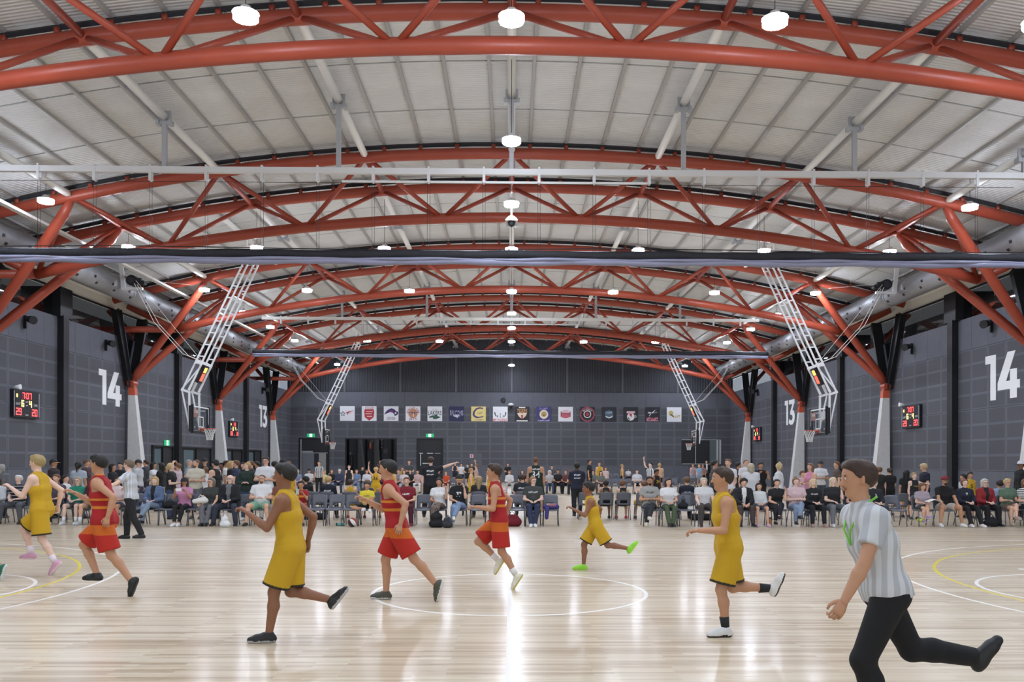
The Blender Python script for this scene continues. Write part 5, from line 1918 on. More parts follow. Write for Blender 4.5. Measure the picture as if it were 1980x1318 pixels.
    for q in 'RL':
        an, fd, up = J['an' + q], J['fd' + q], J['up' + q]
        sp_ = an - up * ah
        heel = sp_ - fd * 0.035 * fs + up * 0.036 * fs
        ball_ = sp_ + fd * 0.11 * fs + up * 0.03 * fs
        toe = sp_ + fd * 0.165 * fs + up * 0.026 * fs
        G = [(heel, ball_, 0.041 * fs, 0.043 * fs, 0.02, 0), (ball_, toe, 0.043 * fs, 0.034 * fs, 0.02, 0), (an + up * 0.01, heel + fd * 0.03 * fs, 0.042 * fs, 0.042 * fs, 0.03, 0), (an, ball_ + up * 0.012 * fs, 0.036 * fs, 0.03 * fs, 0.03, 0)]
        u32, s32 = up.astype(np.float32), sp_.astype(np.float32)
        hh = h * 0.8 if h < 0.016 else min(h, 0.02)

        def fcut(X, Y, Z):
            d = (X - s32[0]) * u32[0] + (Y - s32[1]) * u32[1] + (Z - s32[2]) * u32[2]
            return np.maximum(-d, d - np.float32(ah + 0.025 * fs))
        P, Q = nets(*field(G, hh, fcut), hh)
        cz = ((P[Q].mean(1) - sp_) @ up)
        lowm = cz < 0.022 * fs
        if shoes:
            link('shoe', np_mesh('shoe', [(P, Q[~lowm], 0), (P, Q[lowm], 1)] if lowm.any() and (~lowm).any() else [(P, Q, 0)], shm), o)
        else:
            link('bare_foot', np_mesh('foot', [(P, Q, 0)], [sm]), o)
        if socks:
            sv, sf_ = tube_np([an - (an - J['kn' + q]) * 0.03, an - (an - J['kn' + q]) * 0.32], [0.041 * s, 0.047 * s * bw + 0.003], 12)
            link('sock', np_mesh('sock', [(sv, sf_, 0)], [cloth(socks)]), o)
    J['hc'], J['neck'], J['pel'], J['chest'], J['fs'] = hc, neck, pel, chest, fs_
    o_J[o.name] = J
    return o


o_J = {}


def cloth(c):
    return mat('cloth_' + c[1:], c, 0.85, bump=0.35, bscale=9)


def stripe_mat(name, bands, axis, period, rough=0.85):
    """repeating print: bands = [(upto 0..1, colour)] along a body axis, in metres per period"""
    if name in MATS:
        return MATS[name]
    m = mat(name, bands[0][1], rough)
    nt = m.node_tree
    b = nt.nodes['Principled BSDF']
    tc = nt.nodes.new('ShaderNodeTexCoord')
    sp = nt.nodes.new('ShaderNodeSeparateXYZ')
    nt.links.new(tc.outputs['Object'], sp.inputs[0])
    dv = nt.nodes.new('ShaderNodeMath')
    dv.operation = 'DIVIDE'
    dv.inputs[1].default_value = period
    if axis == 'ANGLE':
        at_ = nt.nodes.new('ShaderNodeMath')
        at_.operation = 'ARCTAN2'
        nt.links.new(sp.outputs['X'], at_.inputs[0])
        ya_ = nt.nodes.new('ShaderNodeMath')
        ya_.operation = 'ADD'
        ya_.inputs[1].default_value = 0.0
        nt.links.new(sp.outputs['Y'], ya_.inputs[0])
        nt.links.new(ya_.outputs[0], at_.inputs[1])
        nt.links.new(at_.outputs[0], dv.inputs[0])
    else:
        nt.links.new(sp.outputs[axis], dv.inputs[0])
    fr = nt.nodes.new('ShaderNodeMath')
    fr.operation = 'FRACT'
    nt.links.new(dv.outputs[0], fr.inputs[0])
    rp = nt.nodes.new('ShaderNodeValToRGB')
    rp.color_ramp.interpolation = 'CONSTANT'
    e = rp.color_ramp.elements
    e[0].position, e[0].color = 0.0, lin(bands[0][1])
    e[1].position, e[1].color = bands[0][0], lin(bands[1][1])
    for i in range(2, len(bands)):
        k = e.new(bands[i - 1][0])
        k.color = lin(bands[i][1])
    nt.links.new(fr.outputs[0], rp.inputs['Fac'])
    nt.links.new(rp.outputs['Color'], b.inputs['Base Color'])
    return m

# ================================================================== CHAIRS
def thick_grid(P, th, mask=None):
    """P[i][j] grid of points -> slab of thickness th with rims (cells where mask is False are left open)"""
    P = np.array(P, dtype=float)
    n, m = P.shape[:2]
    du = np.gradient(P, axis=0)
    dv = np.gradient(P, axis=1)
    N = np.cross(du, dv)
    N /= np.linalg.norm(N, axis=2, keepdims=True) + 1e-9
    top = (P + N * th / 2).reshape(-1, 3)
    bot = (P - N * th / 2).reshape(-1, 3)
    k = n * m
    fs, edges = [], {}
    for i in range(n - 1):
        for j in range(m - 1):
            if mask is not None and not mask(i, j):
                continue
            q = (i * m + j, (i + 1) * m + j, (i + 1) * m + j + 1, i * m + j + 1)
            fs.append(q)
            fs.append(tuple(k + a for a in reversed(q)))
            for a in range(4):
                e = (q[a], q[(a + 1) % 4])
                if (e[1], e[0]) in edges:
                    del edges[(e[1], e[0])]
                else:
                    edges[e] = 1
    for a, b in edges:
        fs.append((b, a, k + a, k + b))
    return MB().add(list(map(tuple, np.concatenate([top, bot]))), fs)


chair = thing('stacking_chair', 'x', 'chair', (0, 0, 0), 0, 'grey plastic stacking chairs')
CWD = 0.215
seatP = [[(CWD * (2 * j / 6 - 1), 0.2 - 0.4 * i / 6, 0.445 - 0.035 * max(0, (1 - i / 1.5)) ** 2 + 0.018 * (2 * j / 6 - 1) ** 2 - 0.012 * math.sin(math.pi * i / 6)) for j in range(7)] for i in range(7)]
thick_grid(seatP, 0.018).build('seat', M_PLAST, chair, True)
backP = []
for i in range(9):
    f = i / 8
    z = 0.44 + 0.385 * f
    w = CWD * (0.96 - 0.08 * max(0, f - 0.85) / 0.15)
    backP.append([(w * (2 * j / 8 - 1), -0.2 - 0.1 * f - 0.035 * (1 - (2 * j / 8 - 1) ** 2), z - (0.02 * (2 * j / 8 - 1) ** 2 if i == 8 else 0)) for j in range(9)])
thick_grid(backP, 0.018, lambda i, j: not (1 <= i <= 2 and 2 <= j <= 5)).build('backrest', M_PLAST, chair, True)
for sx in (-1, 1):
    MB().path([(sx * 0.19, 0.15, 0.43), (sx * 0.205, 0.2, 0.0)], 0.013, 8).build('leg', M_CHMET, chair, True)
    MB().path([(sx * 0.19, -0.12, 0.43), (sx * 0.205, -0.26, 0.0)], 0.013, 8).build('leg', M_CHMET, chair, True)
    MB().bar((sx * 0.19, 0.16, 0.425), (sx * 0.19, -0.2, 0.425), 0.022, 0.022).build('side_rail', M_CHMET, chair)
chair_used = [False]


def put_chair(x, y, heading, label):
    o = chair if not chair_used[0] else copy_tree(chair)
    chair_used[0] = True
    o.location = (x, y, 0)
    o.rotation_euler = (0, 0, heading)
    o['label'] = label
    return o


# ================================================================== PEOPLE IN THE HALL
PI = math.pi
CAMW, AWAY, LEFT, RIGHT = PI, 0.0, PI / 2, -PI / 2
A1, A2, A3, A4, A0 = '#dcae94', '#c08f70', '#8f6148', '#5f4030', '#e6c2b0'
K, W, G, NV = '#1c1d21', '#dcdcde', '#77797f', '#20263c'
BLD, BRN, DBR, BLK, GRY, WHT = '#c2a06a', '#6b4a32', '#3a281e', '#17140f', '#9a958f', '#d9d6d2'
YEL, RED, JEAN, LJEAN, TAN, GRN, PNK = '#c9a01f', '#a01c20', '#3b4a66', '#8394ab', '#c9b79c', '#6fa186', '#c98aae'
STR = stripe_mat('referee_stripes', [(0.5, '#17181c'), (1.0, '#e2e2e2')], 'ANGLE', 2 * PI / 16)
REFG = stripe_mat('referee_grey_stripes', [(0.5, '#cfd2d6'), (1.0, '#b4b7bd')], 'ANGLE', 2 * PI / 18)
POLO = stripe_mat('polo_stripes', [(0.8, '#1c1e26'), (1.0, '#b5b8bf')], 'Z', 0.085)
LACE = stripe_mat('lace_stripes', [(0.55, '#e6e6e4'), (1.0, '#2a2a2e')], 'Z', 0.05)
REDJ = stripe_mat('red_jersey_print', [(0.62, '#a31a20'), (0.7, '#d0802a'), (0.86, '#a31a20'), (0.93, '#d0802a'), (1.0, '#a31a20')], 'Z', 0.42)
REDS = stripe_mat('red_shorts_print', [(0.55, '#b3261c'), (0.8, '#c9641f'), (1.0, '#a01a1e')], 'Z', 0.5)
FLOR = stripe_mat('pink_floral', [(0.6, '#dcc2c4'), (1.0, '#c79aa2')], 'Z', 0.06)
CHAIRS_A = {}
NSIT = [0]


def rowY(px):
    return 23.55 if px < 60 else (22.9 + 0.65 * max(0, (330 - px)) / 270 if px < 330 else (22.88 if px < 1700 else 22.88 + 0.25 * (px - 1700) / 280))


def sit(px, label, H, skin, hair, top, bottom, shoes, arms='lap', legs='sit', row='A', clab=None, **kw):
    if row == 'A':
        Y, hdg = rowY(px), CAMW
    elif row == 'B':
        Y, hdg = 25.5, AWAY
    elif row == 'C':
        Y, hdg = 46.4, CAMW
    else:
        Y, hdg = row[0], row[1]
    x = at(px, 900, Y=Y).x
    put_chair(x, Y, hdg, clab or ('grey chair under the ' + short(label)))
    kw.setdefault('h', 0.0205 if Y < 24 else (0.026 if Y < 30 else 0.04))
    fx = -0.07 if hdg == AWAY else 0.07
    hd = hdg + kw.pop('turn', 0.0)
    return person((x, Y + fx, 0), hd, H, label, skin, hair, top, bottom, shoes, arms, legs, seat=0.44, **kw)


def short(l):
    return ' '.join(l.replace(',', '').split()[:12])


def empty_chair(px, label, row='A'):
    if row == 'A':
        Y, hdg = rowY(px), CAMW
    elif row == 'B':
        Y, hdg = 25.5, AWAY
    elif row == 'C':
        Y, hdg = 46.4, CAMW
    else:
        Y, hdg = row
    return put_chair(at(px, 900, Y=Y).x, Y, hdg, label)


def stand(px, ytop, Y, label, skin, hair, top, bottom, shoes=K, heading=CAMW, arms='down', legs='stand', **kw):
    p = at(px, ytop, Y=Y)
    H = kw.pop('H', None) or max(0.9, p.z * 1.012)
    kw.setdefault('h', 0.0215 if Y < 26 else (0.027 if Y < 36 else 0.04))
    return person((p.x, Y, 0), heading, H, label, skin, hair, top, bottom, shoes, arms, legs, **kw)


# ---- the players and referee running across the near court
def runner(px, Y, H, label, skin, hair, top, bottom, shoes, legs, lean=0.14, **kw):
    x = at(px, 900, Y=Y).x
    kw.setdefault('h', 0.0135)
    kw.setdefault('curl', 1.15)
    kw.setdefault('arms', 'runb')
    kw.setdefault('armsL', 'runf')
    return person((x, Y, 0), kw.pop('heading', LEFT), H, label, skin, hair, top, bottom, shoes, legs=legs, torso=(0, lean, 1), **kw)


JY = ('jersey', YEL)
BY = ('baggy', YEL, cloth(YEL), '#2e2a1c')
runner(-45, 12.3, 1.7, 'player in yellow at the left edge of the picture, trailing foot in a green shoe', A2, ('short', DBR), JY, BY, '#1f6b52', (((.02, .7, -.7), (0, -.5, -1)), ((.02, -.35, -1), (0, -.75, -.8))), footp=(0, .5))
runner(82, 12.9, 1.78, 'fair-haired player in yellow kit and pink shoes running at the left', A0, ('short', '#a08a5c'), JY, BY, '#d9a3bc', (((.02, .75, -.65), (0, -.3, -1)), ((.02, -.12, -1), (0, -.5, -.9))), footp=(0, .35), socks='#eadfe6', sole='#e9d3de', prints=[('4', 'front', .1, .16, .3, '#222222')])
runner(203, 10.9, 1.82, 'dark-haired player in red kit and black shoes running second from left', A2, ('short', BLK), ('jersey', RED, REDJ), ('baggy', RED, REDS), '#1c2524', (((.02, .7, -.7), (0, -.45, -1)), ((.02, -.3, -1), (0, -.62, -.8))), footp=(0, .55), sole='#1a1a1a', arms='runf', armsL='runb', twist=.2)
runner(562, 8.15, 1.74, 'player in yellow kit with black shoes running left of the centre circle', A3, ('short', BLK), JY, BY, '#1e1d20', (((.02, .05, -1), (0, -.95, -.2)), ((.02, .32, -1), (0, .12, -1))), lean=0.1, footp=(.45, 0), sole='#b9b9bb', prints=[('8', 'front', .1, .16, .3, '#222222')])
runner(768, 10.5, 1.8, 'dark-haired player in red kit running at the left of the centre circle', A2, ('short', BLK), ('jersey', RED, REDJ), ('baggy', RED, REDS), '#4a4a3e', (((.02, .38, -1), (0, -.02, -1)), ((.02, -.5, -.85), (0, -.62, -.72))), lean=0.2, footp=(0, .6), arms='runf', armsL='runb')
runner(966, 11.5, 1.66, 'slim player in red kit and white shoes running at the centre line', A2, ('short', DBR), ('jersey', RED, REDJ), ('baggy', '#8c1420', REDS), '#e6e2d2', (((.02, .72, -.7), (0, -.75, -.7)), ((.02, -.08, -1), (0, -.52, -.85))), footp=(.2, .45), sole='#cfc24a', socks='#e9e6e2', armsL=((.2, .1, -1), (-.2, 1, .25)))
runner(1152, 13.4, 1.46, 'small player in yellow kit and bright green shoes running right of centre', A3, ('short', BLK), JY, BY, '#8fd83a', (((.02, .5, -.88), (0, .02, -1)), ((.02, -.5, -.85), (0, -1, -.15))), lean=0.25, footp=(0, .5), sole='#b6ea5a')
runner(1409, 8.4, 1.7, 'player in yellow kit with white shoes and black stripes, right of the circle', A2, ('short', DBR), JY, BY, '#dddedd', (((.02, -.16, -1), (0, -1, -.02)), ((.02, .24, -1), (0, -.12, -1))), lean=0.12, footp=(.4, 0), sole='#3a2f2a', socks='#26272b', arms='runb', armsL='hold')
runner(1712, 5.35, 1.84, 'referee in grey striped shirt and black trousers running close to the camera', A2, ('short', DBR), ('tee', '#b4b8be', REFG), ('pants', '#131418'), '#131418', (((.04, -.5, -.88), (0, -1, -.12)), ((.04, .42, -.92), (0, -.3, -1))), lean=0.3, footp=(.5, 0), armsL=((.3, .42, -.8), (.1, .6, -.8)), arms='swing', h=0.011, sole='#131418')
stand(254, 885, 18.75, 'referee in pale grey shirt and black trousers walking behind the red player', A0, ('short', '#6b5a48'), ('tee', '#b4b8be', REFG), ('pants', K), K, LEFT, 'wide', 'walk', h=0.015, sole='#1a1a1a', torso=(0, .1, 1))

# a lanyard for the near referee, part of the person
_ref = [o for o in bpy.data.objects if o.get('label', '').startswith('referee in grey striped')][0]
_j = o_J[_ref.name]
_n = _j['neck']
_f, _t = _j['fs'], nrm(_j['neck'] - _j['pel'])
_pts = [_n + V3(a, 0, 0) + _f * b + _t * c for a, b, c in ((.05, -.09, .03), (.085, -.02, .02), (.085, .06, -.03), (.05, .13, -.12), (0, .138, -.22), (-.05, .13, -.12), (-.085, .06, -.03), (-.085, -.02, .02), (-.05, -.09, .03))]
MB().path([tuple(p) for p in _pts], 0.007, 5).build('lanyard', mat('lime_cord', '#7fd14a', 0.6), _ref)
# shoe stripes of the player right of the circle
_pl = [o for o in bpy.data.objects if o.get('label', '').startswith('player in yellow kit with white shoes')][0]
_j = o_J[_pl.name]
_q = MB()
for i in range(3):
    a = _j['anL'] + V3(-0.047, 0.005 + 0.03 * i, -0.062 + 0.0 * i)
    _q.bar(tuple(a + V3(0, 0, 0.004)), tuple(a + V3(0.006, -0.012, 0.042)), 0.006, 0.014, (0, 1, 0))
_q.build('shoe_stripes', mat('stripe_black', '#17181a', 0.5), _pl)

# ---- front row of seated spectators, left to right
sit(-8, 'dark-haired woman in pale jacket seated at the left edge', 1.62, A2, ('bob', DBR), ('jacket', '#c3c7cb', cloth('#c3c7cb'), '#a8706a'), ('pants', '#26262a'), '#3a2a22', bust=1)
sit(33, 'white-haired man in black striped polo and grey trousers', 1.74, A0, ('short', WHT), ('tee', K, POLO), ('pants', '#55585e'), '#4a3426', 'lap', 'sitwide', sole='#2a1d16')
empty_chair(68, 'empty grey chair right of the white-haired man')
sit(106, 'person in dark plum shirt seated behind the fair yellow player', 1.76, A1, ('short', BRN), ('tee', '#4c4550'), ('pants', K), '#e3e3e3', 'lap', 'sitout', b=1.15)
sit(148, 'grey-blond woman with glasses in a green top', 1.64, A0, ('bob', '#a8987f'), ('tee', '#1f8068'), ('shorts', '#55575e'), '#cfd2d4', 'lap', 'sit', extras=('glasses',), bust=1, socks='#ececec')
sit(181, 'man in dark maroon tee and shorts with white socks', 1.76, A1, ('short', '#8a6a48'), ('tee', '#4a1f2a'), ('shorts', '#8a7a66'), '#b5b6b8', 'lap', 'sit', socks='#ececec')
sit(226, 'dark-haired spectator in pale pink tee behind the red player', 1.66, A2, ('short', BLK), ('tee', '#d6c2c4'), ('shorts', '#3a3a40'), '#c94a52', 'lap', 'sit', sole='#f0f0f0')
empty_chair(262, 'empty grey chair behind the walking referee')
sit(297, 'blond woman in denim jacket over black top and pale jeans', 1.68, A0, ('bob', BLD), ('jacket', '#5a6c8c', cloth('#5a6c8c'), K), ('pants', LJEAN), K, 'lap', 'sitx', bust=1, sole='#e0e0e0')
empty_chair(328, 'empty grey chair with a dark bag, left of the girl in pink')
sit(355, 'girl in dark cap and pink tee filming with a phone', 1.62, A2, ('long', DBR), ('tee', PNK), ('leggings', K), '#e6e6e6', 'phone', 'sitank', cap=(K, K), bust=1)
empty_chair(382, 'empty grey chair right of the girl in pink')
sit(407, 'grey-haired woman with glasses in dark green tee, tote bag on her lap', 1.62, A1, ('bob', '#6f6860'), ('tee', '#3a3f3c'), ('pants', '#6a6c72'), K, 'knee', 'sitank', extras=('glasses',), bust=1, head=(-.4, 0))
sit(443, 'bald man with glasses in black jacket and dark jeans', 1.82, A0, ('bald', GRY), ('jacket', K, cloth(K), '#6a6a70'), ('pants', '#343a48'), K, 'lap', 'sitwide', extras=('glasses',))
empty_chair(472, 'empty grey chair between the black jacket and the white tee man')
sit(505, 'bearded man with glasses in white tee and mint shorts, arms folded', 1.78, A1, ('buzz', BRN), ('tee', W), ('shorts', '#7fb294'), '#2a2622', 'crossed', 'sitwide', b=1.25, belly=1, extras=('glasses', 'beard'))
sit(544, 'long-haired spectator with glasses in brown tee behind the yellow player', 1.7, A2, ('bob', '#4a3020'), ('tee', '#7a4a3a'), ('pants', '#8a857c'), '#5a3a34', 'lap', 'sit', extras=('glasses',), b=1.1)
sit(581, 'boy in red jersey over black sleeves holding up a phone', 1.45, A2, ('short', BLK), ('tee', '#9a1f24', stripe_mat('boy_red_print', [(0.75, '#9a1f24'), (1.0, '#c98a2a')], 'Z', 0.2)), ('baggy', '#b3402a'), '#3a3a3e', 'phone', 'sit')
for i, px in enumerate((614, 648, 681)):
    empty_chair(px, '%s of the three empty grey chairs left of the boy in the yellow tee' % ORD[i])
sit(709, 'black-haired boy in yellow tee sitting with one knee up on his chair', 1.4, A2, ('short', BLK), ('tee', '#dcc93a'), ('shorts', K), '#e6e2de', 'lap', 'lotus', prints=[('LAKERS', 'front', .2, .06, .34, '#26324a')])
empty_chair(746, 'empty grey chair behind the trailing arm of the red player')
sit(786, 'spectator in maroon tee behind the red player', 1.7, A1, ('short', BRN), ('tee', '#7a1c28'), ('pants', '#4a1a2a'), '#6a2a30', 'lap', 'sit', prints=[('~5', 'front', .2, .05, .32, '#dddddd')])
empty_chair(819, 'empty grey chair left of the woman resting her cheek')
sit(849, 'dark-haired woman in white tee resting her cheek on her hand', 1.64, A2, ('bun', BLK), ('tee', W), ('pants', '#75665c'), K, 'lap', 'sitx', armsL='cheek', bust=1, head=(-.15, .1))
sit(888, 'man in black tee and yellow-black cap with legs crossed in pale jeans', 1.78, A1, ('short', DBR), ('tee', K), ('pants', '#7d92b0'), '#d6d6c4', 'lap', 'sitx', armsL='chin', cap=(K, '#d9a03a'), prints=[('~2', 'front', .14, .12, .3, '#e0e0e0')], extras=('beard',))
empty_chair(924, 'empty grey chair right of the capped man in black')
sit(962, 'spectator in pink floral shirt behind the slim red player', 1.68, A1, ('bob', BRN), ('tee', '#d3b4b8', FLOR), ('pants', '#5a3040'), '#6a3a40', 'lap', 'sit', bust=1)
empty_chair(1000, 'empty grey chair left of the woman in the printed grey tee')
sit(1031, 'woman with glasses in printed dark grey tee and navy trousers', 1.68, A0, ('bun', '#8a6a4a'), ('tee', '#3c3f3e'), ('pants', '#2c3450'), '#e6e6e6', 'lap', 'sitank', extras=('glasses',), bust=1.1, b=1.25, belly=.9, prints=[('~9', 'front', .26, .05, .36, '#b9b9b9')], head=(.5, 0))
empty_chair(1065, 'empty grey chair with a purple jacket, beside the gap in the row')
sit(1257, 'bearded man with glasses in grey tee, legs crossed', 1.76, A2, ('short', BLK), ('tee', '#9a9b98'), ('pants', '#2c2d33'), '#d3cfbe', 'crossed', 'sitx', extras=('glasses', 'beard'), prints=[('~7', 'front', .2, .05, .36, '#3a3a3a')])
sit(1293, 'dark-haired woman in white tee and olive trousers', 1.66, A1, ('bob', DBR), ('tee', W), ('pants', '#4c5a42'), '#2a2a2e', 'lap', 'sitank', bust=1, head=(.25, 0))
empty_chair(1326, 'empty grey chair with a dark handbag, right of the olive trousers')
sit(1362, 'older woman with short pale hair in patterned white tee', 1.66, A0, ('short', '#c9bfae'), ('tee', '#cfcfd0'), ('pants', '#45403e'), '#4a2a2a', 'knee', 'sit', bust=1.1, b=1.2)
empty_chair(1400, 'empty grey chair hidden behind the yellow player right of the circle')
sit(1437, 'black-haired youth in black cardigan over white shirt', 1.7, A1, ('mop', BLK), ('jacket', '#202126', cloth('#202126'), W), ('pants', '#4a3c3a'), K, 'lap', 'sit', torso=(0, .22, 1))
sit(1469, 'girl with long black hair in white top and pink shoes', 1.4, A1, ('long', BLK), ('long', '#d3d6d8'), ('shorts', '#5a5c62'), '#d0a8bc', 'lap', 'sit')
sit(1502, 'black-haired woman in black dress resting her chin', 1.64, A1, ('pony', BLK), ('dress', K), ('leggings', '#20202a'), '#1c1c1e', 'lap', 'sitx', armsL='cheek', bust=1, torso=(0, .15, 1))
sit(1541, 'woman in pale pink tee and jeans with legs crossed', 1.68, A0, ('bun', '#7a5238'), ('tee', '#d0b4b8'), ('pants', '#7f90a8'), '#25262a', 'crossed', 'sitx', bust=1.1, b=1.15, sole='#e6e6e6')
sit(1574, 'blond woman in black sweatshirt with pale lettering', 1.62, A0, ('bob', '#d3bd8c'), ('long', K), ('pants', '#1f1f24'), '#b5908a', 'lap', 'sit', bust=1, prints=[('~7', 'front', .2, .04, .36, '#c0c0c0')])
sit(1613, 'woman with long pale hair in black tee holding her chin', 1.7, A0, ('long', '#d6c7a4'), ('tee', '#232428'), ('pants', '#6d7075'), '#dcdcdc', 'lap', 'sit', armsL='chin', bust=1.1, b=1.15)
sit(1652, 'boy in black top looking down, behind the referee', 1.45, A1, ('short', '#8a6a48'), ('tee', '#2c2d33'), ('shorts', '#3a3c42'), '#9a9a9c', 'lap', 'sit', head=(0, .35))
sit(1693, 'youth in dark hoodie with a white S, behind the referee', 1.6, A0, ('short', '#8f7454'), ('long', '#25262c'), ('pants', '#34363c'), '#8a8a8e', 'lap', 'sit', prints=[('S', 'front', .05, .07, .34, '#e0e0e0')])
empty_chair(1733, 'empty grey chair just right of the referee')
sit(1785, 'brown-haired girl in grey-pink tee reading a sheet', 1.42, A1, ('long', BRN), ('tee', '#a79aa4'), ('shorts', '#3a3d38'), '#a890b0', 'lap', 'sitx', head=(.2, .4))
sit(1827, 'man in black tee, red cap and pale shorts leaning forward', 1.8, A2, ('short', DBR), ('tee', '#141417'), ('shorts', '#b5ada4'), '#e6e6e6', 'knee', 'sitwide', cap=('#7a1f26', '#26262a'), extras=('beard',), torso=(0, .12, 1), b=1.1)
sit(1868, 'girl with tied hair in navy hoodie and black trousers', 1.66, A0, ('bun', '#7a4a34'), ('long', '#1f2434'), ('pants', '#15161a'), '#dfd5d6', 'lap', 'sitout', prints=[('~2', 'front', .06, .07, .36, '#dddddd')], bust=1)
sit(1907, 'grey-haired woman with glasses in red cardigan', 1.66, A0, ('bob', '#b9b6b2'), ('jacket', '#8a2429', cloth('#8a2429'), K), ('pants', '#17181c'), '#1a1a1e', 'lap', 'sit', extras=('glasses',), bust=1.1)
sit(1951, 'short-haired blond woman in green tee and shorts', 1.68, A1, ('short', '#c0a878'), ('tee', '#5c7360'), ('shorts', '#6a5a4c'), '#b09a8a', 'hold', 'sitx', extras=('glasses',), bust=1)
sit(1986, 'person in black and white lace top at the right edge', 1.66, A1, ('bob', BRN), ('tee', W, LACE), ('pants', K), K, 'lap', 'sit', bust=1)

# ---- second row, back to back with the first, facing the middle court
empty_chair(608, 'empty grey chair facing away, left end of the second row', 'B')
sit(592, 'black-haired youth in black tee looking left in the second row', 1.6, A1, ('mop', BLK), ('tee', K), ('pants', '#2a2c34'), K, row=(26.4, AWAY), head=(1.2, 0), prints=[('~6', 'back', .2, .1, .3, '#c9d6d2')], clab='grey chair under the youth looking left')
sit(636, 'blond person in dark team jacket seen from behind, second row', 1.66, A0, ('short', BLD), ('long', '#1c202c'), ('pants', '#1a1a1e'), K, row='B', prints=[('~8', 'back', .22, .05, .33, '#e0e0e0')])
sit(679, 'boy in yellow jersey seen from behind in the second row', 1.45, A1, ('short', DBR), JY, BY, '#a04a3a', row='B')
sit(711, 'child in dark top seen from behind in the second row', 1.4, A2, ('mop', BRN), ('tee', '#4a4648'), ('shorts', '#5a2a32'), '#6a2a30', row='B')
sit(741, 'boy in maroon cap and yellow jersey from behind, second row', 1.45, A2, ('short', BLK), JY, BY, '#6a2a30', row='B', cap=('#6a1c28', '#6a1c28'))
empty_chair(1131, 'empty grey chair facing away, left end beside the gap', 'B')
sit(1171, 'boy in black jersey with yellow number from behind, dark hair', 1.42, A3, ('short', BLK), ('jersey', K), ('baggy', K), '#2a2a2e', row='B', prints=[('Tigers', 'back', .16, .05, .4, '#c9b13a'), ('00', 'back', .2, .14, .27, '#d9c75a')])
sit(1204, 'boy in black jersey with yellow number from behind, brown hair, red shoes', 1.42, A1, ('mop', BRN), ('jersey', K), ('baggy', K), '#c94050', row='B', prints=[('Tigers', 'back', .16, .05, .4, '#c9b13a'), ('22', 'back', .2, .14, .27, '#d9c75a')], head=(-.7, 0))
sit(1241, 'boy in black and yellow jersey leaning, from behind', 1.4, A1, ('short', BRN), ('jersey', K), ('baggy', YEL), '#2a2a2e', row='B', torso=(.12, .1, 1))
sit(1327, 'person in navy team shirt with white print seen from behind', 1.66, A1, ('short', BRN), ('tee', '#1d2231'), ('pants', K), K, row='B', prints=[('~8', 'back', .2, .05, .3, '#e0e0e0')])
for i, px in enumerate((1290, 1372, 1475, 1560, 1600)):
    empty_chair(px, 'grey chair facing away in the second row, %s right of the aisle' % ORD[i], 'B')
empty_chair(1735, 'empty grey chair facing away right of the near referee', (25.0, AWAY))
sit(1010, 'coach with cap of dark hair seen from behind, seated left of the green jersey', 1.76, A1, ('short', DBR), ('tee', '#23262f'), ('pants', K), K, row=(26.2, AWAY), prints=[('~8', 'back', .24, .05, .36, '#e6e6e6'), ('~9', 'back', .24, .04, .24, '#e6e6e6')], b=1.15, clab='grey chair under the coach left of the green jersey')
sit(926, 'woman with long wavy fair hair seen from behind', 1.66, A1, ('long', '#a58d66'), ('tee', '#26262c'), ('pants', K), '#6a4a3a', row=(25.9, AWAY), bust=1, clab='grey chair under the fair-haired woman facing away')

# ---- people standing behind the front row
stand(3, 897, 25.5, 'person in grey hoodie standing at the left edge', A1, ('bob', GRY), ('long', '#6a6b6e'), ('pants', K), heading=AWAY)
stand(104, 887, 25.5, 'man in black cap and dark brown tee standing side-on at the left', A2, ('short', DBR), ('tee', '#2e2526'), ('pants', K), heading=RIGHT, cap=(K, '#c98a4a'), prints=[('~6', 'back', .14, .08, .36, '#dddddd')])
sit(124, 'dark-haired man in white tee seated behind the plum shirt', 1.7, A1, ('short', BLK), ('tee', W), ('pants', JEAN), K, row=(25.2, RIGHT), clab='grey chair under the dark-haired man in white')
stand(152, 892, 26.5, 'dark-haired woman in pale blue top standing behind the green top', A2, ('pony', BLK), ('tee', '#a9b3c0'), ('pants', K), heading=AWAY, bust=1)
stand(167, 888, 29.5, 'man in dark red tee standing behind the maroon tee man', A1, ('short', BRN), ('tee', '#4a3234'), ('pants', K), heading=RIGHT, head=(0, .1))
stand(218, 896, 27, 'dark-haired person in black behind the red player', A2, ('bob', BLK), ('tee', K), ('pants', K), heading=RIGHT)
stand(233, 893, 29, 'youth in black top standing left of the walking referee', A1, ('short', BLK), ('tee', '#26262c'), ('pants', K))
stand(268, 888, 28, 'man in dark cap standing just behind the walking referee', A1, ('short', BRN), ('tee', '#c3c5c8'), ('pants', JEAN), cap=(K, K), heading=RIGHT)
stand(282, 888, 32, 'tall woman in white top and dark cardigan near the nearest left column', A1, ('short', DBR), ('jacket', '#33353c', cloth('#33353c'), W), ('pants', '#26262a'), heading=LEFT)
stand(297, 893, 30.1, 'long-haired girl in white top standing with a friend', A2, ('long', BLK), ('tee', W), ('shorts', '#6a707c'), heading=RIGHT, arms='phone', bust=1)
stand(311, 894, 29.2, 'long-haired girl in black top and white trousers with a friend', A2, ('long', BLK), ('tee', K), ('pants', '#cfcfd2'), heading=LEFT, arms='hold', bust=1)
stand(331, 897, 25.2, 'woman with blond ponytail in black tee standing side-on', A0, ('pony', '#cdb07c'), ('tee', '#1e1e22'), ('pants', JEAN), heading=RIGHT, arms='hold', bust=1, H=1.68)
stand(344, 895, 27.5, 'person in pale pink top raising an arm behind the girl in pink', A1, ('short', BRN), ('tee', '#c5b3bb'), ('pants', '#4a4c52'), heading=LEFT, arms='armsup')
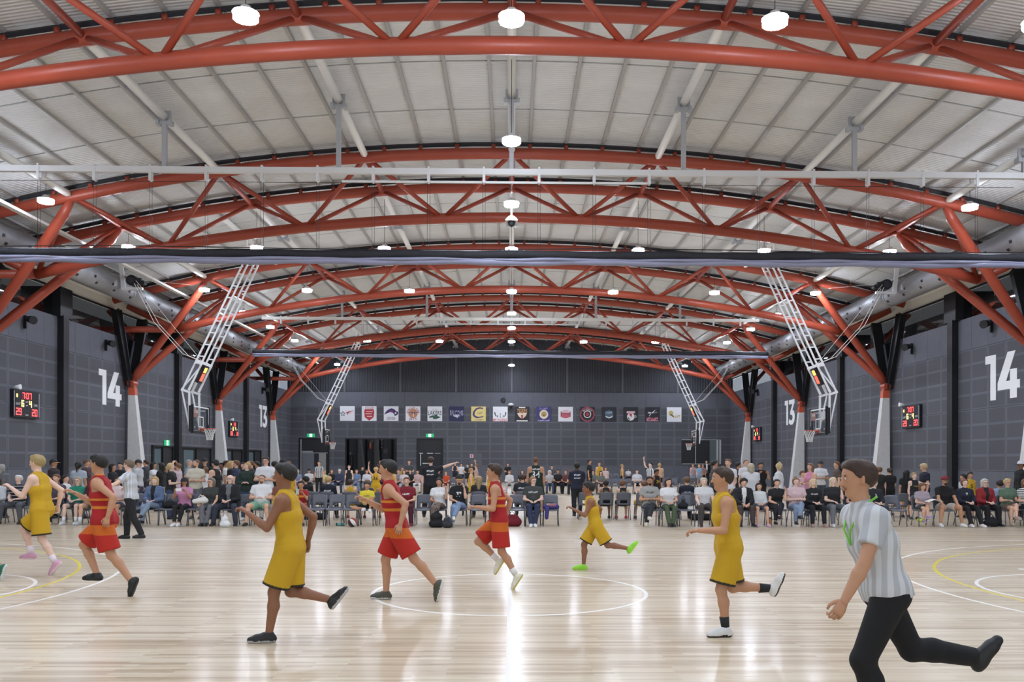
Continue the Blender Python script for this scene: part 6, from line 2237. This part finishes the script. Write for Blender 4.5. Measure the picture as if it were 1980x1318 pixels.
stand(366, 887, 28.5, 'bald man in grey tee with hands on hips behind the cream tee man', A1, ('buzz', GRY), ('tee', '#8d939c'), ('pants', '#3a3c42'), heading=RIGHT, arms='hip')
stand(379, 887, 25.3, 'bearded man in cream tee with arms folded and camouflage shorts', A1, ('buzz', BRN), ('tee', '#cfc9b6'), ('shorts', '#70727a'), '#3a3a3e', CAMW, 'crossed', extras=('beard',), b=1.05, head=(-.5, 0))
stand(396, 885, 29.5, 'man in black cap and black tee between the cream tee and tattooed man', A1, ('short', DBR), ('tee', '#17181b'), ('pants', K), cap=(K, K), prints=[('~6', 'front', .1, .05, .36, '#c9b13a')])
stand(398, 902, 28.2, 'girl in white tee and denim shorts seen from behind', A1, ('pony', BRN), ('tee', W), ('shorts', '#3c4456'), '#dddddd', AWAY)
stand(416, 888, 25.2, 'broad tattooed man in black vest and black cap looking left', A1, ('short', K), ('tank', '#1a1b1f'), ('pants', K), heading=LEFT - .3, cap=('#1a1a1e', '#1a1a1e'), b=1.2, extras=('beard',))
stand(428, 894, 30, 'dark-haired person in black half hidden left of the second column', A3, ('short', BLK), ('tee', K), ('pants', K))
stand(438, 889, 30, 'man in white tee standing before the second left column', A2, ('short', DBR), ('tee', W), ('pants', K), heading=RIGHT)
stand(447, 890, 29, 'blond woman in black top right of the second left column', A0, ('long', BLD), ('tee', K), ('pants', K), heading=RIGHT, bust=1)
stand(457, 889, 28.5, 'man in navy shirt and dark trousers standing side-on', A1, ('short', BRN), ('tee', '#2e3650'), ('pants', K), heading=LEFT)
stand(478, 893, 24.8, 'fair-haired woman in dark green striped-sleeve top, arms folded', A0, ('bun', '#b08f60'), ('long', '#25352f'), ('pants', JEAN), '#dddddd', CAMW, 'crossed', bust=1, head=(-.6, 0))
stand(470, 894, 32, 'person in black tee behind the dark green top', A1, ('short', DBR), ('tee', K), ('pants', K))
stand(486, 890, 30, 'man in dark red-trimmed top behind the fair-haired woman', A1, ('buzz', BRN), ('tee', '#2a2228'), ('pants', K), heading=LEFT)
stand(497, 891, 31, 'dark-haired man in black left of the tall white tee man', A2, ('short', BLK), ('tee', K), ('pants', K), heading=LEFT)
stand(514, 882, 24.7, 'tall man with glasses in white tee with arms folded', A1, ('short', DBR), ('tee', W), ('pants', '#c4c1ba'), K, CAMW, 'crossed', extras=('glasses',), b=1.12)
stand(531, 890, 27, 'person in black tee and dark cap right of the tall man', A1, ('short', BLK), ('tee', '#1d1d22'), ('pants', K), heading=AWAY, prints=[('~6', 'back', .14, .08, .36, '#dddddd')])
stand(547, 887, 25.4, 'man in black cap and black tee looking left above the brown tee', A1, ('short', DBR), ('tee', '#19191d'), ('pants', K), heading=LEFT, cap=('#1a1a1e', '#1a1a1e'), extras=('beard',), arms='hold')
stand(562, 908, 30, 'player in yellow jersey standing left of the empty chairs', A1, ('short', BLD), JY, BY, heading=CAMW, prints=[('9', 'front', .1, .12, .3, '#222222')])
stand(557, 890, 31, 'man in grey tee standing behind the yellow player at the aisle', A1, ('buzz', BRN), ('tee', G), ('pants', K), heading=LEFT)
stand(833, 881, 26.3, 'coach in black team shirt seen from behind, pointing right', A0, ('short', DBR), ('tee', '#1c1e26'), ('pants', '#15161a'), K, AWAY, 'point', 'wide', armsL='down', b=1.12, prints=[('~8', 'back', .2, .05, .38, '#e6e6e6'), ('~9', 'back', .2, .035, .28, '#e6e6e6')])
stand(1036, 881, 27.2, 'tall bald man in dark green jersey number 34 seen from behind', A2, ('buzz', '#6a4a38'), ('jersey', '#1a2b24'), ('baggy', '#1a2b24'), '#e0e0e0', AWAY, 'down', 'wide', b=1.18, prints=[('~11', 'back', .26, .05, .42, '#e6e6e6'), ('34', 'back', .24, .2, .27, '#e6e6e6')])
stand(1116, 896, 26.6, 'coach in navy shirt and black trousers seen from behind, walking', A4, ('short', BLK), ('tee', '#1d2233'), ('pants', '#15161a'), K, AWAY, 'hold', 'walk', torso=(0, .12, 1), b=1.1, prints=[('~8', 'back', .2, .05, .38, '#e6e6e6'), ('~9', 'back', .2, .035, .28, '#e6e6e6')], H=1.76)
stand(1382, 888, 25.6, 'dark-haired man in charcoal shirt behind the yellow player', A2, ('short', BLK), ('tee', '#38383c'), ('pants', K), heading=RIGHT, extras=('glasses',), b=1.1)
stand(1408, 886, 25, 'youth in white tee with hands clasped, standing right of the charcoal shirt', A1, ('short', '#6b5238'), ('tee', '#dddde0'), ('shorts', '#3c3f46'), '#dddddd', CAMW, 'front', head=(-.6, 0))
stand(1428, 892, 30, 'man in black standing behind the youth in white', A2, ('short', BLK), ('tee', K), ('pants', K), heading=RIGHT)
stand(1443, 887, 29, 'balding man in white tee at the farthest right column', A1, ('buzz', BRN), ('tee', W), ('pants', '#8a8c90'), head=(.3, 0))
stand(1452, 895, 25.5, 'woman with long grey-blond hair in white tee seen from behind', A0, ('bob', '#b9ad96'), ('tee', '#d9d9dc'), ('pants', '#8f96a4'), '#dddddd', AWAY, 'front', bust=1, b=1.25)
stand(1471, 893, 29.5, 'man in black shirt holding his phone, arms raised', A2, ('short', BLK), ('tee', '#17171b'), ('pants', '#17171b'), arms='phone')
stand(1506, 894, 25.4, 'woman with fair bun in white tee with a black bag strap', A0, ('bun', '#c4ab80'), ('tee', W), ('pants', '#8a8c90'), '#dddddd', RIGHT + 2.6, bust=1.05, b=1.1, head=(-.9, 0))
stand(1567, 895, 25.6, 'long-haired woman in pink vest top looking left', A1, ('long', '#7a5a40'), ('tank', '#cf8aa4'), ('pants', JEAN), '#dddddd', LEFT + .5, bust=1, arms='hold')
stand(1552, 905, 27.5, 'child in pale pink top beside the woman in pink', A1, ('mop', BRN), ('tee', '#cfa9b6'), ('shorts', '#cfa9b6'), H=1.45)
stand(1586, 890, 31, 'man in white tee, cap and jeans with arms folded by the right column', A2, ('short', BLK), ('tee', W), ('pants', '#4a5260'), '#dddddd', CAMW, 'crossed', cap=('#2a2a2e', '#2a2a2e'))
stand(1618, 891, 29, 'man in brown tee right of the woman with long pale hair', A1, ('short', BRN), ('tee', '#5a4c44'), ('pants', K), heading=LEFT)
stand(1641, 893, 30, 'person in dark top half hidden by the referee', A2, ('short', BLK), ('tee', '#3a2f2c'), ('pants', K))
stand(1700, 902, 27, 'boy in dark tee seen from behind, left of the nearest right column', A1, ('short', BRN), ('tee', '#23211f'), ('shorts', K), heading=AWAY)
stand(1720, 904, 27.5, 'boy in black kit seen from behind, at the nearest right column', A1, ('short', DBR), ('tee', '#1d1d20'), ('shorts', K), heading=AWAY, arms='hold')
stand(1752, 912, 26.5, 'long-haired girl in black seen from behind, before the right wall', A2, ('long', BLK), ('tee', K), ('shorts', K), heading=AWAY, H=1.5)
stand(1768, 916, 25.6, 'fair boy in black and yellow jersey reaching right', A0, ('short', '#a88c60'), ('jersey', '#24242a'), ('baggy', '#24242a'), heading=CAMW, armsL='aim', arms='down', H=1.42, prints=[('TIGERS', 'front', .16, .04, .3, '#c9a83a')])
stand(1788, 896, 25.6, 'tall blond youth in navy tee looking down, before the right wall', A1, ('mop', '#b8a27c'), ('tee', '#1c2030'), ('shorts', '#1c2030'), '#dddddd', LEFT, head=(0, .4), H=1.72)
stand(1862, 918, 26.5, 'dark-haired child in white top beside the yellow jersey boy', A2, ('long', BLK), ('tee', '#c0c3c8'), ('shorts', K), heading=LEFT, H=1.36)
stand(1876, 914, 26, 'black-haired boy in yellow jersey number 5 by the black pilaster', A2, ('short', BLK), JY, BY, heading=CAMW, prints=[('5', 'front', .1, .14, .28, '#222222')], H=1.44)
sit(1930, 'curly dark-haired person in a second row chair at the right', 1.5, A2, ('mop', '#2a1c18'), ('tee', '#8f9fb8'), ('pants', K), K, row=(24.9, AWAY), clab='grey chair under the curly-haired person')
stand(1974, 890, 25.4, 'man in white-black cap and black top at the right edge', A3, ('short', BLK), ('long', '#141417'), ('pants', K), heading=LEFT, cap=('#d6d6d8', '#1a1a1e'))

# ---- far side of the middle court and beyond
LM = [(-14.4, 'star'), (-12.55, 'red crest'), (-10.7, 'purple bull'), (-8.85, 'orange ball'), (-7.0, 'LAKERS'), (-5.2, 'FALCONS'), (-3.3, 'yellow C'), (-1.5, 'PHOENIX'), (0.35, 'TIGERS'), (2.2, 'purple'), (4.0, 'red drum'), (5.9, 'red ring'), (7.7, 'grey-blue badge'), (9.6, 'red and green ball'), (11.4, 'white bird'), (13.2, 'gold emblem')]
LM = [(657 + 14 + i * 42.2, n_) for i, (_, n_) in enumerate(LM)]
seen_labels = {}


def far_label(px, txt):
    if px < 645:
        pl = 'left of the banner row'
    elif px > 1330:
        pl = 'right of the banner row'
    else:
        i = min(range(16), key=lambda k: abs(LM[k][0] - px))
        pl = 'below the %s banner' % LM[i][1]
    l = txt + ', ' + pl
    k = seen_labels.get(l, 0)
    seen_labels[l] = k + 1
    if k:
        l += ', ' + ['', 'second from left', 'third from left', 'fourth from left'][k]
    return l


def fsit(px, txt, H, skin, hair, top, bottom, shoes=K, Y=46.4, hdg=CAMW, arms='lap', **kw):
    l = far_label(px, txt)
    return sit(px, l, H, skin, hair, top, bottom, shoes, arms, 'sit', row=(Y, hdg), clab='chair under ' + ' '.join(l.split()[:14]), h=0.04, **kw)


def fst(px, ytop, Y, txt, skin, hair, top, bottom, **kw):
    return stand(px, ytop, Y, far_label(px, txt), skin, hair, top, bottom, **kw)


fsit(575, 'far seated woman in blue patterned tee', 1.66, A0, ('bob', GRY), ('tee', '#8390ac'), ('pants', '#6a6a72'))
fsit(597, 'far seated man in white tee and dark cap', 1.76, A1, ('short', DBR), ('tee', W), ('pants', K), cap=(K, K))
fst(617, 891, 44.3, 'far referee in black and white stripes', A1, ('short', BRN), ('tee', W, STR), ('pants', K))
fsit(626, 'far seated person in pale yellow tee', 1.6, A1, ('bob', BLD), ('tee', '#d6cf9a'), ('pants', G))
fsit(641, 'far seated person in black tee leaning on a hand', 1.68, A1, ('bob', BRN), ('tee', K), ('pants', LJEAN), arms='chin', armsL='lap')
fsit(656, 'far seated bearded man in dark blue', 1.76, A0, ('buzz', WHT), ('long', '#3b4258'), ('pants', '#3b4258'), extras=('beard',))
fst(675, 899, 44.5, 'far player in black and yellow jersey', A0, ('short', BRN), ('jersey', '#1f1f22'), ('baggy', '#1f1f22'))
fsit(689, 'far seated person in blue shirt', 1.68, A1, ('short', BRN), ('tee', '#6f86a8'), ('pants', '#7f90a8'), arms='chin', armsL='lap')
fst(701, 902, 52, 'far spectator in black top', A1, ('short', DBR), ('tee', K), ('pants', K))
fsit(709, 'far seated woman in white long sleeves', 1.66, A1, ('bob', BRN), ('long', '#d3d3d8'), ('pants', '#8a8f9c'), bust=1)
fst(727, 903, 33, 'boy in yellow jersey 36 from behind raising his left hand', A1, ('short', BLD), JY, BY, heading=AWAY, arms='down', armsL='raise', prints=[('36', 'back', .2, .16, .3, '#222222')])
fst(735, 889, 66, 'far person in brown seen through the glazed entry', A2, ('short', BLK), ('tee', '#5a4036'), ('pants', K))
fst(757, 905, 34.5, 'boy in yellow jersey 12 from behind', A1, ('short', BRN), JY, BY, heading=AWAY, prints=[('12', 'back', .2, .16, .3, '#222222')])
fsit(770, 'far seated person in grey', 1.7, A1, ('short', BRN), ('tee', '#8a8486'), ('pants', K))
fsit(781, 'far seated woman in pale pink', 1.66, A1, ('bob', BRN), ('tee', '#cfc3c8'), ('pants', '#aaa6ac'), bust=1, Y=45.2)
fst(778, 903, 50, 'far standing child in yellow', A1, ('short', BRN), ('tee', '#b5a05a'), ('shorts', K))
fst(791, 889, 48.8, 'far bearded man in dark grey tee with arms folded', A1, ('short', '#6a4030'), ('tee', '#4a4c4e'), ('pants', K), arms='crossed', extras=('beard',))
fsit(793, 'far seated person in black with a logo', 1.7, A1, ('short', BLK), ('tee', K), ('pants', K))
fsit(807, 'far seated person in pink and white', 1.64, A1, ('short', DBR), ('tee', '#c4a8a6'), ('pants', '#e0d8d6'))
fsit(848, 'far seated man in black with folded arms', 1.74, A1, ('short', BRN), ('tee', K), ('pants', '#2a2a2e'), arms='crossed', extras=('beard',))
fsit(862, 'far seated boy in orange shirt', 1.5, A1, ('short', BRN), ('tee', '#c4502c'), ('shorts', '#8a2a26'))
for px, txt, col in ((880, 'far player in dark singlet', '#2a2f40'), (892, 'far player in white top', '#d6d6d6'), (904, 'far player in dark top', '#22252e'), (912, 'far spectator in dark top', '#2a2a30'), (949, 'far woman in black', K), (962, 'far woman in black', K), (982, 'far long-haired woman in black', K)):
    fst(px, 893 + (px % 5), 58 + (px % 7), txt, A1, ('bob' if 'wom' in txt else 'short', DBR), ('tank' if 'singlet' in txt else 'tee', col), ('shorts', '#26262c'), arms='hold')
fst(911, 905, 35, 'player in yellow jersey seen side-on', A1, ('short', '#a8824c'), JY, BY, heading=RIGHT)
fst(921, 897, 43, 'far person in pink and black raising an arm', A1, ('short', BRN), ('tee', '#b59a94'), ('shorts', K), arms='raise', armsL='down', heading=LEFT)
fst(950, 906, 34, 'boy in yellow jersey facing the camera', A0, ('short', '#a88c5c'), JY, BY, prints=[('10', 'front', .16, .14, .28, '#222222')])
fsit(985, 'far seated person in white', 1.62, A1, ('bob', BRN), ('long', '#d3d0d0'), ('pants', '#b9b5b5'))
fsit(1010, 'far seated woman in black top', 1.66, A1, ('bob', DBR), ('tee', K), ('pants', K))
fsit(1063, 'far seated grey-haired woman in patterned top', 1.64, A1, ('bob', WHT), ('tee', '#b9b9bd', LACE), ('pants', '#4a5670'))
fst(1067, 899, 50, 'far man in grey standing', A1, ('short', DBR), ('tee', '#4c5058'), ('pants', K))
fsit(1079, 'far seated man in black', 1.74, A2, ('short', BLK), ('tee', K), ('pants', K))
fsit(1094, 'far seated person in dark red', 1.66, A1, ('short', BRN), ('tee', '#6a3a38'), ('pants', K))
fsit(1105, 'far seated person in dark grey', 1.7, A1, ('bob', BRN), ('tee', '#4a4448'), ('pants', K), Y=45.3)
fst(1140, 887, 44, 'far tall man in black tee looking right', A2, ('short', BLK), ('tee', '#1d1e22'), ('pants', '#1d1e22'), heading=RIGHT - .4)
fsit(1147, 'far seated woman in grey-green', 1.66, A1, ('short', DBR), ('tee', '#66706a'), ('pants', '#4a5058'))
fst(1159, 893, 52, 'far player in yellow standing', A1, ('short', BRN), JY, BY)
fsit(1162, 'far seated girl with dark hair', 1.6, A1, ('long', BLK), ('tee', '#6a6a62'), ('shorts', '#3a3a3a'), Y=45.3)
fst(1171, 903, 51, 'far child in pale pink', A1, ('bob', BRN), ('tee', '#d3bdb8'), ('shorts', G))
fst(1203, 897, 54, 'far player in yellow vest turning', A1, ('short', '#a8824c'), ('jersey', '#b08f3a'), ('baggy', K), heading=RIGHT)
fsit(1215, 'far seated person in white and black', 1.6, A2, ('bob', BLK), ('tee', '#cfcfcf'), ('pants', K), Y=69.6)
fsit(1232, 'far seated woman in white tee and black shorts', 1.7, A0, ('short', BRN), ('tee', '#c9cbd0'), ('shorts', K), arms='crossed', b=1.2, bust=1)
fst(1258, 893, 36.5, 'referee in black and white stripes raising an arm', A0, ('short', BLK), ('tee', W, STR), ('pants', K), heading=LEFT + .6, arms='raise', armsL='down')
fst(1269, 907, 31, 'dark player in black jersey with yellow number', A3, ('short', BLK), ('jersey', '#1c1c20'), ('baggy', '#1c1c20'), heading=CAMW + .5, prints=[('34', 'front', .16, .14, .26, '#c9a83a')], head=(.5, .2))
fst(1275, 895, 47.8, 'far person in peach top', A1, ('bun', BLD), ('tee', '#cfa98a'), ('shorts', K), heading=AWAY)
fst(1340, 896, 60, 'far girl in patterned singlet', A1, ('long', BRN), ('tank', '#a8909a'), ('shorts', '#8a9ab0'))
fst(1352, 898, 59, 'far girl in blue top', A1, ('pony', BLD), ('tee', '#86a4bd'), ('shorts', LJEAN))
fst(1359, 897, 61, 'far girl in pink-brown top', A1, ('bob', BRN), ('tee', '#a07a74'), ('shorts', K))
fst(1366, 889, 62, 'far man in black and white', A1, ('short', DBR), ('jacket', K, cloth(K), W), ('pants', K))
# empty chairs of the far rows
for i, px in enumerate((820, 834, 876, 892, 1038, 1050, 1176, 1190, 1204, 1218, 1246, 1290, 1304)):
    empty_chair(px, far_label(px, 'empty far chair facing the camera'), 'C')
for i, px in enumerate((1288, 1305, 1322, 1340)):
    empty_chair(px, far_label(px, 'empty far chair facing the end wall'), (50.2, AWAY))
for i, px in enumerate((1180, 1192, 1204, 1226)):
    empty_chair(px, far_label(px, 'empty chair at the end wall'), (69.8, CAMW))

# ================================================================== SMALL THINGS
def by_label(start):
    return [o for o in bpy.data.objects if str(o.get('label', '')).startswith(start)][0]


# ball on the floor below the boy in yellow
p = at(681, 1010, Y=22.35)
bl = thing('basketball', 'white, black and red basketball on the floor in front of the chairs', 'ball', (p.x, 22.35, 0.122))
R_B = 0.122
for i in range(8):
    vs, fs = [], []
    n, m = 8, 4
    for a in range(n + 1):
        th = PI * a / n
        for b in range(m + 1):
            ph = 2 * PI * (i + b / m) / 8
            vs.append((R_B * math.cos(th), R_B * math.sin(th) * math.cos(ph), R_B * math.sin(th) * math.sin(ph)))
    for a in range(n):
        for b in range(m):
            fs.append((a * (m + 1) + b, (a + 1) * (m + 1) + b, (a + 1) * (m + 1) + b + 1, a * (m + 1) + b + 1))
    MB().add(vs, fs).build('ball_panel', mat('ball_%d' % (i % 3), ['#e2e0dd', '#25262b', '#a5382e'][i % 3], 0.5, bump=0.3, bscale=300), bl, True)
bl.rotation_euler = (0.4, 0.9, 0.5)
p = at(659, 1016, Z=0)
bt = thing('drink_bottle', 'turquoise drink bottle lying on the floor beside the ball', 'bottle', (p.x, p.y, 0.037))
MB().path([(-.09, 0, 0), (.1, 0, 0), (.118, 0, 0)], [.036, .036, .03], 14).build('bottle_body', mat('turquoise', '#6fb9bd', 0.4), bt, True)
MB().path([(-.125, 0, 0), (-.09, 0, 0)], [.033, .037], 14).build('lid', M_BLACK, bt, True)
p = at(1489, 1018, Z=0)
bt = thing('drink_bottle', 'copper drink bottle standing on the floor beside the pink shoes', 'bottle', (p.x, p.y, 0))
MB().lathe([(.036, 0), (.038, .01), (.038, .19), (.026, .22)], n=14).build('bottle_body', mat('copper', '#a8754a', 0.35, metal=0.5), bt, True)
MB().lathe([(.024, .215), (.024, .245), (.018, .25)], n=12).build('lid', M_BLACK, bt, True)
p = at(872, 1018, Z=0)
bt = thing('drink_cup', 'purple cup on the floor between the backpacks and the capped man', 'cup', (p.x, p.y, 0))
MB().lathe([(.036, 0), (.045, .14)], n=14).build('cup_body', mat('purple_cup', '#8d6a9c', 0.5), bt, True)
MB().lathe([(.047, .135), (.047, .15), (.03, .16)], n=14).build('lid', mat('purple_lid', '#6a4a7a', 0.5), bt, True)


def blob(name, prims, m, parent, h=0.02):
    P, Q = nets(*field([(V3(*a), V3(*b), ra, rb, k, 0) for a, b, ra, rb, k in prims], h), h)
    return link(name, np_mesh(name, [(P, Q, 0)], [m]), parent)


def bag(name, lab, cat, loc, prims, m, strap=None, sm=None):
    t = thing(name, lab, cat, loc)
    blob('bag_body', prims, m, t)
    if strap:
        MB().path(strap, 0.011, 6).build('strap', sm or m, t, True)
    return t


MK = cloth('#17181c')
p = at(843, 1020, Z=0)
bag('backpack', 'large black backpack on the floor at the feet of the woman in white', 'backpack', (p.x, p.y + .1, 0), [((-.1, 0, .1), (.1, 0, .1), .1, .1, .05), ((-.06, 0, .28), (.06, .02, .28), .1, .1, .06), ((0, .02, .38), (0.02, .03, .4), .06, .05, .04)], MK, [(-.05, .04, .44), (0, .05, .5), (.05, .04, .44)])
p = at(860, 1020, Z=0)
bag('backpack', 'small patterned black backpack leaning on the larger one', 'backpack', (p.x + .06, p.y + .02, 0), [((-.06, 0, .09), (.06, 0, .09), .09, .09, .05), ((0, 0, .2), (.02, .02, .22), .09, .07, .05)], mat('speckled_bag', '#35363c', 0.8, bump=0.6, bscale=30, vary=0.8, vscale=25), [(-.03, .04, .26), (0.02, .05, .32), (.06, .04, .27)])
p = at(990, 1022, Z=0)
bag('sports_bag', 'maroon sports bag on the floor by the slim red player', 'bag', (p.x, 22.6, 0), [((-.14, 0, .12), (.14, 0, .12), .12, .12, .04), ((-.1, 0, .25), (.1, 0, .25), .07, .07, .06)], cloth('#6a1222'), [(-.1, 0, .3), (0, 0, .4), (.1, 0, .3)])
p = at(430, 1020, Z=0)
bag('plastic_bag', 'white plastic bag standing between the feet of the man in black jacket', 'bag', (p.x, 22.2, 0), [((-.05, 0, .08), (.06, 0, .08), .085, .085, .05), ((-.02, 0, .2), (.03, 0, .22), .075, .06, .05), ((.0, 0, .3), (.0, 0, .32), .03, .025, .05)], mat('white_plastic', '#e2e4e6', 0.35, bump=0.9, bscale=14), [(-.03, 0, .32), (-.02, 0, .4), (.02, 0, .41), (.03, 0, .32)])
c = by_label('empty grey chair with a dark bag')
bag('handbag', 'dark handbag lying on the empty chair left of the girl in pink', 'bag', (c.location.x, c.location.y + .02, .45), [((-.12, 0, .08), (.12, 0, .08), .08, .08, .04), ((-.06, .04, .14), (.06, .04, .14), .06, .06, .04)], MK, [(-.08, .02, .16), (0, .04, .25), (.08, .02, .16)])
c = by_label('empty grey chair with a dark handbag')
bag('handbag', 'black handbag with strap on the chair beside the olive trousers', 'bag', (c.location.x - .06, c.location.y, .45), [((-.06, 0, .09), (.05, 0, .09), .085, .085, .04), ((0, .03, .2), (0, .03, .22), .06, .05, .04)], MK, [(-.05, .02, .25), (0, .04, .36), (.05, .02, .25)])
t = thing('snack_box', 'small white box on the chair beside the black handbag', 'box', (c.location.x + .1, c.location.y - .1, .452))
MB().box((0, 0, .035), (.13, .09, .07)).build('box_body', mat('white_card', '#d9d8d4', 0.7), t)
MB().box((0, 0, .074), (.136, .096, .008)).build('box_lid', mat('cream_card', '#cfc9bb', 0.7), t)
c = by_label('empty grey chair with a purple jacket')
t = thing('jacket', 'purple and blue jacket thrown over the empty chair by the gap', 'jacket', (c.location.x, c.location.y, .45))
blob('jacket_body', [((-.16, -.05, .05), (.16, -.08, .06), .06, .07, .04), ((-.1, -.2, .0), (-.12, -.24, -.22), .06, .05, .04), ((.05, .05, .08), (.1, -.02, .1), .07, .06, .04)], cloth('#3d3a7a'), t)
blob('jacket_lining', [((-.05, -.1, .1), (.1, -.12, .11), .04, .05, .03)], cloth('#9a6a78'), t)
# tote on a lap, papers, phones
w = by_label('grey-haired woman with glasses in dark green tee')
t = bag('tote_bag', 'white tote bag on the lap of the grey-haired woman', 'bag', (w.location.x - .16, w.location.y - .36, .62), [((-.16, 0, .03), (.14, .0, .05), .06, .07, .05), ((-.05, .05, .06), (.08, .05, .1), .06, .06, .05)], mat('white_canvas', '#dddbd5', 0.8, bump=0.5, bscale=10), [(-.06, 0, .12), (0, .02, .2), (.08, 0, .13)])
for lab0, nm, lab, d in (('girl in dark cap and pink tee', 'phone', 'white phone held up by the girl in pink', '#e6e6e8'), ('boy in red jersey over', 'phone', 'pale green phone held up by the boy in red', '#9fc2a8')):
    w = by_label(lab0)
    j = o_J[w.name]
    mid = (j['wrR'] + j['wrL']) / 2 + V3(0, .12, .05)
    t = thing(nm, lab, 'phone', w.matrix_basis @ Vector(mid))
    t.rotation_euler = (0.1, 0, w.rotation_euler.z)
    MB().box((0, 0, 0), (.15 if 'girl' in lab else .078, .009, .078 if 'girl' in lab else .15)).build('phone_back', mat('phone_' + d[1:], d, 0.4), t)
    MB().box((0, -.006, 0), (.14 if 'girl' in lab else .07, .003, .07 if 'girl' in lab else .14)).build('screen', mat('phone_screen', '#30343c', 0.2), t)
w = by_label('brown-haired girl in grey-pink tee')
t = thing('paper_sheet', 'white folded sheet in the hands of the reading girl', 'paper', (w.location.x + .12, w.location.y - .42, .68))
MB().box((-.1, 0, .03), (.2, .28, .004), Matrix.Rotation(-.35, 3, 'Y')).box((.1, 0, .03), (.2, .28, .004), Matrix.Rotation(.35, 3, 'Y')).build('sheet', mat('paper_white', '#e6e3dc', 0.8), t)
p = at(1783, 1008, Z=0)
t = thing('bright_shoes', 'pair of lime trainers on the floor under the reading girl', 'shoes', (p.x, p.y, 0))
for e in (-.06, .06):
    blob('shoe', [((e, .1, .035), (e, -.1, .03), .04, .035, .02), ((e, .09, .05), (e, .02, .06), .04, .035, .02)], mat('lime', '#c6dc3a', 0.5), t, 0.012)
for i, (px, lab) in enumerate(((622, 'long black bag under the second row chairs'), (1340, 'black and yellow bag under the chair with the handbag'))):
    p = at(px, 1000, Z=0)
    bag('sports_bag', lab, 'bag', (p.x, 25.1, 0), [((-.3, 0, .1), (.3, 0, .1), .1, .1, .03)], MK, [(-.15, 0, .2), (0, 0, .26), (.15, 0, .2)], cloth(YEL) if i else None)
p = at(1915, 1018, Z=0)
bag('handbag', 'dark bag on the floor between the red cardigan and the green tee', 'bag', (p.x, 22.7, 0), [((-.1, 0, .1), (.1, 0, .1), .1, .1, .04), ((0, 0, .2), (.04, 0, .22), .07, .06, .05)], MK, [(-.04, 0, .26), (0, 0, .36), (.06, 0, .27)])

# ---- scorers' bench behind the front row
for x0, x1, lab in ((at(905, 950, Y=27.6).x, at(948, 950, Y=27.6).x, 'dark bench table in front of the fair-haired woman'),):
    t = thing('bench_table', lab, 'table', ((x0 + x1) / 2, 27.3, 0))
    MB().box((0, 0, .73), (x1 - x0 + .5, .6, .04)).build('table_top', M_DARK, t)
    for sx in (-1, 1):
        for sy in (-1, 1):
            MB().tube((sx * .5, sy * .24, 0), (sx * .5, sy * .24, .71), .018, 8).build('leg', M_BLACK, t)
